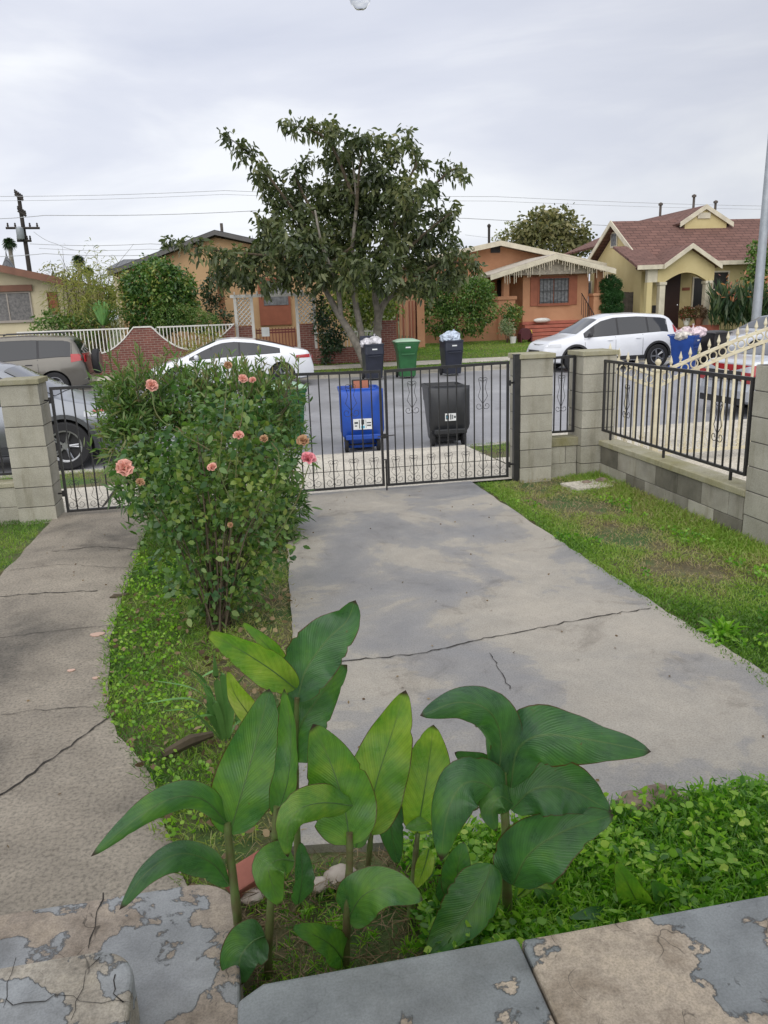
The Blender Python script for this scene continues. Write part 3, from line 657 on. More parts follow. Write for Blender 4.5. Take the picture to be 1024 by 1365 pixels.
def car(label, pos, rz, sp, pm, cat='car', name='parked_car', group='cars parked along the street'):
    t = T(name, label, cat, pos, group=group, local=True, rz=rz)
    L, W = sp['L'], sp['W']; top = sp['top']; belt = sp['belt']; r = sp['r']; wx = sp['wx']
    def sm(P, x, k=.07): return sum(interp(P, x+k*(i-3)/3)*w for i, w in zip(range(7), (1, 2, 3, 4, 3, 2, 1)))/16
    def sec(x):
        zt = sm(top, x); zb_ = sm(belt, x); e = abs(2*x/L); w = W/2*(1-(.20 if x > 0 else .14)*e**7-.05*e**2)
        zl = sp.get('sill', .22)+.10*e**8; zbl = min(zb_, zt-.035); h = max(0, min(1, (zt-zbl-.03)/.40))
        wr = w*(.90-.20*h)
        return [(.82*w, zl), (.94*w, zl+.04), (.985*w, zl+.18), (w, zl+(zbl-zl)*.55), (.985*w, zbl-.10), (.945*w, zbl), (wr, zt-.085*h-.004), (wr*.93, zt-.035*h), (wr*.55, zt-.008), (0, zt)]
    n = 64; xs_ = [-L/2+L*(.5-.5*cos(PI*i/n))*.35+L*i/n*.65 for i in range(n+1)]
    rows = []
    for x in xs_:
        s = sec(x); rows.append([(x, y, z) for y, z in s]+[(x, -y, z) for y, z in s[-2::-1]])
    b = MB(); nc = len(rows[0]); b.grid([r_+[r_[0]] for r_ in rows]); b.f.append(tuple(range(nc))); b.f.append(tuple(n*(nc+1)+i for i in range(nc))[::-1])
    # weld the seam column
    bm = bmesh.new(); vs = [bm.verts.new(v) for v in b.v]; bm.verts.ensure_lookup_table()
    for f in b.f:
        try: bm.faces.new([vs[i] for i in f])
        except ValueError: pass
    bmesh.ops.remove_doubles(bm, verts=bm.verts, dist=1e-5); bmesh.ops.recalc_face_normals(bm, faces=bm.faces)
    me = bpy.data.meshes.new('body'); bm.to_mesh(me); bm.free(); me.materials.append(pm); me.materials.append(m_dark)
    body = bpy.data.objects.new('body', me); COL.objects.link(body)
    cut = MB()
    for x in wx:
        for sg in (-1, 1): cut.lathe([(r+.055, W/2-.30), (r+.055, W/2+.3)] if sg > 0 else [(r+.055, -W/2-.3), (r+.055, -W/2+.30)], 32, Matrix.Translation((x, 0, r)), 'y')
    ctm = bpy.data.meshes.new('c'); ctm.from_pydata(cut.v, [], cut.f); bm = bmesh.new(); bm.from_mesh(ctm); bmesh.ops.recalc_face_normals(bm, faces=bm.faces); bm.to_mesh(ctm); bm.free(); ctm.materials.append(m_dark)
    cobj = bpy.data.objects.new('cutter', ctm); COL.objects.link(cobj)
    md = body.modifiers.new('b', 'BOOLEAN'); md.object = cobj; md.operation = 'DIFFERENCE'; md.solver = 'EXACT'
    try: md.material_mode = 'TRANSFER'
    except Exception: pass
    dg = bpy.context.evaluated_depsgraph_get(); nm = bpy.data.meshes.new_from_object(body.evaluated_get(dg)); body.modifiers.clear(); body.data = nm
    bpy.data.objects.remove(cobj)
    nm.polygons.foreach_set('use_smooth', [True]*len(nm.polygons)); nm.set_sharp_from_angle(angle=rad(32)); body.parent = t
    def ysurf(x, z):
        s = sec(x)
        for (a, b_), (c_, d) in zip(s, s[1:]):
            if b_ <= z <= d: return a+(c_-a)*(z-b_)/(d-b_+1e-9)
        return s[-1][0]
    def sidepatch(nm_, x0, x1, zlo, zhi, mat, par, both=True, off=.006, nx=14, nz=5, smooth=True):
        for sg in ((1, -1) if both else (both,)):
            b = MB(); rws = []
            for i in range(nx+1):
                x = x0+(x1-x0)*i/nx; a = zlo(x) if callable(zlo) else zlo; c_ = zhi(x) if callable(zhi) else zhi; c_ = max(a+.004, c_)
                rws.append([(x, sg*(ysurf(x, a+(c_-a)*j/nz)+off), a+(c_-a)*j/nz) for j in range(nz+1)])
            b.grid(rws); o = b.build(nm_, mat, par, smooth, fix=False); me_ = o.data
            if sum(p_.normal.y for p_ in me_.polygons)*sg < 0: me_.flip_normals()
    sidepatch('window_frame', sp['win'][0][0]-.03, sp['win'][-1][1]+.03, lambda x: sm(belt, x)+.012, lambda x: min(sm(top, x)-.118, sp.get('wtop', 9)+.012), m_dark, t, off=.003)
    for (x0, x1) in sp['win']:
        sidepatch('window', x0, x1, lambda x: sm(belt, x)+.025, lambda x: min(sm(top, x)-.13, sp.get('wtop', 9)), m_glass, t)
    def topglass(nm_, xa, xb):
        b = MB(); rws = []
        for i in range(11):
            x = xa+(xb-xa)*i/10; s = sec(x); pts = [(-s[7][0]*.98, s[7][1]), (-s[8][0], s[8][1]), (0, s[9][1]), (s[8][0], s[8][1]), (s[7][0]*.98, s[7][1])]
            sl = .008*(1 if xb > 0 else -1)
            rws.append([(x+sl, y, z+.008) for y, z in pts])
        b.grid(rws); o = b.build(nm_, m_glass, t, True, fix=False)
        if sum(p_.normal.z for p_ in o.data.polygons) < 0: o.data.flip_normals()
    topglass('windshield', *sp['ws']); topglass('rear_window', *sp['rw'])
    # lamps, seams, handles
    for k, (nm_, x0, x1, zl, zh, mt) in enumerate(sp['lamps']): sidepatch(nm_, x0, x1, zl, zh, mt, t, off=.008, nx=6, nz=3)
    for x in sp['seams']: sidepatch('door_seam', x-.005, x+.005, .30, lambda q: sm(belt, q)-.01, m_dark, t, off=.003, nx=1, nz=6)
    for x, z in sp['handles']:
        for sg in (1, -1):
            b = MB(); y = ysurf(x, z)*sg; b.box(x-.09, x+.09, y-.005, y+sg*.025, z-.014, z+.014, bev=.008); b.build('door_handle', sp.get('hm', pm), t)
    for sg in (1, -1):
        x, z = sp['mir']; y = ysurf(x, z)
        b = MB(); b.blob((x, sg*(y+.12), z+.04), (.07, .11, .075), 2, 0); b.box(x-.03, x+.03, min(sg*y, sg*(y+.06)), max(sg*y, sg*(y+.06)), z-.02, z+.02); b.build('mirror', sp.get('mm', pm), t, True)
    rm = sp.get('rim', m_rim)
    for x in wx:
        for sg in (1, -1):
            yc = sg*(W/2-.125); Mx = Matrix.Translation((x, yc, r)); w = MB()
            w.lathe([(r*.64, -.10), (r*.93, -.105), (r, -.08), (r, .08), (r*.93, .105), (r*.64, .10), (r*.60, 0), (r*.64, -.10)], 32, Mx, 'y'); w.f = w.f[:-2]; wo = w.build('wheel', m_tyre, t, True)
            w = MB(); w.lathe([(.0, .05), (.05, .07), (.06, .06)][::-1] if 0 else [(.001, sg*.075), (.055, sg*.075), (.06, sg*.05), (.001, sg*.045)], 16, Mx, 'y')
            w.lathe([(r*.60, sg*.10), (r*.66, sg*.104), (r*.66, sg*.06), (r*.60, sg*.05)], 32, Mx, 'y'); w.f = w.f[:-2]
            for k in range(sp.get('spokes', 5)):
                a = 2*PI*k/sp.get('spokes', 5); 
                for da in (-.10, .10):
                    c1, s1 = cos(a+da*.3), sin(a+da*.3); c2, s2 = cos(a+da), sin(a+da)
                    w.tube([(x+.04*c1, yc+sg*.062, r+.04*s1), (x+r*.62*c2, yc+sg*.085, r+r*.62*s2)], [.018, .013], 5)
            w.build('rim', rm, wo, True)
            w = MB(); w.lathe([(.001, sg*.02), (r*.60, sg*.03), (r*.60, sg*.02), (.001, sg*.0)], 24, Mx, 'y'); w.build('brake_shadow', m_dark, wo)
    if sp.get('clad'):
        cm = sp['clad']
        for x in wx:
            for sg in (1, -1):
                b = MB(); rws = []
                for i in range(21):
                    a = -.15+(PI+.3)*i/20; rr = []
                    for q in (r+.05, r+.115):
                        xx, zz = x+q*cos(a), max(sp.get('sill', .22)+.02, r+q*sin(a)); rr.append((xx, sg*(ysurf(max(-L/2, min(L/2, xx)), zz)+.012), zz))
                    rws.append(rr)
                b.grid(rws); b.build('arch_trim', cm, t, True)
        sidepatch('sill_trim', wx[0]+r+.1, wx[1]-r-.1, sp.get('sill', .22)+.0, sp.get('sill', .22)+.17, cm, t, off=.010)
    for fn in sp.get('extra', []): fn(t, sec, pm, ysurf)
    return t
def plate(x, z, col=None):
    def f(t, sec, pm, ys):
        s = 1 if x > 0 else -1; b = MB(); b.box(x, x+s*.012, -.16, .16, z-.08, z+.08); b.build('number_plate', m_stick, t)
    return f
def endface(nm, x, y0, y1, z0, z1, mat, both=False, dx=.012):
    def f(t, sec, pm, ys):
        for sg in ((1, -1) if both else (1,)):
            s = 1 if x > 0 else -1; b = MB(); b.box(min(x, x+s*dx), max(x, x+s*dx), min(sg*y0, sg*y1), max(sg*y0, sg*y1), z0, z1, bev=.004); b.build(nm, mat, t)
    return f
def rails(x0, x1, z):
    def f(t, sec, pm, ys):
        for sg in (1, -1):
            b = MB(); y = sg*.55; b.tube([(x0, y, z-.05), (x0+.1, y, z), (x1-.1, y, z), (x1, y, z-.05)], .018, 6); b.build('roof_rail', m_dark, t, True)
    return f
# white compact crossover across the road (front at its +x end)
suv = dict(L=4.60, W=1.84, r=.355, wx=(-1.42, 1.28), sill=.24, belt=[(-2.3, 1.0), (-1.6, 1.08), (0, 1.02), (1.1, .98), (2.3, .8)],
    top=[(-2.30, .55), (-2.26, .95), (-2.18, 1.10), (-1.95, 1.50), (-1.7, 1.62), (-.8, 1.69), (0, 1.68), (.45, 1.58), (1.25, 1.10), (1.5, 1.03), (2.0, .93), (2.22, .80), (2.3, .55)],
    win=[(-1.75, -1.12), (-1.06, -.12), (-.06, .98)], ws=(1.2, .5), rw=(-2.17, -1.9), seams=(-.9, .0, 1.0), handles=[(-.75, .93), (.18, .9)], mir=(.86, 1.03), mm=m_dark, wtop=1.56,
    lamps=[('headlight', 1.75, 2.2, lambda x: .74, lambda x: .84+.0*(x), m_lamp), ('taillight', -2.24, -2.05, .92, 1.08, m_red), ('taillight', -2.12, -2.0, 1.05, 1.28, m_red)],
    clad=m_dark, extra=[endface('grille', 2.29, -.45, .45, .46, .66, m_dark), endface('bumper_vent', 2.24, .45, .75, .3, .42, m_dark, True), plate(-2.30, .75)])
# boxy older utility vehicle with the spare wheel on its back
def spare(t, sec, pm, ys):
    b = MB(); b.lathe([(.001, -.10), (.30, -.10), (.345, -.06), (.345, .06), (.30, .10), (.001, .10)], 28, Matrix.Translation((-2.36, .12, .93)), 'x'); so_ = b.build('spare_wheel', m_tyre, t, True)
    b = MB(); b.lathe([(.001, -.012), (.27, -.012), (.28, .0), (.001, .0)], 28, Matrix.Translation((-2.46, .12, .93)), 'x'); b.build('spare_cover', m_grey_paint, so_, True)
m_grey_paint = paint('taupe_metallic_paint', (.15, .14, .12), .5)
rav = dict(L=4.35, W=1.82, r=.355, wx=(-1.32, 1.34), sill=.24, belt=[(-2.2, 1.08), (-1.5, 1.1), (0, 1.03), (1.2, 1.0), (2.2, .85)],
    top=[(-2.175, .5), (-2.14, .95), (-2.06, 1.15), (-1.92, 1.52), (-1.75, 1.65), (-.6, 1.71), (.1, 1.69), (.5, 1.58), (1.15, 1.12), (1.35, 1.06), (1.95, .96), (2.12, .82), (2.175, .5)],
    win=[(-1.80, -1.0), (-.94, .02), (.08, 1.0)], ws=(1.1, .55), rw=(-2.05, -1.88), seams=(-.95, .05, 1.0), handles=[(-.72, .93), (.25, .92)], mir=(.85, 1.05), mm=m_grey_paint, hm=m_dark, wtop=1.57,
    lamps=[('taillight', -2.10, -1.80, lambda x: 1.00-.14*(x+2.1), lambda x: 1.17+.03*(x+2.1), m_red), ('headlight', 1.75, 2.08, .78, .92, m_lamp)],
    extra=[spare, rails(-1.7, .2, 1.75), endface('taillight', -2.14, .55, .78, .95, 1.15, m_red, True, .03), endface('rear_bumper', -2.20, -.7, .7, .42, .6, m_grey_paint, False, .05)])
# low white saloon with arched roof
tes = dict(L=4.70, W=1.85, r=.335, wx=(-1.42, 1.46), sill=.18, belt=[(-2.35, .95), (-1.4, .95), (0, .90), (1.2, .84), (2.35, .6)],
    top=[(-2.35, .50), (-2.30, .85), (-2.22, 1.0), (-1.9, 1.07), (-1.3, 1.24), (-.7, 1.38), (-.1, 1.44), (.3, 1.40), (.8, 1.20), (1.35, .93), (1.6, .86), (2.1, .72), (2.28, .6), (2.35, .42)],
    win=[(-1.38, -.30), (-.25, 1.1)], ws=(1.28, .38), rw=(-1.85, -.75), seams=(-.25, .85), handles=[(-.75, .83), (.25, .78)], mir=(.92, .90), wtop=1.34,
    lamps=[('taillight', -2.25, -1.85, lambda x: .80, lambda x: .90-.05*(x+2.25), m_red), ('headlight', 1.85, 2.2, .60, .70, m_lamp)],
    extra=[plate(-2.34, .55), endface('taillight', -2.31, .5, .75, .78, .87, m_red, True, .015)])
# silver saloon
sed = dict(L=4.75, W=1.80, r=.33, wx=(-1.35, 1.40), sill=.2, belt=[(-2.37, .98), (-1.4, .96), (0, .92), (1.2, .88), (2.37, .7)],
    top=[(-2.37, .50), (-2.34, .92), (-2.25, 1.05), (-1.65, 1.10), (-1.3, 1.22), (-.8, 1.40), (-.1, 1.46), (.3, 1.42), (1.05, 1.02), (1.25, .96), (2.0, .84), (2.28, .70), (2.37, .45)],
    win=[(-1.35, -.85), (-.78, -.05), (.0, .88)], ws=(1.02, .38), rw=(-1.6, -.85), seams=(-.85, -.02, .9), handles=[(-.6, .84), (.2, .82)], mir=(.78, .93), wtop=1.36,
    lamps=[('taillight', -2.33, -2.05, .78, .98, m_red), ('headlight', 1.9, 2.25, .62, .78, m_lamp)],
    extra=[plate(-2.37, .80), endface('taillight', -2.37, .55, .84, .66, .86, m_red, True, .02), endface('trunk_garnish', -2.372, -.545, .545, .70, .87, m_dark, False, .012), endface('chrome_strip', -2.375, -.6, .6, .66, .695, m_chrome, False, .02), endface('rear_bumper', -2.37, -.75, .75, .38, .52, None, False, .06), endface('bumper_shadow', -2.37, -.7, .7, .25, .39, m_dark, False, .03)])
pw = paint('white_car_paint', (.74, .76, .80), .05); ps = paint('silver_car_paint', (.50, .52, .56), .5); pl = paint('light_silver_paint', (.58, .61, .66), .3); pn = paint('pale_metallic_paint', (.22, .235, .26), .85)
sed['extra'][4] = endface('rear_bumper', -2.37, -.75, .75, .38, .52, ps, False, .06)
sA = at(720, 490, 0); x0 = aT(720, 470, 22.5).x
car('white crossover parked in front of the orange house', (aT(722, 465, 22.7).x+2.30, 23.35, sz(23.3)+.01), PI, suv, pw)
x1 = aT(417, 480, 22.8).x; car('low white car with arched roof parked beyond the rose bush', (x1-2.35, 23.35, sz(23.3)+.01), PI, tes, pw)
x1 = aT(121, 470, 22.8).x; car('taupe utility vehicle with a spare wheel on its back, parked at the left', (x1-2.30, 23.4, sz(23.3)+.01), PI, rav, m_grey_paint)
x1 = aT(966, 455, 22.8).x; car('silver car parked behind the black bin at the right edge', (x1+2.37, 23.4, sz(23.3)+.01), PI, sed, ps)
x1 = 9.0; car('silver car with red tail lamps parked at the near kerb behind the cream gate', (x1+2.37+.05, 13.45, ZS+.02), 0, sed, pl)
nsp = dict(suv); nsp.update(clad=M('grey_cladding', (.06, .065, .07), .55), spokes=5, L=4.68, r=.37, wx=(-1.42, 1.30), mm=m_dark)
nsp['lamps'] = [('headlight', 1.62, 2.2, .80, .88, m_lamp), ('headlight', 1.75, 2.15, .86, .90, m_red), ('taillight', -2.24, -2.05, .92, 1.08, m_red)]
car('grey crossover with dark wheel arches parked close behind the left gate', (-2.72-1.30, 13.2, ZS+.01), 0, nsp, pn)
# ================================================================ across the road
def aS(px, py, s):
    d = ray(px, py); return CAM + d*(s/d.x)
def stucco(name, c, c2=None, rough=.9): return M(name, c, rough, c2 or tuple(x*.82 for x in c), 1.1, bs=45, bstr=.5, bd=.01)
m_orange = stucco('orange_stucco', (.54, .285, .16), (.46, .23, .125)); m_tan = stucco('tan_stucco', (.56, .37, .20), (.48, .31, .165)); m_cream_st = stucco('cream_stucco', (.62, .55, .38))
m_yellow = stucco('yellow_stucco', (.62, .52, .27), (.55, .45, .22)); m_trimc = M('cream_trim', (.68, .62, .48), .6); m_redst = M('red_painted_steps', (.42, .13, .085), .7, bs=30)
m_darkop = M('dark_opening', (.02, .018, .018), .5); m_curt = M('grey_curtain', (.22, .23, .24), .7, (.10, .105, .11), 9); m_shut = M('rust_shutter', (.33, .11, .06), .7)
m_door = M('dark_brown_door', (.045, .02, .015), .5); m_wood = M('weathered_boards', (.13, .11, .095), .9, (.07, .06, .05), 6, bs=30)
def shingle(name, c1, c2):
    m, n, b, out = nt(name); v = coords(n)
    br = N(n, 'ShaderNodeTexBrick'); br.inputs['Scale'].default_value = 1.0; br.inputs['Color1'].default_value = c4(c1); br.inputs['Color2'].default_value = c4(c2); br.inputs['Mortar'].default_value = c4(tuple(x*.5 for x in c2))
    br.inputs['Brick Width'].default_value = .45; br.inputs['Row Height'].default_value = .2; br.inputs['Mortar Size'].default_value = .018
    n.links.new(v, br.inputs['Vector']); f = noise(n, v, .9, 5, .6)
    n.links.new(mix(n, .6, br.outputs[0], ramp(n, f, [(.3, .75), (.7, 1.15)]), 'MULTIPLY'), b.inputs['Base Color']); b.inputs['Roughness'].default_value = .95
    bump(n, b, noise(n, v, 40, 4, .7), .5, .01); return m
m_shr = shingle('red_brown_shingle', (.20, .105, .085), (.15, .078, .063)); m_shg = shingle('grey_shingle', (.20, .205, .215), (.13, .135, .145)); m_shb = shingle('brown_shingle', (.20, .12, .085), (.14, .085, .06))
m_shw = M('weathered_roof_edge', (.50, .45, .37), .8, (.34, .30, .25), 5)
def brickm():
    m, n, b, out = nt('red_brick'); v = coords(n)
    # brick pattern needs x,z -> x,y
    sp = N(n, 'ShaderNodeSeparateXYZ'); n.links.new(v, sp.inputs[0]); cb = N(n, 'ShaderNodeCombineXYZ')
    ad = N(n, 'ShaderNodeMath', operation='ADD'); n.links.new(sp.outputs[0], ad.inputs[0]); n.links.new(sp.outputs[1], ad.inputs[1])
    n.links.new(ad.outputs[0], cb.inputs[0]); n.links.new(sp.outputs[2], cb.inputs[1])
    br = N(n, 'ShaderNodeTexBrick'); br.inputs['Scale'].default_value = 1; br.inputs['Color1'].default_value = c4((.22, .078, .06)); br.inputs['Color2'].default_value = c4((.155, .055, .044)); br.inputs['Mortar'].default_value = c4((.30, .24, .2))
    br.inputs['Brick Width'].default_value = .22; br.inputs['Row Height'].default_value = .075; br.inputs['Mortar Size'].default_value = .007
    n.links.new(cb.outputs[0], br.inputs['Vector']); f = noise(n, v, 2, 5, .6)
    n.links.new(mix(n, .6, br.outputs[0], ramp(n, f, [(.3, .75), (.7, 1.2)]), 'MULTIPLY'), b.inputs['Base Color']); b.inputs['Roughness'].default_value = .9; return m
m_brick = brickm()
def wall(t, name, mat, pts, y0, y1):    # polygon in X,Z with thickness in Y
    m = MB(); m.prism(pts, y0, y1, 'y'); return m.build(name, mat, t)
def thick_roof(t, name, mat, quad, th=.12):
    q = [Vector(a) for a in quad]; m = MB(); nrm = (q[1]-q[0]).cross(q[-1]-q[0]).normalized()
    if nrm.z < 0: nrm = -nrm
    k = len(q); lo = [a-nrm*th for a in q]
    m.add(q+lo, [tuple(range(k)), tuple(range(2*k-1, k-1, -1))]+[(i, i+k, (i+1) % k+k, (i+1) % k) for i in range(k)])
    return m.build(name, mat, t)
def board(t, name, mat, a, b_, w=.2, th=.05):  # fascia board from a to b (top edge), facing -y
    m = MB(); a = Vector(a); b_ = Vector(b_)
    m.add([a, b_, b_-Vector((0, 0, w)), a-Vector((0, 0, w))]+[v+Vector((0, th, 0)) for v in (a, b_, b_-Vector((0, 0, w)), a-Vector((0, 0, w)))], [(0,1,2,3),(7,6,5,4),(0,4,5,1),(1,5,6,2),(2,6,7,3),(3,7,4,0)])
    return m.build(name, mat, t)
def window(t, x0, x1, z0, z1, y, fm, pm=None, mull=1, fw=.07, sill=True):
    m = MB(); m.box(x0-fw, x1+fw, y-.05, y-.002, z1, z1+fw); m.box(x0-fw, x1+fw, y-.05, y-.002, z0-fw, z0); m.box(x0-fw, x0, y-.05, y-.002, z0, z1); m.box(x1, x1+fw, y-.05, y-.002, z0, z1)
    f = m.build('window', fm, t)
    m = MB(); m.box(x0, x1, y-.02, y-.003, z0, z1); m.build('pane', pm or m_curt, f)
    for i in range(mull):
        x = x0+(x1-x0)*(i+1)/(mull+1); m = MB(); m.box(x-.02, x+.02, y-.04, y-.021, z0, z1); m.build('mullion', fm, f)
    if sill: m = MB(); m.box(x0-fw-.03, x1+fw+.03, y-.09, y-.051, z0-fw-.03, z0-fw+.03); m.build('sill', fm, f)
    return f
def P(px, py, t): v = aT(px, py, t); return v.x, v.z
GH = .5
# ---- orange house --------------------------------------------------
Tf = 33.0; org = (13.5, 34, GH)
H1 = T('orange_house', 'orange stucco bungalow with low gabled porch and red steps', 'house', org)
ax, az = P(741, 338, Tf-.8); lx, lz = P(656, 365, Tf-.8); rx, rz = P(817, 357, Tf-.8)
def slope(x, a, b): return a[1]+(b[1]-a[1])*(x-a[0])/(b[0]-a[0])
# porch gable roof, ridge running back
thick_roof(H1, 'porch_roof', m_shw, [(lx-.1, Tf-.9, lz-.03), (ax, Tf-.9, az), (ax, Tf+7, az), (lx-.1, Tf+7, lz-.03)], .1)
thick_roof(H1, 'porch_roof', m_shw, [(rx+.1, Tf-.9, rz-.03), (ax, Tf-.9, az), (ax, Tf+7, az), (rx+.1, Tf+7, rz-.03)], .1)
for a, b_ in (((lx-.1, lz-.12), (ax, az-.09)), ((rx+.1, rz-.12), (ax, az-.09))): board(H1, 'barge_board', m_trimc, (a[0], Tf-.93, a[1]+.06), (b_[0], Tf-.93, b_[1]+.06), .2)
wz = P(741, 366, Tf)[1]
wall(H1, 'gable_siding', m_shw, [(lx+.9, wz), (rx-.6, wz), (rx-.6, slope(rx-.6, (ax, az), (rx, rz))-.15), (ax, az-.15), (lx+.9, slope(lx+.9, (lx, lz), (ax, az))-.15)], Tf-.45, Tf-.3)
x0, x1 = P(697, 400, Tf)[0], P(784, 400, Tf)[0]; zf = P(730, 427, Tf)[1]
m = MB(); m.box(x0, x1, Tf, Tf+6, GH-.1, wz-.001); m.build('front_wall', m_orange, H1)
wx0, wx1, wz0, wz1 = P(719, 388, Tf)[0], P(757, 388, Tf)[0], P(738, 404, Tf)[1], P(738, 371, Tf)[1]
window(H1, wx0, wx1, wz0, wz1, Tf, m_shut, m_curt, 1, .08)
for a, b_ in ((wx0-.42, wx0-.085), (wx1+.085, wx1+.42)):
    m = MB(); m.box(a, b_, Tf-.045, Tf-.002, wz0-.1, wz1+.1, bev=.01); m.build('shutter', m_shut, H1)
m = MB()
for i in range(9):
    x = wx0+(wx1-wx0)*i/8; m.box(x-.008, x+.008, Tf-.085, Tf-.07, wz0, wz1)
for z in (wz0+.05, (wz0+wz1)/2, wz1-.05): m.box(wx0, wx1, Tf-.087, Tf-.069, z-.01, z+.01)
m.build('window_grille', m_iron, H1)
# main body behind, with the wider gable
mx, mz = P(666, 322, Tf+2.5); ml, mlz = P(560, 345, Tf+2.5); mr, mrz = P(806, 352, Tf+2.5)
wall(H1, 'gable_wall', m_orange, [(ml+.6, GH-.1), (mr-1.2, GH-.1), (mr-1.2, slope(mr-1.2, (mx, mz), (mr, mrz))-.14), (mx, mz-.14), (ml+.6, slope(ml+.6, (ml, mlz), (mx, mz))-.14)], Tf+3.0, Tf+10)
for q, qz in ((ml, mlz), (mr, mrz)):
    thick_roof(H1, 'roof', m_shw, [(q, Tf+2.3, qz), (mx, Tf+2.3, mz), (mx, Tf+11, mz), (q, Tf+11, qz)], .12)
    board(H1, 'barge_board', m_trimc, (q, Tf+2.27, qz+.03), (mx, Tf+2.27, mz+.03), .22)
vx, vz = P(661, 334, Tf+3); m = MB(); m.box(vx-.25, vx+.2, Tf+2.95, Tf+2.998, vz-.1, vz+.2); m.build('attic_vent', m_darkop, H1)
# doorway, left pier and column
dx0, dx1 = P(680, 380, Tf+1.2)[0], P(697, 380, Tf+1.2)[0]
m = MB(); m.box(dx0, dx1+.3, Tf+2.9, Tf+2.998, zf-.1, wz-.05); m.build('front_door', m_darkop, H1)
cx0, cx1 = P(671.5, 380, Tf)[0], P(679, 380, Tf)[0]; pz = P(675, 395, Tf)[1]
m = MB(); m.box(cx0, cx1, Tf, Tf+.28, pz, wz+.1, bev=.01); m.build('column', m_orange, H1)
px0, px1 = P(664, 400, Tf)[0], P(686, 400, Tf)[0]
m = MB(); m.box(px0, px1, Tf-.1, Tf+.5, GH-.1, pz-.15); m.box(px0-.06, px1+.06, Tf-.16, Tf+.56, pz-.149, pz-.001, bev=.02); m.build('pier', m_orange, H1)
wl = P(552, 420, Tf)[0]; m = MB(); m.box(wl, px0, Tf+.05, Tf+.3, GH-.1, P(600, 412, Tf)[1]); m.box(wl, px0-.002, Tf-.01, Tf+.049, GH-.1, GH+.35); m.build('porch_wall', m_orange, H1)
cx0, cx1 = P(792, 380, Tf)[0], P(800.5, 380, Tf)[0]; pz2 = P(796, 391, Tf)[1]
m = MB(); m.box(cx0, cx1, Tf-.3, Tf, pz2, rz+.0, bev=.01); m.build('column', m_orange, H1)
px2, px3 = P(785.5, 400, Tf)[0], P(802, 400, Tf)[0]
m = MB(); m.box(px2, px3, Tf-.45, Tf+.1, GH-.1, pz2-.12); m.box(px2-.05, px3+.05, Tf-.5, Tf+.15, pz2-.119, pz2-.001, bev=.02); m.build('pier', m_orange, H1)
# steps
sx0, sx1 = P(702, 440, Tf-.8)[0], P(779, 440, Tf-.8)[0]
for i in range(5):
    m = MB(); h = (zf-GH)/5; m.box(sx0, sx1+.0, Tf-1.5+i*.3, Tf-.002, GH-.1+(i>0)*.1+i*h*(1), GH+(i+1)*h-.02, bev=.015) if i else m.box(sx0, sx1, Tf-1.5, Tf-.002, GH-.1, GH+h-.02, bev=.015); m.build('step', m_redst, H1)
m = MB()
for i in range(7):
    x = sx1+.12; y = Tf-1.4+i*.2; z = GH+.1+(i*.14); m.tube([(x, y, z), (x, y, z+.85)], .012, 5)
m.tube([(sx1+.12, Tf-1.45, GH+.95), (sx1+.12, Tf-.15, GH+1.85)], .02, 6); m.build('stair_rail', m_iron, H1)
# icicle lights along the gable
m = MB(); random.seed(5)
for i in range(46):
    x = ax-2.3+i*.102; z = (slope(x, (lx, lz), (ax, az)) if x < ax else slope(x, (ax, az), (rx, rz)))-.2; L_ = random.uniform(.06, .5); m.tube([(x, Tf-.98, z), (x+random.uniform(-.02, .02), Tf-.98, z-L_)], .014, 4)
il = m.build('icicle_lights', M('pale_plastic', (.62, .55, .42), .6), H1)
# ---- yellow house ---------------------------------------------------
H2 = T('yellow_house', 'yellow stucco house with red shingle roof and arched entry porch', 'house', (21, 36, GH))
ex, ez = P(857, 351, Tf); gxr, gzr = P(1024, 351, Tf); ex2 = ex
# gable side wall in plane X = ex+.3; solve depth of ridge and back eave
sr = aS(815, 295, ex+.0); sb = aS(783, 343, ex+.0)
ry, rzz = sr.y, sr.z; by = max(sb.y, ry+4.5); bz = sb.z+.0
by = 2*ry-Tf; bz = ez
XR = 34.0; wx_ = ex+.35
m = MB(); m.add([(wx_, Tf+.45, GH-.1), (wx_, by-.3, GH-.1), (wx_, by-.3, bz-.1), (wx_, ry, rzz-.3), (wx_, Tf+.45, ez-.05)]+[(wx_+.2, Tf+.45, GH-.1), (wx_+.2, by-.3, GH-.1), (wx_+.2, by-.3, bz-.1), (wx_+.2, ry, rzz-.3), (wx_+.2, Tf+.45, ez-.05)], [(0,1,2,3,4), (9,8,7,6,5), (0,5,6,1), (1,6,7,2), (2,7,8,3), (3,8,9,4), (4,9,5,0)])
m.build('side_wall', m_yellow, H2)
m = MB(); m.box(wx_+.201, XR, Tf+.45, Tf+.65, GH-.1, ez-.1); m.build('front_wall', m_yellow, H2)
thick_roof(H2, 'roof', m_shr, [(ex, Tf, ez), (XR+1, Tf, ez), (XR+1, ry, rzz), (ex, ry, rzz)], .12)
thick_roof(H2, 'roof', m_shr, [(ex, by, bz), (XR+1, by, bz), (XR+1, ry, rzz), (ex, ry, rzz)], .12)
def sideboard(t, y0, z0, y1, z1, x, w=.2):
    m = MB(); m.add([(x, y0, z0), (x, y1, z1), (x, y1, z1-w), (x, y0, z0-w), (x+.05, y0, z0), (x+.05, y1, z1), (x+.05, y1, z1-w), (x+.05, y0, z0-w)], [(0,1,2,3),(7,6,5,4),(0,4,5,1),(1,5,6,2),(2,6,7,3),(3,7,4,0)]); m.build('barge_board', m_trimc, t)
sideboard(H2, Tf, ez+.04, ry, rzz+.04, ex-.055, .24); sideboard(H2, by, bz+.04, ry, rzz+.04, ex-.055, .24)
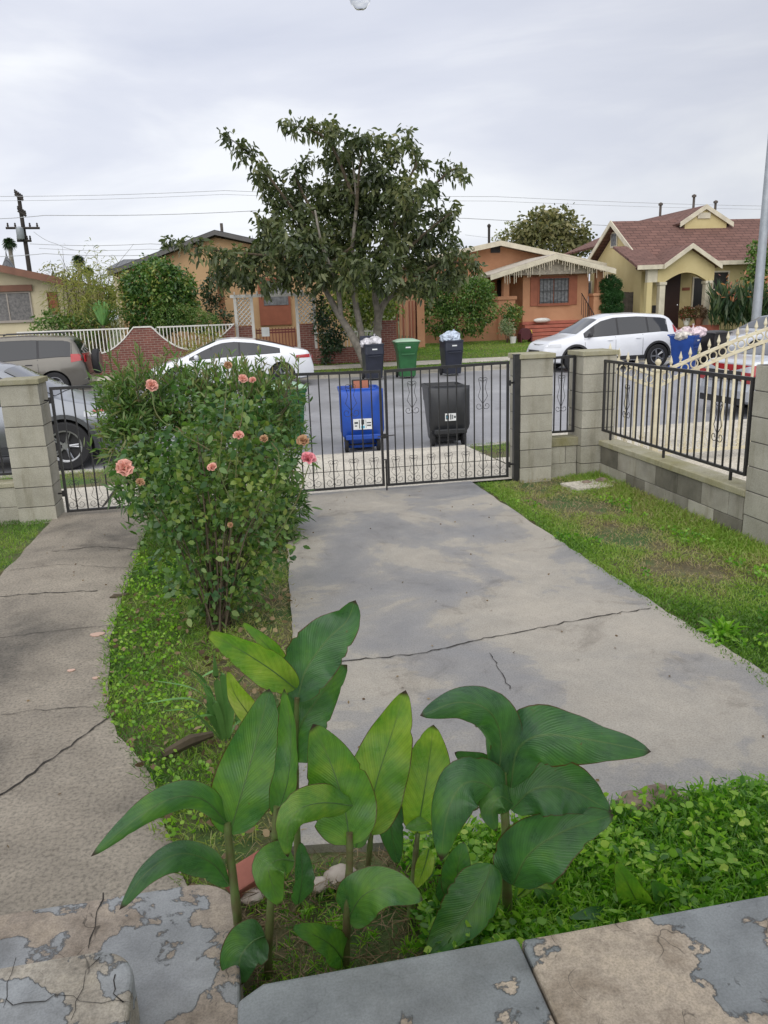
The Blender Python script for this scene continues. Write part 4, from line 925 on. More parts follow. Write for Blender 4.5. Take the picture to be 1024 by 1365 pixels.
m = MB(); m.box(ex, XR+1, Tf-.08, Tf-.005, ez-.16, ez+.02); m.build('gutter_board', m_trimc, H2)
# attic vent on the gable, side window
def sidewin(px0, px1, pyt, pyb, frame=.08, nm='window', pm=None):
    a = aS(px0, pyt, wx_-.02); b_ = aS(px1, pyb, wx_-.02); m = MB(); y0, y1, z0, z1 = min(a.y, b_.y), max(a.y, b_.y), min(a.z, b_.z), max(a.z, b_.z)
    m.box(wx_-.05, wx_-.003, y0-frame, y1+frame, z0-frame, z1+frame); f = m.build(nm, m_trimc, H2)
    m = MB(); m.box(wx_-.062, wx_-.051, y0, y1, z0, z1); m.build('pane', pm or m_curt, f)
sidewin(816, 822, 312, 327, nm='attic_vent'); sidewin(849, 855, 369, 386); sidewin(784, 788, 377, 392)
# porch gable
Tp = Tf-1.2; pa = P(924, 325, Tp-.3); pl_ = P(886, 353, Tp-.3); pr2 = P(963, 353, Tp-.3)
yb = Tf+(pa[1]-ez)/(rzz-ez)*(ry-Tf)
for q in (pl_, pr2): thick_roof(H2, 'porch_roof', m_shr, [(q[0], Tp-.3, q[1]), (pa[0], Tp-.3, pa[1]), (pa[0], yb, pa[1]), (q[0], yb, q[1])], .1); board(H2, 'barge_board', m_trimc, (q[0], Tp-.33, q[1]+.03), (pa[0], Tp-.33, pa[1]+.03), .2)
# side shed of the porch roof to the left
pq = P(850, 355, Tp-.2); thick_roof(H2, 'porch_roof', m_shr, [(pq[0], Tp-.2, pq[1]+.02), (pl_[0]+.05, Tp-.2, pl_[1]+.02), (pl_[0]+.6, Tf+1.5, pl_[1]+1.0), (pq[0]+.3, Tf+1.5, pl_[1]+1.0)], .1)
board(H2, 'gutter_board', m_trimc, (pq[0], Tp-.24, pq[1]+.04), (pl_[0]+.1, Tp-.24, pl_[1]+.02), .18)
# arched wall
ca, cb_ = P(882.5, 400, Tp), P(943, 400, Tp); zt_ = P(915, 371, Tp)[1]; ztop = P(915, 358, Tp)[1]
ar = [(ca[0]+.1+(cb_[0]-ca[0]-.2)*i/16, zt_-.12+ (ztop-zt_-.0)*sin(PI*i/16)*.9) for i in range(17)]
wall(H2, 'porch_arch', m_yellow, [(ca[0]-.25, zt_-.12)]+ar+[(cb_[0]+.25, zt_-.12), (cb_[0]+.25, slope(cb_[0]+.25, pa, pr2)-.12), (pa[0], pa[1]-.14), (ca[0]-.25, slope(ca[0]-.25, pl_, pa)-.12)], Tp, Tp+.22)
lf = P(862, 400, Tp)[0]
m = MB(); m.box(lf, ca[0]-.251, Tp+.02, Tp+.2, zt_-.12, pl_[1]-.12); m.build('porch_beam', m_trimc, H2)
zb2 = P(882, 436, Tp)[1]
for (cx_, cz_) in (ca, cb_):
    m = MB(); m.box(cx_-.17, cx_+.17, Tp-.05, Tp+.29, zt_-.25, zt_-.122, bev=.02); m.box(cx_-.13, cx_+.13, Tp-.01, Tp+.25, zb2, zt_-.251, bev=.02); m.box(cx_-.18, cx_+.18, Tp-.06, Tp+.30, GH-.1, zb2-.001, bev=.02); m.build('column', m_trimc, H2)
m = MB(); m.box(lf, lf+.25, Tp+.02, Tp+.25, GH-.1, zt_-.121); m.build('corner_post', m_yellow, H2)
m = MB(); m.box(lf+.25, lf+1.1, Tf-.2, Tf+.449, GH-.1, pl_[1]-.2); m.build('porch_back_wall', m_yellow, H2)
d0, d1 = P(887, 400, Tf+.4)[0], P(906, 400, Tf+.4)[0]; m = MB(); m.box(d0, d1, Tf+.40, Tf+.448, zb2-.2, P(895, 364, Tf+.4)[1]); dd = m.build('front_door', m_door, H2); m = MB(); m.blob((d1-.12, Tf+.37, zb2+.9), .04, 1, 0); m.build('door_knob', m_chrome, dd)
w0, w1 = P(924, 400, Tf+.4)[0], P(939, 400, Tf+.4)[0]; window(H2, w0, w1, P(930, 410, Tf+.4)[1], P(930, 371, Tf+.4)[1], Tf+.448, m_trimc, m_darkop, 0)
n0, n1 = P(910, 385, Tf+.4)[0], P(920, 385, Tf+.4)[0]; m = MB(); m.box(n0, n1, Tf+.42, Tf+.447, P(915, 387, Tf)[1], P(915, 383, Tf)[1]); m.build('number_board', m_shut, H2)
n0, n1 = P(869, 415, Tf-.2)[0], P(876, 415, Tf-.2)[0]; m = MB(); m.box(n0, n1, Tf-.24, Tf-.202, P(872, 417, Tf)[1], P(872, 407, Tf)[1]); m.build('vent', m_darkop, H2)
w0, w1 = P(952, 366, Tf+.4)[0], P(971, 366, Tf+.4)[0]; window(H2, w0, w1, P(960, 385, Tf+.4)[1], P(960, 363, Tf+.4)[1], Tf+.448, m_trimc, m_darkop, 0)
m = MB(); m.box(ca[0]+.2, cb_[0]-.2, Tp-.1, Tf+.44, GH-.1, zb2-.12); m.build('porch_deck', m_redst, H2)
m = MB(); m.box(cb_[0]-.9, cb_[0]+.35, Tp-.5, Tp-.07, GH-.1, zb2+.02, bev=.02); m.build('porch_wall', m_redst, H2)
# dormer gable on the ridge
Td = ry-.8; da = P(942, 273, Td); dl_ = P(907, 297, Td); dr = P(978, 297, Td)
wall(H2, 'dormer_wall', m_yellow, [(dl_[0]+.3, dl_[1]-.3), (dr[0]-.3, dr[1]-.3), (dr[0]-.3, dr[1]+.1), (da[0], da[1]-.12), (dl_[0]+.3, dl_[1]+.1)], Td+.1, Td+.3)
for q in (dl_, dr): thick_roof(H2, 'dormer_roof', m_shr, [(q[0], Td, q[1]), (da[0], Td, da[1]), (da[0], Td+7, da[1]), (q[0]-(3 if q is dl_ else 0), Td+7, q[1]-(.9 if q is dl_ else 0))], .1); board(H2, 'barge_board', m_trimc, (q[0], Td-.03, q[1]+.03), (da[0], Td-.03, da[1]+.03), .22)
vx, vz = P(939, 288, Td); m = MB(); m.box(vx-.3, vx+.35, Td+.04, Td+.098, vz-.1, vz+.16); m.build('attic_vent', m_trimc, H2)
for px_, a_, b_ in ((880, 288, 274), (953, 286, 271), (924, 284, 263)):
    q = P(px_, a_, ry+2); r2 = P(px_, b_, ry+2); m = MB(); m.lathe([(.06, 0), (.06, r2[1]-q[1]), (.11, r2[1]-q[1]+.01), (.11, r2[1]-q[1]+.1), (.02, r2[1]-q[1]+.15)], 10, Matrix.Translation((q[0], ry+2, q[1]))); m.build('vent_pipe', m_wood, H2, True)
# ---- tan house in the middle left ------------------------------------
H3 = T('tan_house', 'tan stucco house with grey gable roof behind the big tree', 'house', (0, 34, GH))
ap = P(286, 308, Tf); lp = P(143, 363, Tf); rp = (2*ap[0]-lp[0]+1.5, lp[1]+.1)
wall(H3, 'gable_wall', m_tan, [(lp[0]+.35, GH-.1), (rp[0]-.4, GH-.1), (rp[0]-.4, rp[1]+.0), (ap[0], ap[1]-.2), (lp[0]+.35, lp[1]+.0)], Tf+.4, Tf+.6)
m = MB(); m.box(lp[0]+.35, lp[0]+.55, Tf+.601, Tf+9, GH-.1, lp[1]+.1); m.build('side_wall', m_tan, H3)
for q in (lp, rp): thick_roof(H3, 'roof', m_shg, [(q[0], Tf, q[1]+.05), (ap[0], Tf, ap[1]+.05), (ap[0], Tf+9, ap[1]+.05), (q[0], Tf+9, q[1]+.05)], .13); board(H3, 'barge_board', M('grey_barge', (.14, .135, .13), .7), (q[0], Tf-.03, q[1]+.02), (ap[0], Tf-.03, ap[1]+.02), .16)
q = P(296, 308, Tf+1); m = MB(); m.tube([(q[0], Tf+1, q[1]-.3), (q[0], Tf+1, q[1]+.3)], .06, 8); m.build('vent_pipe', m_wood, H3)
# projecting flank + entry
a, b_ = P(300, 400, Tf-1)[0], P(345, 400, Tf-1)[0]
m = MB(); m.box(a-.25, a, Tf-1.1, Tf-.85, GH-.1, 3.6); m.build('porch_post', m_orange, H3)
q0, q1 = P(330, 400, Tf)[0], P(352, 400, Tf)[0]; 
m = MB(); m.box(q1-.2, P(388, 400, Tf)[0], Tf+.33, Tf+.398, 1.5, 3.4); m.build('window', m_shut, H3)
m = MB(); m.box(q1, P(385, 400, Tf)[0], Tf+.31, Tf+.329, 2.3, 3.2); m.build('pane', m_curt, H3)
# ---- beige house far left ---------------------------------------------
Tb = 29.5; H4 = T('beige_house', 'beige stucco house with brown eaves at the left edge', 'house', (-7.5, 31, GH))
rl = P(0, 356, Tb-.4); rr = P(80, 373, Tb-.4); sl_ = (rr[1]-rl[1])/(rr[0]-rl[0]); xl = rl[0]-5
er = P(76, 380, Tb)[0]+.1
wall(H4, 'front_wall', m_cream_st, [(xl, .2), (er, .2), (er, rr[1]-.1), (xl, rr[1]-.1+sl_*(xl-er))], Tb, Tb+.2)
m = MB(); m.box(er-.001, er+.18, Tb+.0, Tb+8, .2, rr[1]-.15); m.build('side_wall', m_cream_st, H4)
thick_roof(H4, 'roof', m_shb, [(rr[0]+.05, Tb-.5, rr[1]+.06), (xl, Tb-.5, rr[1]+.06+sl_*(xl-rr[0])), (xl, Tb+9, rr[1]+.06+sl_*(xl-rr[0])), (rr[0]+.05, Tb+9, rr[1]+.06)], .1)
board(H4, 'fascia', M('brown_fascia', (.20, .095, .06), .7), (xl, Tb-.55, rr[1]+.06+sl_*(xl-rr[0])), (rr[0]+.1, Tb-.55, rr[1]+.06), .24)
a, b_ = P(0, 400, Tb), P(42, 400, Tb); zt_, zb_ = P(20, 391, Tb)[1], P(20, 427, Tb)[1]
window(H4, a[0]-1.2, b_[0]-.05, zb_, zt_, Tb, M('bronze_frame', (.35, .31, .27), .5), M('grey_drapes', (.20, .19, .185), .7, (.10, .10, .10), 14), 2, .05)
m = MB(); m.box(a[0]-1.4, b_[0]+.1, Tb-.12, Tb-.06, zt_+.06, zt_+.27); m.build('lintel', MATS['brown_fascia'], H4)
a, b_ = P(65, 400, Tb), P(76, 400, Tb); window(H4, a[0], b_[0], P(70, 416, Tb)[1], P(70, 390, Tb)[1], Tb, MATS['brown_fascia'], m_shut, 0, .03)
# ---- brick garden wall with swooping top, white railings ------------------
Tw = 27.3; BW = T('brick_wall', 'red brick garden wall with swooping white coping and white railings', 'garden wall', (-2, Tw, .1))
zt0 = P(190, 437, Tw)[1]; zlow = P(250, 467, Tw)[1]
def wtop(x):  # peaks at the px 190 hump, trough either side
    c = P(190, 440, Tw)[0]; d = abs(x-c)
    if d < .3: return zt0
    u = min(1, (d-.3)/1.2); return zt0-(zt0-zlow)*(sin(u*PI/2))**.9
xl_, xr_ = P(112, 440, Tw)[0], P(313, 440, Tw)[0]; X_ = [xl_-2.2+(xr_-xl_+2.2)*i/90 for i in range(91)]
def wt(x):
    e = xr_-x; v = wtop(x)
    return max(v, zlow+(zt0-zlow)*max(0, 1-e/1.35)**1.6)
m = MB(); m.grid([[(x, Tw, .0), (x, Tw, wt(x)), (x, Tw+.22, wt(x)), (x, Tw+.22, .0)] for x in X_]); m.f += [(0, 1, 2, 3), (363, 362, 361, 360)]; m.build('brickwork', m_brick, BW)
m = MB(); m.grid([[(x, Tw-.025, wt(x)+.003), (x, Tw-.025, wt(x)+.05), (x, Tw+.245, wt(x)+.05), (x, Tw+.245, wt(x)+.003), (x, Tw-.025, wt(x)+.003)] for x in X_]); m.build('coping', m_white, BW)
m = MB(); zr = P(240, 436, Tw+.1)[1]
x = xl_-2.1
while x < xr_:
    if wt(x) < zr-.12: m.box(x-.014, x+.014, Tw+.09, Tw+.118, wt(x)+.052, zr)
    x += .115
m.build('railing_bars', m_white, BW)['kind'] = 'stuff'
m = MB(); m.box(xl_-2.1, P(190, 437, Tw)[0]-.45, Tw+.08, Tw+.13, zr+.001, zr+.045); m.box(P(190, 437, Tw)[0]+.45, xr_, Tw+.08, Tw+.13, zr+.001, zr+.045); m.build('top_rail', m_white, BW)
# low brick wall with rail and square pillar right of the arbour
BW2 = T('brick_wall', 'low red brick wall behind the tree trunk ending in a square brick pillar', 'garden wall', (4, Tw, .1))
a, b_ = P(421, 470, Tw)[0], P(508, 470, Tw)[0]; zb_ = P(470, 447, Tw)[1]-.15
m = MB(); m.box(a, b_, Tw, Tw+.22, 0, zb_-.25); m.build('brickwork', m_brick, BW2)
m = MB(); c_ = P(527, 440, Tw)[0]; m.box(b_, c_, Tw-.15, Tw+.37, 0, P(517, 430, Tw)[1]); pil = m.build('pillar', m_brick, BW2)
m = MB(); m.box(b_-.05, c_+.05, Tw-.2, Tw+.42, P(517, 430, Tw)[1]+.002, P(517, 430, Tw)[1]+.07, bev=.01); m.build('pillar_cap', m_brick, pil)
m = MB(); x = a+.06
while x < b_: m.box(x-.012, x+.012, Tw+.1, Tw+.124, zb_-.25, zb_+.25); x += .12
m.box(a, b_, Tw+.09, Tw+.134, zb_+.25, zb_+.29); m.build('railing', m_white, BW2)
# ---- lattice arbour --------------------------------------------------------
Ta = 27.6; AB = T('lattice_arbour', 'white lattice arbour over the garden entrance left of the tree', 'arbour', (1.4, Ta, .1))
xa = [P(p_, 400, Ta)[0] for p_ in (313, 335, 395, 418)]; ztA = P(350, 396, Ta)[1]
for i, x in enumerate(xa):
    m = MB(); m.box(x-.05, x+.05, Ta-.05, Ta+.05, .0, ztA-.001); m.build('post', m_white, AB)
m = MB(); m.box(xa[0]-.15, xa[3]+.15, Ta-.06, Ta+.06, ztA, ztA+.1); m.build('top_beam', m_white, AB)
for i in range(8):
    m = MB(); x = xa[0]+(xa[3]-xa[0])*i/7; m.box(x-.02, x+.02, Ta-.35, Ta+.5, ztA+.102, ztA+.19); m.build('rafter', m_white, AB)
zl0 = P(325, 434, Ta)[1]
for xA, xB in ((xa[0]+.05, xa[1]-.05), (xa[2]+.05, xa[3]-.05)):
    m = MB(); w = xB-xA; h = ztA-zl0; st_ = .15
    k = -int(h/st_)-1
    while k*st_ < w:
        for sg in (1, -1):
            # strip from (k*st,0) upward
            xs0 = k*st_; p0_ = (max(0, xs0), max(0, -xs0)); L_ = min(w-p0_[0], h-p0_[1])
            if L_ <= .03: continue
            A = (p0_[0], p0_[1]); B = (p0_[0]+L_, p0_[1]+L_)
            if sg < 0: A = (w-A[0], A[1]); B = (w-B[0], B[1])
            yy = Ta-.012*sg; m.tube([(xA+A[0], yy, zl0+A[1]), (xA+B[0], yy, zl0+B[1])], .018, 4)
        k += 1
    m.build('lattice_panel', m_white, AB)
    m = MB(); m.box(xA, xB, Ta-.06, Ta+.1, .0, zl0-.02); m.build('brick_panel', m_brick, AB)
# red garden gate inside the arbour
RG = T('garden_gate', 'dark red barred garden gate inside the lattice arbour', 'gate', ((xa[1]+xa[2])/2, Ta+.2, .1)); m = MB(); zg = P(365, 437, Ta)[1]
mr_ = M('dark_red_iron', (.18, .03, .025), .5)
for i in range(13): x = xa[1]+.1+(xa[2]-xa[1]-.2)*i/12; m.box(x-.012, x+.012, Ta+.2, Ta+.224, .2, zg)
m.build('bars', mr_, RG)
for z in (.25, .8, 1.3, zg-.1): m = MB(); m.box(xa[1]+.08, xa[2]-.08, Ta+.19, Ta+.1999, z, z+.05); m.build('rail', mr_, RG)
m = MB(); q = P(354, 442, Ta); m.box(q[0]-.13, q[0]+.14, Ta+.15, Ta+.185, q[1]-.17, q[1]+.14); m.build('notice_plate', m_stick, RG)
tag(MB().box(.9, 3.3, Tf-2.2, Tf-1.6, .3, 1.35).build('porch_ledge', m_orange), 'orange porch parapet seen through the arbour', 'parapet')
# fences between the houses
FW = T('board_fence', 'dark weathered board fence between the orange and yellow houses', 'fence', (18.5, Tf+.5, GH)); a, b_ = P(829, 400, Tf+.6)[0], P(860, 400, Tf+.6)[0]; zt_ = P(845, 388, Tf+.6)[1]; x = a; i = 0
while x < b_: m = MB(); h = random.uniform(-.05, .03); m.box(x, x+.135, Tf+.5, Tf+.53, GH-.1, zt_+h); m.build('board', m_wood, FW); x += .145
m = MB(); m.box(a, b_, Tf+.531, Tf+.58, 1.2, 1.3); m.box(a, b_, Tf+.531, Tf+.58, 2.2, 2.3); m.build('rail', m_wood, FW)
OF = T('orange_fence', 'orange slatted gate beside the brick pillar behind the street tree', 'fence', (6.2, 31, GH)); a, b_ = P(528, 420, 31)[0], P(566, 420, 31)[0]; zt_ = P(545, 398, 31)[1]
m = MB(); m.box(a+.8, b_, 31, 31.15, .2, zt_); m.build('wall_panel', m_orange, OF); x = a
while x < a+.8: m = MB(); m.box(x, x+.07, 31, 31.04, .3, zt_-.1); m.build('slat', m_shut if int(x*10) % 3 else m_orange, OF); x += .13
# small yard things across the road
q = aT(684, 451, Tf-2); t = T('bucket', 'white bucket standing on the lawn by the round shrub', 'bucket', (q.x, Tf-2, gz(0, Tf-2))); m = MB(); z = gz(0, Tf-2); m.lathe([(.11, 0), (.14, .26), (.145, .28), (.125, .28), (.10, .02)], 16, Matrix.Translation((q.x, Tf-2, z))); m.build('pail', m_white, t, True); m = MB(); m.tube([(q.x+.14*cos(a_), Tf-2-.03, z+.27-.10*sin(a_)) for a_ in [PI*k/8 for k in range(9)]], .004, 4); m.build('bail_handle', m_iron, t)
q = aT(700, 442, Tf-1.9); t = T('hose_reel', 'dark red hose reel on the lawn beside the red steps', 'hose reel', (q.x, Tf-1.9, GH)); m = MB(); m.lathe([(.24, -.15), (.24, -.13), (.13, -.12), (.13, .12), (.24, .13), (.24, .15)], 20, Matrix.Translation((q.x, Tf-1.9, GH+.28)), 'y'); m.build('drum', M('maroon_plastic', (.09, .012, .018), .5), t, True)
m = MB(); m.box(q.x-.25, q.x-.2, Tf-2.1, Tf-1.7, GH-.05, GH+.3); m.box(q.x+.2, q.x+.25, Tf-2.1, Tf-1.7, GH-.05, GH+.3); m.build('stand', MATS['maroon_plastic'], t)
q = aT(708, 447, Tf-1.8); t = T('yellow_stake', 'short yellow stake at the foot of the red steps', 'stake', (q.x, Tf-1.8, GH)); m = MB(); m.lathe([(.05, -.05), (.055, .3), (.03, .42), (.001, .44)], 10, Matrix.Translation((q.x, Tf-1.8, GH))); m.build('stake_body', M('yellow_plastic', (.7, .5, .05), .5), t, True); m = MB(); m.lathe([(.06, .1), (.062, .14), (.058, .14)], 10, Matrix.Translation((q.x, Tf-1.8, GH))); m.build('band', m_redst, t)
q = aT(724, 424, Tf-.6); t = T('white_cushion', 'pale cushion lying on the red steps under the window', 'cushion', (q.x, Tf-.5, 1.5)); m = MB(); m.blob((q.x, Tf-.45, zf+.02), (.4, .15, .11), 2, .06, 4); m.build('cushion_cover', m_white, t, True)
# porch pots on the yellow house
for k, (px_, py_, r_) in enumerate(((916, 415, .16), (932, 420, .2))):
    q = aT(px_, py_, Tp-.25); t = T('potted_plant', ['small red flowering pot by the yellow house door', 'bushy dried pot plant on the yellow house porch wall'][k], 'potted plant', (q.x, Tp-.25, q.z)); m = MB(); m.lathe([(r_*.6, 0), (r_, .25), (r_*1.05, .3), (r_*.8, .3)], 14, Matrix.Translation((q.x, Tp-.25, zb2+.03 if k else zb2+.03))); m.build('pot', [m_white, M('clay', (.30, .12, .08), .8)][k], t, True)
    n_ = 500; Pp, D_ = inblob(n_, (q.x, Tp-.25, zb2+.55), (.3, .25, .28), .3); foliage('foliage', Pp, D_+rdir(n_)*.5, .12, .05, leafmat('pot_leaf_%d' % k, [(0, [(.25, .05, .04), (.16, .10, .06)][k]), (1, [(.05, .12, .03), (.20, .13, .08)][k])]), t)
# ================================================================ poles and wires
m_galv = M('galvanised_steel', (.42, .45, .48), .5, (.34, .37, .40), 3, metal=.4)
q = aT(1007, 437, 25.7); t = T('street_light_pole', 'tapered grey steel street light pole at the right edge', 'street light', (q.x, 25.7, 0))
m = MB(); m.tube([(q.x, 25.7, 0), (q.x, 25.7, 9.5)], [.17, .10], 20); m.build('pole', m_galv, t, True); m = MB(); m.lathe([(.24, 0), (.24, .12), (.19, .2), (.17, .24)], 20, Matrix.Translation((q.x, 25.7, .03))); m.build('base_collar', m_galv, t)
m = MB(); m.tube([(q.x, 25.7, 9.4), (q.x-.4, 24.9, 9.9), (q.x-1.1, 23.4, 10.05)], [.06, .05, .04], 10); ar_ = m.build('arm', m_galv, t, True); m = MB(); m.blob((q.x-1.25, 23.05, 10.02), (.15, .4, .09), 2, 0); m.build('lamp_head', m_galv, ar_, True)
m_creo = M('creosoted_timber', (.05, .042, .036), .9, (.03, .026, .022), 4)
Yp = 62; pb = aT(40, 372, Yp); ptop = aT(24, 260, Yp); XP = aT(35, 330, Yp).x
t = T('utility_pole', 'tall dark utility pole with crossarms rising behind the beige house', 'utility pole', (XP, Yp, 0))
m = MB(); m.tube([(XP, Yp, 0), (XP, Yp, ptop.z)], [.2, .13], 12); m.build('pole', m_creo, t, True)
for nm_, (pa_, pb2) in (('crossarm', ((8, 304), (53, 304))), ('crossarm', ((23, 321), (42, 321))), ('crossarm', ((20, 259), (31, 267))), ('crossarm', ((24, 281), (35, 288)))):
    a = aT(*pa_, Yp-.25); b_ = aT(*pb2, Yp-.25); m = MB(); m.tube([a, b_], .09, 6); ca_ = m.build(nm_, m_creo, t)
    for k in range(5): m = MB(); c_ = a.lerp(b_, (k+.3)/4.6); m.lathe([(.05, 0), (.08, .08), (.05, .16), (.07, .22), (.02, .28)], 6, Matrix.Translation(c_+Vector((0, 0, .08)))); m.build('insulator', m_creo, ca_)
q = aT(27, 311, Yp-.5); m = MB(); m.lathe([(.22, -.4), (.26, -.35), (.26, .35), (.1, .45)], 12, Matrix.Translation(q)); m.build('transformer', m_galv, t, True)
q = aT(652, 320, 48); t = T('distant_chimney_pipe', 'thin grey flue pipe standing beside the gable of the orange house', 'flue pipe', (q.x, 48, 3)); a = aT(652, 303, 48); m = MB(); m.tube([(q.x, 48, 3), (q.x, 48, a.z)], .08, 8); m.build('pipe', m_creo, t); m = MB(); m.lathe([(.1, 0), (.13, .1), (.04, .2)], 8, Matrix.Translation((q.x, 48, a.z))); m.build('cowl', m_creo, t)
wires = [(((-60, 262), (300, 254), (660, 262), (1100, 276)), .020), (((-60, 268), (300, 259), (660, 268), (1100, 280)), .016), (((-60, 291), (60, 287), (340, 281), (620, 291), (1100, 310)), .028), (((40, 325), (200, 325), (420, 327), (1100, 336)), .024), (((52, 331), (200, 332), (400, 334), (1100, 345)), .018), (((-60, 341), (60, 338), (220, 339), (430, 341), (1100, 352)), .026), (((620, 313), (700, 317), (830, 322)), .014), (((45, 309), (75, 325), (110, 334)), .02)]
for k, (L_, r_) in enumerate(wires):
    pts = [aT(a, b_, Yp-1-k*.3) for a, b_ in L_]; P_ = []
    for i in range(len(pts)-1):
        for j in range(8): P_.append(pts[i].lerp(pts[i+1], j/8)-Vector((0, 0, .12*sin(PI*j/8))))
    P_.append(pts[-1]); m = MB(); m.tube(P_, r_*.8, 4, False)
    tag(m.build('power_line', M('cable', (.5, .51, .53), .7)), ['uppermost pale power line', 'power line just under the uppermost one', 'thick power line level with the pole crossarm', 'power line crossing above the tan roof', 'thin power line between two thicker low ones', 'lowest power line over the left roofs', 'faint power line right of the tree over the orange roof', 'slack cable sloping down right from the utility pole'][k], 'power line', 'power lines')
q = aT(40, 355, 60); a = aT(40, 342, 60); t = T('pointed_roof', 'small grey pointed turret roof behind the beige roof', 'turret roof', (aT(10, 352, 60).x, 60, 3)); x = aT(10, 350, 60); m = MB(); m.lathe([(.8, -2), (.8, -1), (.7, -.6), (.02, .7)], 8, Matrix.Translation((x.x, 60, x.z-.2))); m.build('turret', m_shg, t)
m = MB(); m.lathe([(.05, 0), (.02, .3)], 6, Matrix.Translation((x.x, 60, x.z+.45))); m.build('finial', m_creo, t)
q = P(150, 358, 44); r_ = P(178, 358, 44); tp = P(155, 344, 44); H5 = T('grey_roof_shed', 'small grey roof peeping out behind the tan house', 'shed', (q[0]+1, 44, 1))
wall(H5, 'wall', m_cream_st, [(q[0], .4), (q[0]+6, .4), (q[0]+6, q[1]), (q[0], q[1])], 44, 44.2); thick_roof(H5, 'roof', m_shg, [(q[0]-.3, 43.8, q[1]), (q[0]+6, 43.8, q[1]), (q[0]+6, 46.5, tp[1]+.1), (q[0]+.3, 46.5, tp[1]+.1)], .1)
# ================================================================ planting
def rgbs(*a): return [(i/(len(a)-1), c) for i, c in enumerate(a)]
ml_tree = leafmat('tree_leaves', rgbs((.032, .048, .020), (.075, .10, .038), (.135, .155, .06), (.22, .22, .09)), .42, .25)
ml_ole = leafmat('oleander_leaves', rgbs((.035, .08, .022), (.085, .17, .045), (.15, .24, .06), (.24, .19, .10)), .4, .3)
ml_rose = leafmat('rose_leaves', rgbs((.030, .085, .035), (.075, .16, .05), (.14, .24, .055), (.27, .32, .08)), .32, .3)
ml_grass = leafmat('grass_blades', rgbs((.06, .15, .018), (.15, .28, .03), (.25, .36, .055), (.34, .31, .13), (.34, .25, .16)), .55, .3)
ml_weed = leafmat('weed_leaves', rgbs((.06, .18, .02), (.18, .37, .04), (.32, .52, .06), (.48, .60, .11)), .38, .45)
ml_dry = leafmat('dry_litter', rgbs((.09, .055, .03), (.19, .13, .07), (.30, .22, .12)), .8, .1)
ml_citrus = leafmat('citrus_leaves', rgbs((.022, .06, .016), (.05, .12, .025), (.10, .20, .04), (.30, .32, .07)), .35, .2)
ml_hedge = leafmat('hedge_leaves', rgbs((.03, .08, .02), (.075, .15, .035), (.14, .24, .05), (.25, .30, .10)), .4, .25)
ml_bamb = leafmat('yellow_bamboo_leaves', rgbs((.10, .14, .03), (.20, .23, .05), (.32, .31, .08), (.38, .33, .12)), .5, .35)
ml_cyp = leafmat('cypress_leaves', rgbs((.012, .05, .010), (.022, .085, .016), (.04, .12, .022)), .6, .15)
ml_far = leafmat('far_tree_leaves', rgbs((.05, .065, .03), (.11, .12, .045), (.20, .19, .07), (.28, .25, .12)), .6, .2)
ml_dark = leafmat('dark_shrub_leaves', rgbs((.012, .03, .014), (.025, .055, .022), (.05, .09, .03)), .4, .2)
m_bark = M('pale_grey_bark', (.27, .245, .205), .9, (.15, .135, .11), 6, bs=25, bstr=.6, bd=.01)
m_twig = M('brown_twigs', (.11, .085, .05), .9, (.06, .045, .03), 8); m_stemg = M('green_stems', (.12, .20, .05), .6, (.16, .12, .06), 9)
def bz(pts, n=10):
    """smooth polyline through points"""
    P_ = [Vector(p) for p in pts]; P_ = [P_[0]*2-P_[1]]+P_+[P_[-1]*2-P_[-2]]; o = []
    for i in range(1, len(P_)-2):
        a, b, c, d = P_[i-1:i+3]
        for k in range(n):
            t = k/n; o.append(.5*((2*b)+(c-a)*t+(2*a-5*b+4*c-d)*t*t+(3*b-a-3*c+d)*t**3))
    return o+[P_[-2]]
def pxr(r, Y, px=512): return r*Y/ CF/ .98
def sn(x, y, s=1.0, k=0):
    return (np.sin(x*1.7*s+k)+np.sin(y*2.3*s+1.3*k+x*.6*s)+np.sin((x+y)*3.7*s+k*2)*.6+np.sin((x*1.3-y)*6.1*s+k)*.4)/3.0
def clumps(blobs, per_area, depth=1.0, shell=.35):
    C_ = []; D_ = []
    for (px_, py_, r_, Y) in blobs:
        c = aT(px_, py_, Y); R_ = pxr(r_, Y); n_ = max(3, int(per_area*R_*R_)); P_, d = inblob(n_, c, (R_, R_*depth, R_*.92), shell); C_.append(P_); D_.append(d)
    return np.concatenate(C_), np.concatenate(D_)
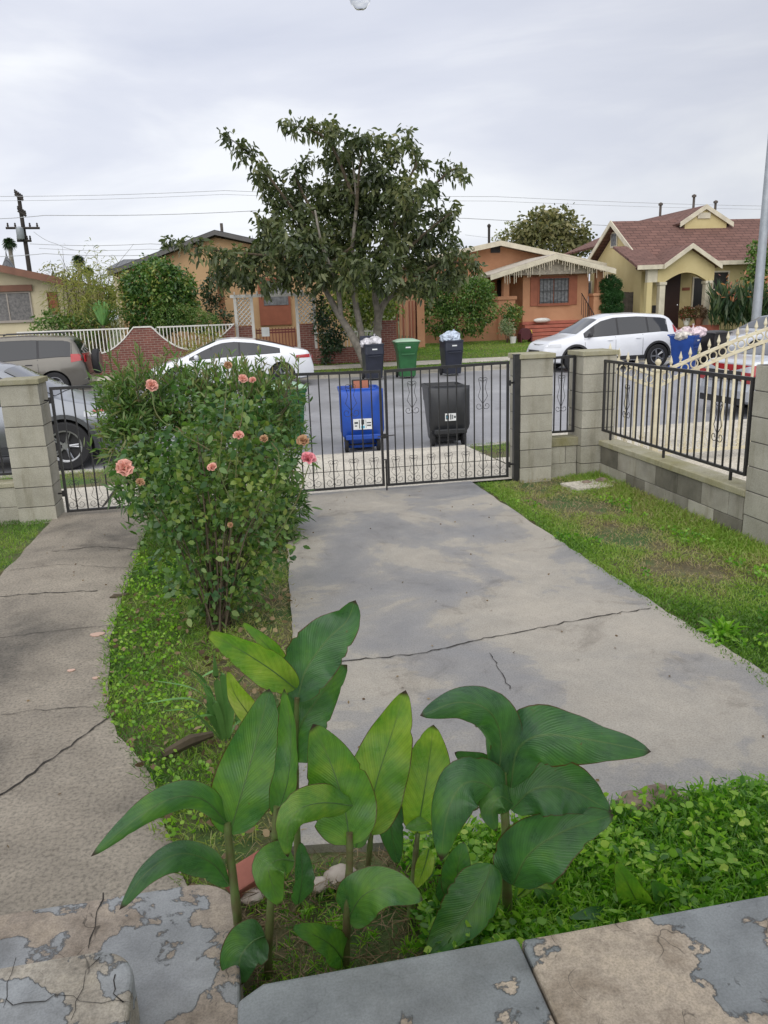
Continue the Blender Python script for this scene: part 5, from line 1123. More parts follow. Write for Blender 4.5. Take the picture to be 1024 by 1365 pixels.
def bush(name, label, cat, base, blobs, per_area, lv, L, W, mat, stemmat, group=None, depth=1.0, up=.2, bend=.2, nst=8, jit=.05, shell=.35, sr=.012, ragged=0, parts=('stems', 'foliage'), dens=3.2):
    t = T(name, label, cat, base, group=group)
    P_, d = clumps(blobs, per_area*dens, depth, shell)
    if ragged: P_ = P_+d*np.abs(rng.normal(size=(len(P_), 1)))*ragged
    P_[:, 2] = np.maximum(P_[:, 2], base[2]+.03)
    n_ = len(P_); tn = rng.uniform(0, 1, n_)*.55+.27+.24*sn(P_[:, 0]*2.2, P_[:, 2]*2.2, 1.3, 2)
    PP = np.repeat(P_, lv, axis=0)+rng.normal(size=(n_*lv, 3))*jit
    DD = unit(np.repeat(d, lv, axis=0)*.6+rng.normal(size=(n_*lv, 3))*.75+np.array([0, 0, up]))
    tt = np.clip(np.repeat(tn, lv)+rng.normal(size=n_*lv)*.14, 0, 1)
    ll = L*rng.uniform(.65, 1.15, n_*lv)
    foliage(parts[1], PP, DD, ll, W*ll/L, mat, t, bend, tint=tt)
    m = MB(); b0 = Vector(base)
    for k in range(nst):
        e = Vector(P_[rng.integers(n_)]); s = b0+Vector((random.uniform(-.12, .12)*(e-b0).length*.6, random.uniform(-.1, .1), 0)); mid = s.lerp(e, .5)+Vector((0, 0, .12*(e-s).length))
        m.tube(bz([s, mid, e], 5), [sr*(1-.07*q) for q in range(11)], 5)
    m.build(parts[0], stemmat, t)
    return t, P_, d
# ---------------------------------------------------------------- big street tree
Yt = 25.6
tb = aT(492, 492, Yt); TR = T('street_tree', 'large spreading tree with several pale leaning trunks at the far kerb', 'tree', (tb.x, Yt, .05))
def tp(px_, py_, dy=0): v = aT(px_, py_, Yt+dy); return v
trunks = [([(492, 497), (481, 470), (468, 445), (452, 420), (440, 398), (425, 372)], (0, 0, .1, .1, 0, 0), (.17, .15, .13, .11, .09, .06)),
          ([(494, 495), (487, 470), (481, 440), (475, 410), (471, 380), (470, 330), (475, 270), (470, 210)], (.1, .2, .2, .3, .3, .2, .1, 0), (.15, .12, .11, .10, .09, .07, .05, .03)),
          ([(503, 470), (503, 440), (507, 415), (516, 400), (530, 388), (545, 380), (570, 378)], (1, 1, 1, .9, .6, .3, 0), (.16, .14, .12, .10, .08, .07, .05)),
          ([(505, 440), (503, 415), (500, 390), (505, 350), (525, 300), (540, 230)], (1, .9, .8, .6, .4, .3), (.13, .11, .10, .08, .06, .03)),
          ([(455, 425), (452, 395), (447, 370), (430, 330), (420, 280)], (.1, -.2, -.5, -.8, -.8), (.08, .08, .07, .05, .03))]
for pts, dys, rr in trunks:
    P3 = bz([tp(a, b, d) for (a, b), d in zip(pts, dys)], 5); P3[0].z = min(P3[0].z, 0.0) if pts[0][1] > 460 else P3[0].z
    R3 = [interp(list(enumerate(rr)), i/5) for i in range(len(P3))]
    m = MB(); m.tube(P3, R3, 10); m.build('trunk', m_bark, TR, True)
limbs = [[(425, 372), (390, 345), (350, 340), (300, 335), (262, 330), (228, 325)], [(430, 330), (395, 285), (362, 240), (335, 208), (306, 184)], [(425, 300), (400, 250), (392, 230)], [(470, 260), (445, 200), (420, 175), (378, 166)],
         [(475, 280), (480, 220), (490, 185)], [(525, 300), (545, 240), (555, 215), (540, 185)], [(540, 280), (575, 250), (600, 228), (612, 224)], [(545, 330), (580, 300), (603, 283)], [(550, 370), (590, 350), (632, 352)],
         [(470, 330), (440, 350), (400, 380)], [(500, 380), (540, 360), (580, 385)], [(390, 345), (350, 370), (320, 380)], [(420, 350), (370, 310), (345, 292)]]
m = MB()
for L_ in limbs:
    dy = [random.uniform(-1, 1)*i/len(L_) for i in range(len(L_))]; P3 = bz([tp(a, b, d) for (a, b), d in zip(L_, dy)], 4); m.tube(P3, [.06*(1-.85*i/len(P3)) for i in range(len(P3))], 6)
m.build('limbs', m_twig, TR, True)
tbl = [(306, 184, 8), (318, 193, 10), (331, 205, 12), (345, 222, 14), (358, 240, 17), (382, 166, 7), (398, 170, 10), (415, 172, 11), (433, 172, 15), (455, 185, 24), (440, 210, 21), (399, 232, 15), (412, 215, 9), (480, 185, 18), (505, 190, 12), (522, 198, 14), (541, 182, 9), (545, 200, 12), (562, 216, 12), (590, 226, 12), (606, 223, 11), (616, 234, 7), (605, 282, 12), (588, 290, 15), (600, 300, 10), (573, 248, 15),
       (470, 240, 38), (425, 262, 32), (388, 272, 24), (372, 258, 16), (365, 290, 14), (347, 292, 8), (515, 235, 36), (545, 265, 34), (500, 275, 42), (455, 290, 42), (405, 305, 36), (560, 300, 32), (365, 318, 22), (350, 335, 24), (400, 340, 40), (450, 335, 44), (505, 325, 44), (555, 335, 36), (595, 335, 22), (620, 350, 18), (636, 356, 8), (590, 360, 28), (335, 355, 26), (305, 345, 18), (285, 338, 14), (265, 331, 12), (245, 326, 9), (228, 324, 7), (300, 362, 16),
       (325, 368, 18), (350, 372, 17), (385, 366, 24), (430, 368, 28), (470, 362, 32), (510, 362, 28), (545, 378, 24), (575, 380, 20), (605, 372, 14), (540, 392, 12), (300, 376, 12)]
bl = [(a, b, r*.93, Yt+random.uniform(-1, 1)*min(1.3, .3+r/30)) for a, b, r in tbl]
P_, d = clumps(bl, 62, 1.15, .12)
# drooping sprays of leaves
nC = len(P_); lv = 16; tn = np.clip(.40+.26*sn(P_[:, 0]*1.5, P_[:, 2]*1.5, 1.2, 4)+.13*rng.normal(size=nC), 0, 1)
PP = np.repeat(P_, lv, axis=0)+rng.normal(size=(nC*lv, 3))*.10; dd = unit(np.repeat(d, lv, axis=0)*.35+rng.normal(size=(nC*lv, 3))*.8+np.array([0, 0, -.35]))
ll = rng.uniform(.15, .26, nC*lv); foliage('foliage', PP, dd, ll, ll*.42, ml_tree, TR, .3, tint=np.clip(np.repeat(tn, lv)+rng.normal(size=nC*lv)*.16, 0, 1))
print('tree leaves', nC*lv)
# ---------------------------------------------------------------- oleander and rose in the bed
ob = at(290, 735); ole = [(172, 530, 32, 6.9), (160, 560, 24, 6.8), (185, 545, 40, 6.9), (245, 535, 42, 7.0), (310, 525, 42, 7.1), (360, 540, 36, 7.1), (372, 565, 22, 7.1), (170, 590, 30, 6.7), (240, 590, 55, 6.8), (310, 590, 55, 6.9), (368, 600, 38, 7.0), (195, 640, 38, 6.6), (270, 660, 55, 6.7), (350, 670, 50, 6.8), (382, 660, 20, 6.9), (365, 722, 32, 6.6), (230, 690, 38, 6.5), (330, 700, 40, 6.6)]
OL, oP, od = bush('oleander_shrub', 'dense narrow-leaved shrub as tall as the gate between walkway and driveway', 'shrub', (ob.x, 6.9, 0), ole, 620, 7, .10, .020, ml_ole, m_twig, up=.55, bend=.15, nst=26, jit=.03, shell=.2, ragged=.05)
# taller whippy shoots along the top
m = MB(); Pt = []; Dt = []
random.seed(17)
for k in range(75):
    px_ = random.uniform(148, 402); b_ = aT(px_, random.uniform(500, 540), 6.9+random.uniform(-.3, .3)); hgt = random.uniform(.1, .30); e = b_+Vector((random.uniform(-.08, .12), 0, hgt)); m.tube([b_, e], [.004, .002], 4)
    for j in range(12): Pt.append(b_.lerp(e, .15+.85*j/12)); Dt.append((random.gauss(0, .5), random.gauss(0, .5), 1.0))
o = m.build('shoots', m_twig, OL); o['kind'] = 'stuff'
foliage('shoot_leaves', np.array([tuple(v) for v in Pt]), np.array(Dt), .085, .014, ml_ole, OL, .1, tint=rng.uniform(.35, 1, len(Pt)))
rb = at(290, 868); rb.y = 4.75
ros = [(235, 600, 30, 5.1), (285, 590, 38, 5.2), (335, 600, 34, 5.2), (370, 620, 22, 5.2), (195, 640, 22, 5.0), (240, 650, 38, 5.0), (300, 650, 45, 5.0), (350, 660, 34, 5.1), (225, 700, 26, 5.0), (285, 705, 46, 5.0), (340, 715, 36, 5.0), (262, 755, 34, 4.9), (318, 760, 36, 4.9), (240, 785, 18, 4.8), (290, 800, 28, 4.8), (325, 800, 20, 4.8), (222, 735, 16, 4.8), (345, 750, 16, 4.9), (270, 540, 24, 5.2), (330, 545, 22, 5.2)]
RO, rP, rd = bush('rose_bush', 'leggy rose bush with pink and peach blooms in front of the shrub', 'rose bush', (rb.x, rb.y, 0), ros, 520, 7, .052, .036, ml_rose, m_twig, up=.1, bend=.15, nst=30, jit=.035, shell=.1, ragged=.08, sr=.008, dens=2.3)
m = MB()
for L_ in ([(300, 860), (312, 790), (330, 720), (300, 650), (285, 600)], [(300, 860), (262, 800), (215, 700), (170, 640)], [(305, 860), (330, 780), (390, 680), (412, 620)], [(290, 850), (310, 700), (316, 600), (318, 590)], [(330, 720), (360, 660), (372, 610), (362, 590)], [(290, 640), (300, 540), (303, 495)], [(280, 600), (215, 560), (202, 522)], [(300, 640), (322, 560), (324, 510)]):
    m.tube(bz([aT(a, b, 4.95) for a, b in L_], 5), .0035, 5)
m.build('canes', m_stemg, RO)
def rose(px_, py_, Y, r, m_, seed):
    R_ = random.Random(seed); c = aT(px_, py_, Y); m = MB(); r = r*.85; TQ = Matrix.Rotation(rad(48+R_.uniform(-15, 15)), 3, Vector((1, R_.uniform(-.5, .5), 0)).normalized())
    for ring_, (n_, tilt, rr) in enumerate(((4, .25, .45), (5, .6, .7), (6, 1.0, .95), (6, 1.35, 1.1))):
        for k in range(n_):
            a = 2*PI*k/n_+ring_*.7+R_.uniform(-.2, .2); tl = tilt+R_.uniform(-.12, .15); rows = []
            rad_d = TQ@Vector((cos(a)*sin(tl), sin(a)*sin(tl), cos(tl))); sd = TQ@Vector((-sin(a), cos(a), 0)); inn = rad_d.cross(sd)
            for v in (0, .35, .7, 1):
                w = (.18+.62*sin(PI*min(.5+.0, v*.62)))*(1 if v < 1 else .72); row = []
                for u in (-1, -.5, 0, .5, 1): row.append(c+rad_d*(r*rr*v)+sd*(u*w*r*.72)+inn*(-(.22*u*u)*r+.18*r*v*v*(1 if tilt > .5 else -1)))
                rows.append(row)
            m.grid(rows)
    o = m.build('flower', m_, RO, True, fix=False)
    m = MB(); m.lathe([(.002, -.03), (r*.22, -.012), (r*.2, .004)], 8, Matrix.Translation(c)); m.build('sepal', m_stemg, o)
mp1 = M('peach_petals', (.80, .47, .38), .6, (.66, .30, .24), 60); mp2 = M('pink_petals', (.78, .33, .36), .6, (.62, .18, .22), 60); mp3 = M('faded_petals', (.55, .36, .20), .8, (.35, .18, .1), 40)
for k, (a, b, Y, r, mm_) in enumerate([(166, 624, 4.7, .058, mp1), (411, 612, 4.8, .055, mp2), (202, 514, 5.2, .045, mp1), (318, 581, 4.9, .038, mp1), (283, 623, 4.8, .034, mp1), (304, 487, 5.2, .03, mp3), (324, 505, 5.2, .034, mp1), (337, 507, 5.3, .028, mp1), (187, 643, 4.7, .03, mp3), (404, 588, 4.9, .045, mp3), (352, 585, 5.0, .03, mp3), (307, 700, 4.7, .02, mp3)]): rose(a, b, Y, r, mm_, k)
# strap-leaved clump
sb_ = at(302, 988); SP = T('strap_leaf_plant', 'clump of arching strap leaves at the foot of the rose bush', 'plant', (sb_.x, sb_.y, 0))
def strap(t, P0, mid, tip, w, mat, cup=.25, name='leaf'):
    C_ = bz([P0, mid, tip], 8); n_ = len(C_); rows = []
    for i, p in enumerate(C_):
        tg = (C_[min(i+1, n_-1)]-C_[max(i-1, 0)]).normalized(); S = tg.cross(Vector((0, 0, 1)) if abs(tg.z) < .9 else (CAM-p)).normalized(); Nn = S.cross(tg).normalized(); v = i/(n_-1); ww = w/2*(.6+.6*sin(PI*v**.8))*(1-v**5)
        rows.append([p+S*u*ww+Nn*abs(u)*ww*cup for u in (-1, -.5, 0, .5, 1)])
    m = MB(); m.grid(rows); return m.build(name, mat, t, True, fix=False)
m_strap = M('strap_leaf_green', (.17, .36, .10), .4, (.12, .27, .07), 6)
for L_ in ([(300, 985), (282, 930), (222, 862)], [(298, 985), (268, 925), (196, 905)], [(300, 988), (262, 935), (188, 938)], [(303, 985), (290, 915), (285, 868)], [(305, 985), (312, 925), (330, 895)], [(296, 988), (256, 950), (214, 948)], [(300, 985), (272, 910), (238, 885)], [(302, 985), (296, 900), (262, 905)], [(304, 988), (320, 950), (318, 905)], [(300, 988), (285, 955), (240, 962)]):
    z = random.uniform(-.05, .12); strap(SP, aT(*L_[0], sb_.y), aT(*L_[1], sb_.y-.03-z), aT(*L_[2], sb_.y-.12-z*1.5), .026, m_strap)
# ---------------------------------------------------------------- cannas
def cannamat():
    m, n, b, out = nt('canna_leaf'); uv = N(n, 'ShaderNodeTexCoord').outputs['UV']; sp = N(n, 'ShaderNodeSeparateXYZ'); n.links.new(uv, sp.inputs[0])
    def math_(op, a, b_=None):
        x = N(n, 'ShaderNodeMath', operation=op)
        for i, v in enumerate((a, b_)):
            if v is None: continue
            if isinstance(v, (int, float)): x.inputs[i].default_value = v
            else: n.links.new(v, x.inputs[i])
        return x.outputs[0]
    au = math_('ABSOLUTE', math_('SUBTRACT', sp.outputs[0], .5))   # 0 at the midrib, .5 at the margin
    q = math_('SUBTRACT', sp.outputs[1], math_('MULTIPLY', math_('POWER', au, .8), .55))
    vn = math_('SINE', math_('MULTIPLY', q, 210.0)); vn2 = math_('SINE', math_('MULTIPLY', q, 63.0))
    at_ = N(n, 'ShaderNodeAttribute', attribute_name='tint'); tv = N(n, 'ShaderNodeTexCoord').outputs['Object']; nf = noise(n, tv, 9, 5, .6)
    tt = math_('ADD', at_.outputs['Fac'], math_('MULTIPLY', math_('SUBTRACT', nf, .5), 1.1))
    c = ramp(n, tt, [(0, (.045, .115, .062)), (.3, (.075, .20, .060)), (.55, (.14, .30, .045)), (.8, (.30, .43, .06)), (1, (.50, .52, .20))])
    c = mix(n, .25, c, ramp(n, math_('ADD', math_('MULTIPLY', vn, .25), math_('ADD', .5, math_('MULTIPLY', vn2, .22))), [(.2, .62), (.8, 1.3)]), 'MULTIPLY')
    c = mix(n, ramp(n, au, [(0.0, .5), (.012, .3), (.026, 0.0)]), c, (.20, .30, .09))
    ed = math_('ADD', math_('MULTIPLY', au, 1.0), math_('MULTIPLY', nf, .05)); edm = ramp(n, ed, [(.500, 0.0), (.517, 1.0)])
    tipm = ramp(n, math_('ADD', sp.outputs[1], math_('MULTIPLY', math_('SUBTRACT', nf, .5), .12)), [(.955, 0.0), (.985, 1.0)])
    c = mix(n, edm, c, (.10, .055, .02)); c = mix(n, tipm, c, (.05, .03, .018))
    n.links.new(c, b.inputs['Base Color']); n.links.new(ramp(n, nf, [(.3, .22), (.7, .42)]), b.inputs['Roughness']); b.inputs['Specular IOR Level'].default_value = .6
    spt = ramp(n, noise(n, tv, 55, 3, .6), [(.70, 0.0), (.74, 1.0)]); c = mix(n, mix(n, 1.0, spt, ramp(n, nf, [(.45, 0.0), (.6, .8)]), 'MULTIPLY'), c, (.13, .09, .03)); n.links.new(c, b.inputs['Base Color'])
    h = mix(n, .5, vn, vn2); bp = bump(n, b, h, .35, .0018)
    tr = N(n, 'ShaderNodeBsdfTranslucent'); n.links.new(mix(n, 1.0, c, (1.3, 1.6, .5), 'MULTIPLY'), tr.inputs[0]); mx = N(n, 'ShaderNodeMixShader'); mx.inputs[0].default_value = .38
    n.links.new(b.outputs[0], mx.inputs[1]); n.links.new(tr.outputs[0], mx.inputs[2]); n.links.new(mx.outputs[0], out.inputs[0]); return m
m_canna = cannamat(); m_cstem = M('canna_stem', (.14, .22, .06), .45, (.13, .10, .05), 14)
m_crib = M('canna_midrib', (.10, .20, .05), .4, (.06, .14, .04), 14)
cs = [0]
def cleaf(t, pts, wpx, tint=.35, n=(0, 0, 0), cup=.25, aL=0, aR=0, wave=.12, base=.12, peak=.8, Yd=0, label=None):
    """pts: (px,py,Y) along the midrib; aL/aR: how far each half folds towards (+) or away (-) from its facing side"""
    cs[0] += 1; R_ = random.Random(cs[0]*7); C_ = bz([aT(a, b, y+Yd) for a, b, y in pts], 9); nn = len(C_)
    # resample by arc length
    acc = [0]
    for i in range(1, nn): acc.append(acc[-1]+(C_[i]-C_[i-1]).length)
    Lt = acc[-1]; m_ = 30; D = []
    for k in range(m_+1):
        s = Lt*k/m_; i = max(j for j in range(nn) if acc[j] <= s+1e-9); i = min(i, nn-2); D.append(C_[i].lerp(C_[i+1], (s-acc[i])/max(1e-9, acc[i+1]-acc[i])))
    mid = D[m_//2]; w = wpx/CF*(mid-CAM).dot(_F); V = []; UV = []; TT = []; ph = R_.uniform(0, 6); cols = 17; prevS = None
    for k, p in enumerate(D):
        v = k/m_; tg = (D[min(k+1, m_)]-D[max(k-1, 0)]).normalized(); N0 = ((CAM-p).normalized()+Vector(n)).normalized(); S = tg.cross(N0).normalized()
        if prevS is not None:
            if S.dot(prevS) < 0: S = -S
            S = (S*.5+prevS*.5).normalized(); S = (S-tg*S.dot(tg)).normalized()
        prevS = S; Nn = S.cross(tg).normalized()
        if Nn.dot(N0) < 0: Nn = -Nn
        vv = v**peak; f = (sin(PI*vv)**.62)*(1-.25*v) if v < 1 else 0; f = max(f*1.08, base*(1-v)**2.0+.0); f = f if v < .999 else .004; hw = w/2*f
        nL, nR = [(1-.12*R_.random() if R_.random() < .09 else 1) for _ in (0, 1)]
        for j in range(cols):
            u = -1+2*j/(cols-1); e_ = 1+(((nL if u < 0 else nR)-1)*abs(u)**4); a_ = (aL if u < 0 else aR)*abs(u)+cup*abs(u)*.9; wv = 1.5*wave*hw*(abs(u)**2)*sin(v*9+ph+(1.7 if u > 0 else 0))+.45*wave*hw*abs(u)*sin(v*27+ph*2+(2 if u > 0 else 0))
            q = p+(S*cos(a_)*(1 if u >= 0 else -1)+Nn*sin(a_))*abs(u)*hw*e_+Nn*wv; V.append(tuple(q)); UV.append((.5+u/2, v)); TT.append(tint)
    Q = [(i*cols+j, i*cols+j+1, (i+1)*cols+j+1, (i+1)*cols+j) for i in range(m_) for j in range(cols-1)]
    o = mesh_np('leaf', V, Q, m_canna, t, tint=TT, uv=UV, smooth=True); mb_ = MB(); mb_.tube([D[i]-((CAM-D[i]).normalized()*.001) for i in range(0, m_-2, 2)], [.0024*(1-i/m_)+.0004 for i in range(0, m_-2, 2)], 5, False); r_ = mb_.build('midrib', m_crib, o, True)
    return o
def cstem(t, pts, r0=.012, r1=.008):
    P_ = bz([aT(a, b, y) for a, b, y in pts], 6); P_[0].z = min(P_[0].z, .03); m = MB(); m.tube(P_, [r0+(r1-r0)*i/(len(P_)-1)+(.0015 if i % 5 == 0 else 0) for i in range(len(P_))], 10); m.build('stem', m_cstem, t, True)
def canna(label, base): p = at(*base, .04); return T('canna_plant', label, 'canna plant', (p.x, p.y, .03), group='broad leaved plants behind the porch ledge')
yA = 2.02
A = canna('leftmost broad leaved plant, one blade reaching left over the concrete', (320, 1252)); cstem(A, [(321, 1262, yA), (313, 1190, yA), (305, 1120, yA), (303, 1095, yA)], .015, .011)
cleaf(A, [(306, 1112, yA), (322, 1058, yA), (343, 985, yA+.06), (359, 918, yA+.10)], 88, .40, (.15, 0, .1), .22, peak=.78)
cleaf(A, [(304, 1100, yA), (275, 1068, yA-.05), (238, 1062, yA-.1), (190, 1085, yA-.15), (121, 1142, yA-.18)], 48, .30, (0, 0, .25), -.35, aL=-.5, peak=.85)
cleaf(A, [(306, 1180, yA), (282, 1150, yA-.06), (240, 1138, yA-.12), (195, 1163, yA-.17), (159, 1213, yA-.2)], 52, .26, (0, 0, .3), -.4, aR=-.3, peak=.85)
yB = 1.95
B = canna('slim plant second from the left with a rolled upright blade', (357, 1295)); cstem(B, [(357, 1302, yB), (360, 1220, yB), (366, 1120, yB), (369, 1075, yB)], .013, .009)
cleaf(B, [(369, 1088, yB), (384, 1040, yB), (388, 975, yB+.03), (379, 918, yB+.05)], 46, .46, (-.6, 0, 0), .6, peak=.8)
cleaf(B, [(398, 1205, yB+.08), (403, 1165, yB+.08), (400, 1122, yB+.1)], 36, .22, (.5, 0, 0), .3)
cleaf(B, [(392, 1148, yB), (372, 1146, yB-.05), (358, 1160, yB-.08), (374, 1207, yB-.08)], 50, .48, (0, 0, .2), .1)
cleaf(B, [(353, 1248, yB), (336, 1256, yB-.04), (320, 1278, yB-.08), (322, 1313, yB-.1)], 64, .30, (0, 0, .1), .15)
yF = 2.2
Fp = canna('tall plant at the back with the highest dark twin blades', (395, 1235)); cstem(Fp, [(398, 1232, yF), (396, 1100, yF), (394, 1000, yF), (396, 930, yF)], .012, .008)
cleaf(Fp, [(394, 918, yF), (362, 893, yF-.02), (320, 866, yF-.04), (275, 842, yF-.05)], 54, .70, (0, 0, -.3), .2, aR=.2)
cleaf(Fp, [(385, 905, yF+.05), (366, 872, yF+.06), (345, 850, yF+.06), (322, 829, yF+.06)], 24, .60, (0, .3, .3), .5)
cleaf(Fp, [(348, 980, yF), (330, 950, yF-.01), (313, 925, yF-.02), (303, 894, yF-.02)], 36, .86, (.3, 0, 0), .5)
cleaf(Fp, [(396, 935, yF), (408, 893, yF+.02), (436, 853, yF+.06), (462, 828, yF+.08), (474, 800, yF+.08)], 76, .18, (0, 0, .1), .2, wave=.22, peak=.85)
cleaf(Fp, [(393, 1015, yF), (400, 970, yF), (425, 930, yF+.03), (463, 886, yF+.05)], 80, .28, (0, 0, .1), .3, aR=.3, wave=.2, peak=.75)
yC = 1.94
Cp = canna('centre left plant with a broad bright upright blade', (461, 1288)); cstem(Cp, [(461, 1292, yC), (463, 1220, yC), (466, 1150, yC), (466, 1110, yC)], .013, .010)
cleaf(Cp, [(467, 1125, yC), (458, 1070, yC+.02), (440, 1015, yC+.05), (417, 965, yC+.07)], 92, .55, (-.1, 0, .1), .25, peak=.75)
cleaf(Cp, [(470, 1074, yC), (432, 1070, yC-.05), (400, 1078, yC-.09), (384, 1102, yC-.11), (384, 1143, yC-.11)], 52, .58, (0, 0, .1), -.2, aL=-.4, aR=.1)
cleaf(Cp, [(463, 1226, yC), (484, 1194, yC-.05), (518, 1183, yC-.08), (564, 1200, yC-.1)], 66, .42, (0, 0, .25), .15)
cleaf(Cp, [(460, 1284, yC), (444, 1262, yC-.04), (418, 1246, yC-.07), (389, 1236, yC-.09)], 44, .42, (0, 0, .35), .15)
yD = 2.12
Dp = canna('middle plant with two yellow green upright blades', (492, 1200)); cstem(Dp, [(484, 1240, yD), (489, 1170, yD), (495, 1110, yD)], .012, .008); cstem(Dp, [(543, 1275, yD-.08), (549, 1190, yD-.06), (557, 1110, yD)], .010, .008)
cleaf(Dp, [(490, 1112, yD), (500, 1050, yD), (520, 985, yD+.04), (541, 920, yD+.06)], 84, .66, (.1, 0, 0), .25, peak=.8)
cleaf(Dp, [(556, 1112, yD), (565, 1060, yD), (573, 1008, yD+.03), (578, 966, yD+.04)], 76, .68, (0, 0, 0), .2, peak=.9, wave=.05)
cleaf(Dp, [(517, 1048, yD+.05), (520, 1085, yD+.02), (524, 1120, yD), (530, 1152, yD)], 40, .12, (-.3, 0, 0), .2)
cleaf(Dp, [(585, 1095, yD), (565, 1098, yD-.02), (540, 1104, yD-.03)], 24, .5, (0, 0, .4), .3)
cleaf(Dp, [(572, 1132, yD-.1), (566, 1155, yD-.1), (555, 1184, yD-.1)], 26, .8, (0, 0, 0), .3)
cleaf(Dp, [(475, 1130, yD), (480, 1090, yD+.02), (500, 1062, yD+.03), (515, 1046, yD+.04)], 44, .35, (-.3, 0, .2), .3)
yE = 1.97
Ep = canna('large right plant with big dark leathery drooping blades', (676, 1252)); cstem(Ep, [(677, 1262, yE), (676, 1180, yE), (674, 1100, yE), (670, 1030, yE)], .017, .012)
cleaf(Ep, [(664, 1040, yE), (668, 985, yE), (652, 948, yE-.03), (612, 936, yE-.06), (560, 954, yE-.09)], 66, 0.22, (0, 0, .35), -.25, aL=-.3, wave=.2)
cleaf(Ep, [(681, 1050, yE), (690, 1000, yE-.02), (722, 980, yE-.06), (780, 985, yE-.1), (868, 1002, yE-.13)], 84, 0.20, (0, 0, .35), -.2, aR=-.25, wave=.22, peak=.8)
cleaf(Ep, [(682, 1080, yE), (712, 1052, yE-.02), (758, 1052, yE-.05), (815, 1082, yE-.07)], 76, 0.18, (0, .0, .0), .2, wave=.2, peak=.8)
cleaf(Ep, [(684, 1180, yE-.03), (706, 1138, yE-.05), (752, 1108, yE-.07), (818, 1086, yE-.09)], 90, 0.22, (0, 0, -.35), .2, peak=.7)
cleaf(Ep, [(676, 1082, yE-.02), (652, 1048, yE-.07), (618, 1045, yE-.11), (596, 1085, yE-.14), (588, 1148, yE-.15)], 80, 0.28, (0, 0, .2), -.3, aR=-.25, wave=.15, peak=.85)
cleaf(Ep, [(684, 1072, yE-.03), (668, 1062, yE-.08), (656, 1078, yE-.10), (662, 1108, yE-.10)], 46, .34, (.3, 0, .2), -.3)
cleaf(Ep, [(655, 1152, yE-.02), (646, 1178, yE-.05), (618, 1224, yE-.09), (568, 1273, yE-.12)], 80, 0.32, (-.2, 0, .1), .35, aL=.3, peak=.75)
cleaf(Ep, [(664, 1036, yE+.05), (645, 1022, yE+.05), (622, 1012, yE+.05), (606, 1003, yE+.05)], 32, .15, (0, 0, .3), .2)
cleaf(Ep, [(696, 1252, yE+.03), (703, 1225, yE+.03), (712, 1195, yE+.05)], 42, .14, (.2, 0, 0), .2)
cleaf(Ep, [(612, 1196, yE+.06), (610, 1160, yE+.06), (618, 1122, yE+.08)], 48, .30, (0, 0, 0), .3)
cleaf(Ep, [(666, 1072, yE), (664, 1048, yE), (668, 1024, yE)], 26, .2, (0, 0, 0), .5)
cleaf(Ep, [(590, 1165, yE+.08), (594, 1185, yE+.08), (600, 1210, yE+.08)], 34, .14, (.3, 0, 0), .2)
cleaf(Ep, [(712, 1180, yE+.04), (730, 1195, yE+.02), (725, 1232, yE)], 30, .45, (0, 0, .2), .2)
cleaf(Ep, [(690, 1195, yE), (712, 1178, yE-.02), (738, 1185, yE-.03)], 14, .85, (0, 0, .2), .2)
Gp = canna('young shoot with two pale rolled blades by the right ledge', (842, 1222)); yG = 1.93
cstem(Gp, [(858, 1232, yG), (857, 1212, yG)], .008, .006)
cleaf(Gp, [(862, 1230, yG), (846, 1196, yG-.02), (822, 1148, yG)], 50, .62, (-.2, 0, 0), .3); cleaf(Gp, [(893, 1222, yG-.02), (884, 1200, yG-.03), (868, 1174, yG-.02)], 42, .40, (.3, 0, 0), .35)
cleaf(Gp, [(825, 1228, yG-.02), (795, 1218, yG-.04), (758, 1224, yG-.05)], 20, .3, (0, 0, .5), .1); cleaf(Gp, [(838, 1226, yG+.03), (832, 1205, yG+.03), (836, 1180, yG+.04)], 26, .3, (0, 0, 0), .3)
# ---------------------------------------------------------------- grass, weeds, litter
def scatter(n_, x0, x1, y0, y1, test=None):
    x = rng.uniform(x0, x1, n_); y = rng.uniform(y0, y1, n_)
    if test is not None: k = test(x, y); x, y = x[k], y[k]
    return x, y
WX = [(-5, -.3), (2.3, -.3), (2.75, -.44), (3.05, -.5), (3.5, -.72), (3.8, -.82), (4.8, -.95), (6, -.98), (9, -1.0)]
DX = [(0, .05), (2.5, .05), (3.2, .12), (4, .16), (5, .2), (6.5, .28), (9, .30)]
wxf = lambda y: np.interp(y, [a for a, b in WX], [b for a, b in WX]); dxf = lambda y: np.interp(y, [a for a, b in DX], [b for a, b in DX])
def turf(name, label, x, y, h, w, tint, mat, z=0.0, lean=.5, bend=.3, cat='grass'):
    n_ = len(x); P_ = np.stack([x, y, np.full(n_, z) if np.isscalar(z) else z], 1); D_ = rng.normal(size=(n_, 3))*lean; D_[:, 2] = 1
    hh = h*rng.uniform(.5, 1.3, n_); o = foliage(name, P_, D_, hh, w, mat, None, bend, tint=np.clip(tint, 0, 1)); tag(o, label, cat, kind='stuff'); return o
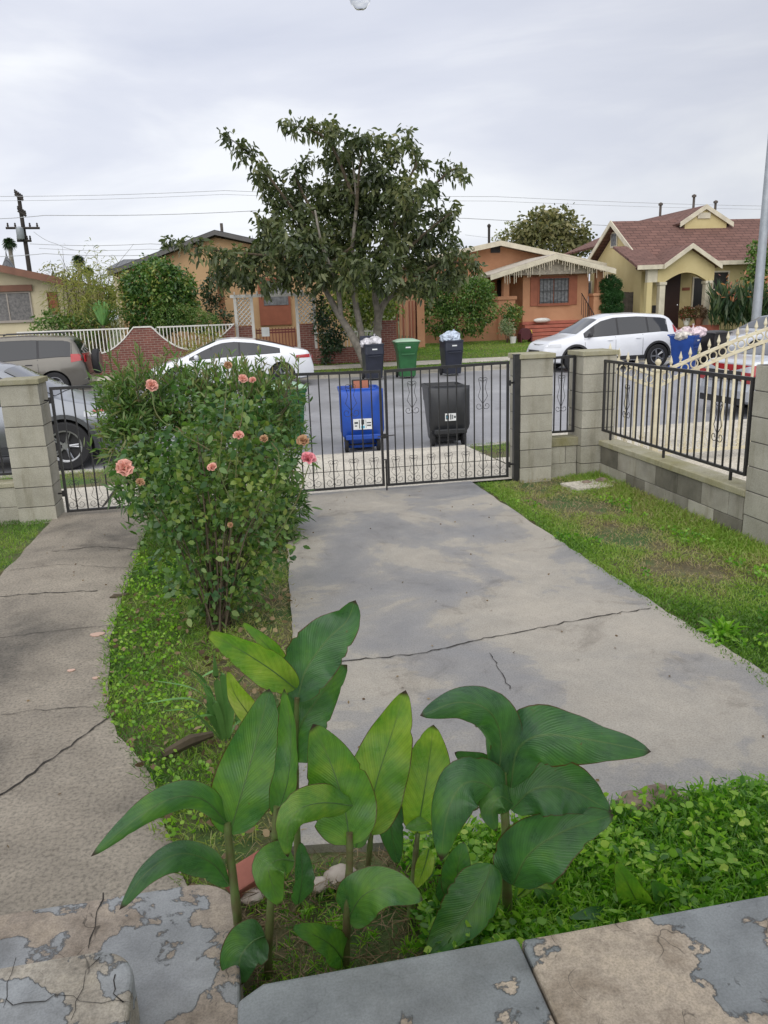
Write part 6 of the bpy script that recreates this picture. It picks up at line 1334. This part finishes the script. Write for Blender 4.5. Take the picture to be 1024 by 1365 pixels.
# bed strip
x, y = scatter(52000, -1.1, .35, 2.3, 8.1, lambda x, y: (x > wxf(y)-.03+.04*sn(x, y, 9)) & (x < dxf(y)+.02+.03*sn(y, x, 9)))
k = sn(x, y, 2.2, 1); dry = .45+.5*k+.55*np.clip((x-wxf(y))/np.maximum(.1, dxf(y)-wxf(y)), 0, 1)-.25; keep = rng.uniform(size=len(x)) < np.clip(1.25-dry, .25, 1); x, y, dry = x[keep], y[keep], dry[keep]
turf('bed_grass', 'thin green and dry grass in the strip between walkway and driveway', x, y, .065, .0048, .15+.75*dry+.12*rng.normal(size=len(x)), ml_grass, lean=.7)
x, y = scatter(5800, -1.1, .3, 2.6, 6.5, lambda x, y: (x > wxf(y)-.02) & (x < wxf(y)+.42) & (sn(x, y, 3.1, 5) > -.25))
n_ = len(x); foliage_o = foliage('clover_patch', np.stack([x, y, rng.uniform(.01, .06, n_)], 1), rdir(n_, .4), .022, .018, ml_weed, None, .1, tint=np.clip(.55+.3*sn(x, y, 3, 2)+.15*rng.normal(size=n_), 0, 1)); tag(foliage_o, 'bright clover like weeds edging the walkway', 'weeds', kind='stuff')
# right hand lawn
x, y = scatter(95000, 2.42, 4.02, 2.4, 8.2, lambda x, y: (x > 2.54+.02*sn(x, y, 7)-.02*(y < 6)) & ((x < 3.98) | (y < 5.2)))
k = sn(x*1.2, y*.8, 1.5, 3); mid = np.exp(-((x-3.15)/.38)**2)*np.clip((y-4.0)/1.2, 0, 1); dry = .16+.30*k+1.5*mid*(.60+.5*sn(x, y, 2.6, 9)); keep = rng.uniform(size=len(x)) < np.where(x < 2.66, .9, np.clip(1.1-dry*1.1, .10, 1)); x, y, dry, mid = x[keep], y[keep], dry[keep], mid[keep]
wallk = np.clip((x-3.45)/.5, 0, 1)
turf('lawn_grass', 'patchy lawn between the driveway and the block wall', x, y, .045+.07*wallk, .0065, .14+.85*dry+.10*rng.normal(size=len(x))+.22*wallk*(1-mid), ml_grass, lean=.6)
x, y = scatter(7000, 2.5, 3.7, 3.0, 7.4, lambda x, y: (sn(x, y, 2.4, 7) > .12) & ((np.abs(x-3.15) > .32) | (y < 4.3)))
n_ = len(x); o = foliage('lawn_weeds', np.stack([x, y, rng.uniform(.01, .05, n_)], 1), rdir(n_, .3), .03, .02, ml_weed, None, .1, tint=np.clip(.3+.3*sn(x, y, 3, 2)+.15*rng.normal(size=n_), 0, 1)); tag(o, 'low leafy weeds along the driveway edge of the lawn', 'weeds', kind='stuff')
# left lawn
x, y = scatter(26000, -4.2, -1.95, 5.6, 8.12, lambda x, y: x < -2.02+.06*sn(x, y, 6))
dry = .35+.4*sn(x, y, 2, 1)-.4*np.clip((y-7.2), 0, 1); turf('left_lawn_grass', 'strip of lawn left of the walkway under the block wall', x, y, .05, .0045, .15+.7*dry+.1*rng.normal(size=len(x)), ml_grass)
# near bed on the right: lush weeds
x, y = scatter(42000, .05, 2.9, 1.66, 2.50, lambda x, y: (sn(x, y, 5, 2) > -.1-1.6*(x-.5)) & (y < 2.40+.04*sn(x, y, 8)))
lush = np.clip((x-.25)/.4, .15, 1); turf('bed_weed_blades', 'tall lush grass in the bed behind the porch ledge', x, y, .05+.09*lush, .0055, .42-.1*lush+.3*sn(x, y, 3, 4)+.1*rng.normal(size=len(x)), ml_weed, z=.02, lean=.45, bend=.5)
x, y = scatter(9000, .40, 2.8, 1.68, 2.42, lambda x, y: sn(x, y, 4, 6) > -.45)
n_ = len(x); hz = .05+.10*np.clip(.5+.5*sn(x, y, 7, 1), 0, 1); P_ = np.stack([x, y, hz*rng.uniform(.2, 1.1, n_)], 1); sz_ = rng.uniform(.02, .055, n_); o = foliage('pointed_weeds', P_, rdir(n_, .45), sz_, sz_*.36, ml_weed, None, .25, tint=np.clip(.35+.35*sn(x, y, 3, 2)+.25*rng.normal(size=n_), 0, 1)); tag(o, 'mixed pointed weeds among the grass behind the right ledge', 'weeds', kind='stuff')
x, y = scatter(5200, .42, 2.8, 1.68, 2.42, lambda x, y: sn(x, y, 5, 3) > .05)
n_ = len(x); z = (.04+.12*np.clip(.5+.5*sn(x, y, 7, 1), 0, 1))*rng.uniform(.5, 1.1, n_); D_ = rng.normal(size=(n_, 3))*np.array([1, 1, .15]); P_ = np.stack([x, y, z], 1); Nup = np.tile(np.array([0, -.3, 1.6]), (n_, 1))
D_ = unit(D_); sz_ = rng.uniform(.010, .034, n_)*np.where(rng.uniform(size=n_) < .12, 1.35, 1); o = foliage('broad_weeds', P_, D_, sz_, sz_*.9, ml_weed, None, .12, Nrm=Nup*.8, tint=np.clip(.5+.3*sn(x, y, 4, 8)+.3*rng.normal(size=n_), 0, 1)); tag(o, 'round leaved bright weeds in the bed behind the porch ledge', 'weeds', kind='stuff')
x, y = scatter(3000, -.13, .5, 1.66, 2.4, lambda x, y: sn(x, y, 6, 1) > -.1)
turf('sprouting_grass', 'sparse green sprouts among the straw under the broad leaved plants', x, y, .06, .005, .4+.3*rng.normal(size=len(x)), ml_weed, z=.0, lean=.6, bend=.4)
# dry twigs and straw under the cannas
x, y = scatter(2200, -.15, .75, 1.66, 2.4); n_ = len(x); D_ = rdir(n_)*np.array([1, 1, .35]); o = foliage('dry_straw', np.stack([x, y, rng.uniform(.01, .05, n_)], 1), D_, .07, .0035, ml_dry, None, .1); tag(o, 'brown straw and dead stems under the broad leaved plants', 'straw', kind='stuff')
x, y = scatter(420, -.9, .35, 2.3, 5.5, lambda x, y: (x > wxf(y)) & (x < dxf(y))); n_ = len(x); D_ = rdir(n_)*np.array([1, 1, .2]); o = foliage('leaf_litter', np.stack([x, y, rng.uniform(.015, .04, n_)], 1), D_, .045, .03, ml_dry, None, .1); tag(o, 'brown fallen leaves on the planting strip', 'leaf litter', kind='stuff')
x, y = scatter(130, -2.0, 2.5, 2.5, 8, lambda x, y: (x < wxf(y)) | (x > dxf(y))); n_ = len(x); D_ = rdir(n_)*np.array([1, 1, .1]); o = foliage('path_litter', np.stack([x, y, np.full(n_, .024)], 1), D_, .018, .012, ml_dry, None, .0); tag(o, 'tiny scattered leaf crumbs on the concrete', 'leaf litter', kind='stuff')
# verges
x, y = scatter(26000, -7, 9, 9.9, 11.33, lambda x, y: (x < AL-.05+.05*sn(x, y, 5)) | ((x > AR+.02+.05*sn(x, y, 5)) & (x < 4.3))); turf('verge_grass', 'grass verge between the near pavement and the kerb', x, y, .05, .006, .35+.35*sn(x, y, 2, 3)+.1*rng.normal(size=len(x)), ml_grass, z=-.11)
x, y = scatter(120000, -9, 24, 24.93, 32.4, lambda x, y: ((y < 25.9) | (y > 27.0)) & ((y < 27.2) | (x > 5.4)) & (x > -5)); z = np.interp(y, [24.9, 26.6, 28.2, 33], [.03, .12, .28, .52])
turf('far_lawn_grass', 'bright lawn across the road in front of the orange house', x, y, .07, .022, .42+.22*sn(x*.5, y*.7, 1.3, 3)+.1*rng.normal(size=len(x)), ml_grass, z=z, lean=.7)
# big leafy weed near the driveway edge, tufts at the wall
for k_, (px_, py_, s_, lb) in enumerate([(965, 845, .15, 'rosette weed at the lawn edge near the right border'), (600 + 60, 0, 0, '')][:1]):
    q = at(px_, py_); t = T('rosette_weed', lb, 'weed', (q.x, q.y, 0)); n_ = 90; D_ = rdir(n_, .5); foliage('foliage', np.tile(np.array([[q.x, q.y, .01]]), (n_, 1))+rng.normal(size=(n_, 3))*np.array([.03, .03, .004]), D_, s_, .028, ml_weed, t, .35, tint=rng.uniform(.1, .6, n_)); m = MB(); m.lathe([(.01, 0), (.006, .03)], 6, Matrix.Translation((q.x, q.y, 0))); m.build('crown', m_stemg, t)
# ---------------------------------------------------------------- loose things in the yard
m_rock = M('brown_rock', (.26, .20, .155), .9, (.13, .095, .07), 14, bs=40, bstr=.6, bd=.006); m_rock2 = M('pale_rock', (.48, .42, .36), .9, (.33, .27, .22), 14, bs=40, bstr=.5)
rk = [(850, 1082, .06, 0, 'brown rock at the driveway corner nearest the big drooping leaves'), (880, 1070, .055, 0, 'dark rock second in the row along the driveway end'), (905, 1072, .04, 1, 'pale flat stone in the row along the driveway end'), (940, 1068, .03, 0, 'small brown stone between larger ones at the driveway end'), (800, 1092, .045, 0, 'brown stone touching the drooping leaf tip'), (985, 1058, .03, 1, 'small pale stone by the right border at the driveway end')]
for a, b_, r_, mi, lb in rk:
    q = at(a, b_, .02); m = MB(); r_ *= 1.35; m.blob((q.x, q.y, r_*.4), (r_*1.25, r_, r_*.75), 3, .10, a); tag(m.build('rock', [m_rock, m_rock2][mi], None, True), lb, 'rock', 'rocks edging the near bed')
for a, b_, r_, lb in [(783, 662, .05, 'leftmost brown rock in the corner by the block wall'), (803, 660, .06, 'middle brown rock in the corner by the block wall'), (820, 664, .045, 'rightmost brown rock in the corner by the block wall')]:
    q = at(a-2, b_-18, .02); m = MB(); m.blob((q.x, q.y-.02, r_*.4), (r_*1.3, r_, r_*.75), 3, .12, a); tag(m.build('rock', m_rock, None, True), lb, 'rock', 'rocks in the wall corner')
q = at(786, 648); m = MB(); m.prism([(q.x-.24, q.y-.2), (q.x+.16, q.y-.22), (q.x+.33, q.y+.02), (q.x+.1, q.y+.16), (q.x-.3, q.y+.1)], -.02, .035, 'z'); tag(m.build('concrete_slab', m_sidewalk), 'loose pale concrete slab lying on the grass by the wall corner', 'paving slab')
q = at(338, 1160, .06); m = MB(); Mx = Matrix.Translation((q.x, q.y, .05)) @ Matrix.Rotation(rad(35), 4, 'Z') @ Matrix.Rotation(rad(12), 4, 'X'); m.box(-.10, .10, -.05, .05, -.03, .03, Mx, bev=.008); tag(m.build('brick', M('terracotta_brick', (.36, .13, .09), .85, (.26, .09, .065), 9, bs=60)), 'red brick lying behind the leftmost broad leaved plant', 'brick')
for a, b_, r_, lb in [(335, 1195, .035, 'white stone in front of the red brick'), (455, 1168, .05, 'pale stone behind the centre broad leaved plant'), (425, 1180, .035, 'small pale stone at the driveway corner behind the broad leaves')]:
    q = at(a, b_, .02); m = MB(); m.blob((q.x, q.y, .02), (r_*1.2, r_, r_*.6), 3, .1, a); tag(m.build('stone', m_rock2, None, True), lb, 'stone', 'pale stones round the planting')
mp_ = M('fallen_petal', (.62, .42, .33), .7)
for a, b_, r_, lb in [(95, 894, .022, 'pinkish fallen petal on the walkway, left one of the pair'), (128, 904, .020, 'pale fallen petal on the walkway, right one of the pair'), (130, 846, .045, 'pale scrap lying on the walkway edge by the weeds')]:
    q = at(a, b_, .018); m = MB(); m.prism([(q.x+r_*cos(t_)*(1+.2*sin(3*t_)), q.y+r_*.7*sin(t_)) for t_ in [2*PI*k/10 for k in range(10)]], .0175, .0225, 'z'); tag(m.build('petal', mp_), lb, 'petal', 'petals on the walkway')
q = at(157, 795, .02); m = MB(); m.blob((q.x, q.y, .02), (.05, .025, .018), 2, .25, 3); m.blob((q.x+.05, q.y+.01, .02), (.03, .02, .018), 2, .3, 4); tag(m.build('soil_clod', m_twig, None, True), 'dark clod of dirt on the walkway beside the bed', 'clod')
# stump of the dead stem at the strip plant
q = at(255, 1000); m = MB(); m.tube([(q.x-.12, q.y-.06, .03), (q.x, q.y, .05), (q.x+.1, q.y+.05, .04)], [.02, .03, .015], 7); tag(m.build('dead_root', m_twig, None, True), 'dry brown root on the bare soil beside the strap leaves', 'root')
# ---------------------------------------------------------------- shrubs across the road
def fz(y): return gz(0, y)
bush('citrus_tree', 'rounded dark green citrus bush in front of the tan house', 'bush', (aT(210, 430, 29).x, 29, .3), [(210, 385, 36, 29), (195, 410, 28, 28.8), (230, 405, 30, 29), (185, 380, 22, 29), (237, 380, 22, 29), (210, 365, 20, 29), (205, 430, 22, 28.9)], 170, 5, .13, .07, ml_citrus, m_twig, depth=.9, up=.0, jit=.09, shell=.6, sr=.03)
bush('clipped_hedge', 'low rounded hedge clipped smooth behind the white railing', 'hedge', (aT(245, 440, 28.4).x, 28.4, .25), [(222, 425, 16, 28.3), (243, 424, 17, 28.3), (262, 428, 15, 28.3), (280, 432, 13, 28.4)], 520, 5, .07, .04, ml_hedge, m_twig, depth=.9, jit=.05, shell=.8, sr=.02)
bush('dark_climber', 'dark leafy climber against the tan house wall', 'climber', (aT(285, 430, 31.5).x, 31.5, .4), [(283, 385, 16, 31.5), (281, 405, 15, 31.5), (290, 370, 12, 31.5), (298, 425, 14, 31)], 80, 5, .14, .07, ml_dark, m_twig, jit=.08, shell=.3, sr=.02)
t_, P__, d__ = bush('bamboo_clump', 'tall feathery yellow green bamboo between the beige and tan houses', 'bamboo', (aT(120, 440, 28.8).x, 28.8, .25), [(100, 395, 24, 28.9), (122, 385, 26, 28.8), (140, 400, 24, 28.8), (110, 420, 26, 28.6), (145, 425, 20, 28.6), (118, 362, 14, 28.9), (95, 375, 12, 29), (160, 405, 12, 28.8), (138, 370, 10, 28.9), (80, 425, 10, 28.6)], 70, 5, .26, .03, ml_bamb, m_stemg, depth=.9, up=.3, bend=.5, jit=.12, shell=.1, ragged=.35, nst=34, sr=.018)
m = MB()
for k in range(26):
    a = aT(random.uniform(80, 170), 440, 28.9); e = aT(random.uniform(60, 185), random.uniform(325, 375), 29.2); m.tube(bz([a, a.lerp(e, .5)+Vector((0, 0, .4)), e], 5), [.015*(1-.08*i) for i in range(11)], 4)
m.build('canes', m_twig, t_)
bush('leafy_shrub', 'mixed green shrub under the beige house window', 'shrub', (aT(75, 440, 28.4).x, 28.4, .25), [(60, 432, 11, 28.4), (78, 430, 13, 28.4), (95, 436, 13, 28.3), (66, 425, 8, 28.4), (115, 438, 12, 28.2)], 130, 5, .14, .06, ml_hedge, m_twig, jit=.08, shell=.3, ragged=.1)
t = T('fan_palm', 'small green fan palm in front of the bamboo', 'palm', (aT(138, 440, 28.1).x, 28.1, .2)); b0 = aT(138, 440, 28.1); m = MB()
for k in range(26):
    a = PI*k/25; e = b0+Vector((cos(a)*1.0, random.uniform(-.4, .2), .25+sin(a)*.75)); strap(t, b0+Vector((0, 0, .1)), b0.lerp(e, .6)+Vector((0, 0, .22)), e, .07, MATS['strap_leaf_green'], name='frond')
m.tube([(b0.x, 28.1, .1), (b0.x, 28.1, b0.z+.15)], .08, 8); m.build('trunk', m_twig, t)
bush('boxy_hedge', 'large squarish hedge in front of the orange porch wall', 'hedge', (aT(607, 440, 31.4).x, 31.4, .42), [(580, 400, 22, 31.4), (605, 395, 26, 31.4), (632, 395, 26, 31.4), (645, 415, 18, 31.4), (585, 425, 22, 31.3), (612, 425, 24, 31.3), (640, 385, 16, 31.4), (570, 390, 12, 31.4), (600, 378, 14, 31.4), (635, 432, 14, 31.3)], 170, 5, .12, .065, ml_hedge, m_twig, depth=.7, jit=.08, shell=.6, sr=.03)
bush('round_shrub', 'dark round shrub beside the orange porch doorway', 'shrub', (aT(681, 440, 31.9).x, 31.9, .45), [(676, 415, 10, 31.9), (687, 416, 10, 31.9), (682, 428, 12, 31.8)], 300, 5, .08, .05, ml_citrus, m_twig, jit=.05, shell=.6)
bush('flowering_shrub', 'pale flowering shrub in front of the dark round shrub', 'shrub', (aT(676, 440, 31.2).x, 31.2, .42), [(675, 434, 9, 31.2), (672, 440, 7, 31.2), (680, 441, 7, 31.2)], 300, 5, .07, .045, leafmat('silvery_leaves', rgbs((.12, .18, .08), (.28, .34, .20), (.5, .52, .38))), m_twig, jit=.05, shell=.5)
bush('cypress_hedge', 'columnar clipped cypress between the orange and yellow houses', 'hedge', (aT(815, 425, 32.5).x, 32.5, .5), [(808, 380, 8, 32.5), (821, 380, 8, 32.5), (814, 373, 7, 32.5), (808, 395, 9, 32.5), (822, 395, 9, 32.5), (808, 410, 9, 32.5), (822, 410, 9, 32.5), (815, 420, 12, 32.5), (815, 395, 10, 32.5)], 650, 5, .07, .03, ml_cyp, m_twig, up=.6, jit=.03, shell=.6, dens=8)
t = T('bird_of_paradise', 'big clump of long paddle leaves with orange flowers beside the yellow porch', 'plant', (aT(980, 432, 31).x, 31, .45)); random.seed(31)
mbp = M('paddle_leaf', (.05, .10, .045), .4, (.025, .05, .03), 5); n_ = 900; px__ = np.array([random.uniform(948, 1040) for _ in range(n_)]); P_ = np.array([tuple(aT(a, random.uniform(395, 436), 31+random.uniform(-.7, .7))) for a in px__]); D_ = np.stack([rng.normal(size=n_)*.35, rng.normal(size=n_)*.3, np.ones(n_)], 1)
foliage('foliage', P_, D_, rng.uniform(.5, 1.1, n_), .10, leafmat('paddle_leaves', rgbs((.02, .05, .025), (.05, .09, .04), (.12, .16, .08))), t, .15); n_ = 60
P_ = np.array([tuple(aT(random.uniform(955, 1035), random.uniform(366, 400), 30.3)) for _ in range(n_)]); foliage('flowers', P_, rdir(n_, .4), .22, .08, leafmat('orange_flowers', rgbs((.45, .16, .07), (.55, .26, .14), (.35, .12, .12))), t, .1)
m = MB(); 
for k in range(14): x = aT(random.uniform(955, 1030), 430, 31).x; m.tube([(x, 31, .4), (x+random.uniform(-.3, .3), 31, 2.4)], .02, 5)
m.build('stalks', m_stemg, t)
bush('tall_shrub', 'light green leafy shrub by the right eave of the yellow house', 'shrub', (aT(1005, 430, 32).x, 32, .5), [(1008, 350, 12, 32), (1012, 330, 12, 32), (1003, 370, 12, 32), (1015, 385, 14, 32), (1018, 360, 16, 32), (1000, 395, 12, 32), (1030, 340, 18, 32)], 90, 5, .16, .09, ml_hedge, m_twig, jit=.1, shell=.3)
bush('garden_shrub', 'tall yellowish green shrub in the garden behind the tree trunks', 'shrub', (aT(470, 440, 30).x, 30, .35), [(455, 385, 20, 30), (480, 390, 24, 30), (505, 400, 22, 30), (465, 415, 26, 29.6), (500, 425, 20, 29.6), (520, 410, 12, 30), (440, 410, 16, 30), (478, 370, 14, 30)], 90, 5, .15, .08, leafmat('yellowish_leaves', rgbs((.06, .10, .03), (.13, .18, .04), (.25, .30, .07), (.36, .38, .12))), m_twig, jit=.12, shell=.2)
bush('ivy_mound', 'dark ivy mound hanging over the low brick wall left of the trunk', 'ivy', (aT(432, 450, 27.5).x, 27.45, .2), [(428, 420, 12, 27.5), (434, 440, 16, 27.2), (440, 460, 13, 27.1), (424, 400, 9, 27.6), (436, 475, 8, 27.05), (450, 450, 10, 27.2)], 200, 5, .10, .07, ml_dark, m_twig, jit=.07, shell=.3)
bush('roadside_weeds', 'tall straggly weeds growing against the brick wall behind the white car', 'weeds', (aT(270, 460, 26.9).x, 26.9, .1), [(255, 466, 9, 26.9), (268, 458, 9, 26.9), (283, 450, 8, 26.9), (262, 474, 10, 26.9), (290, 462, 7, 26.9)], 120, 5, .20, .03, ml_bamb, m_stemg, up=.8, jit=.08, ragged=.1)
# ---------------------------------------------------------------- trees far behind the houses
def bgtree(label, Y, base_px, blobs, mat, per=22, L=.30, W=.16, lv=6, cols=None, group='trees behind the houses'):
    t, P_, d = bush('background_tree', label, 'tree', (aT(*base_px, Y).x, Y, .5), [(a, b, r, Y+random.uniform(-1, 1)) for a, b, r in blobs], per, lv, L, W, mat, m_bark, group, depth=1.0, up=.1, jit=.22, shell=.25, sr=.10, nst=16, parts=('trunk', 'crown')); return t
bgtree('broad olive green tree rising behind the orange bungalow', 46, (735, 420), [(735, 305, 22), (715, 305, 22), (755, 305, 20), (775, 318, 15), (695, 315, 16), (735, 325, 24), (765, 330, 18), (705, 325, 18), (720, 292, 12), (745, 290, 12), (680, 322, 10), (785, 328, 8)], ml_far, 30)
bgtree('thin pale tree left of the broad olive one', 50, (685, 420), [(672, 312, 11), (685, 303, 10), (665, 325, 11), (695, 318, 10)], leafmat('pale_far_leaves', rgbs((.18, .20, .12), (.30, .31, .20), (.38, .37, .27))), 14, .25, .12, 4)
bgtree('hazy tree far behind the bamboo', 52, (110, 400), [(90, 372, 12), (75, 368, 9), (105, 366, 10), (125, 372, 10), (60, 366, 6)], ml_far, 14, .3, .12, 5)
for k, (lo, hi, lb) in enumerate([(-60, -20, 'far line of trees beyond the left houses'), (420, 560, 'far line of trees seen under the big tree'), (560, 690, 'far trees behind the orange bungalow at left'), (330, 440, 'far trees right of the tan house'), (1010, 1120, 'far trees beyond the yellow house')]):
    bgtree(lb, 70, ((lo+hi)/2, 420), [(random.uniform(lo, hi), random.uniform(382, 408), random.uniform(12, 20)) for _ in range(9)], ml_far, 10, .45, .25, 6)
bgtree('low dark trees beyond the gap left of the tan house', 66, (120, 420), [(random.uniform(70, 190), random.uniform(385, 408), random.uniform(12, 18)) for _ in range(12)], ml_citrus, 10, .45, .25, 6)
def palm(label, px_, py_, Y, r, bpy_):
    c = aT(px_, py_, Y); t = T('palm_tree', label, 'palm tree', (c.x, Y, .5), group='palms on the skyline'); R_ = pxr(r, Y); m = MB(); m.tube([(c.x, Y, .3), (c.x, Y, c.z)], [.25, .18], 8); m.build('trunk', m_bark, t)
    n_ = 240; d = rdir(n_, .1); foliage('crown', np.tile(np.array([[c.x, Y, c.z]]), (n_, 1)), d, R_*1.1, R_*.16, ml_dark, t, .45)
palm('small palm above the beige roof at the left edge', 12, 322, 80, 8, 0); palm('little palm behind the bamboo tips', 104, 345, 80, 8, 0); palm('faint palm left of the tan house roof', 222, 332, 85, 9, 0); palm('short palm right of the little one behind the bamboo', 117, 360, 80, 7, 0)
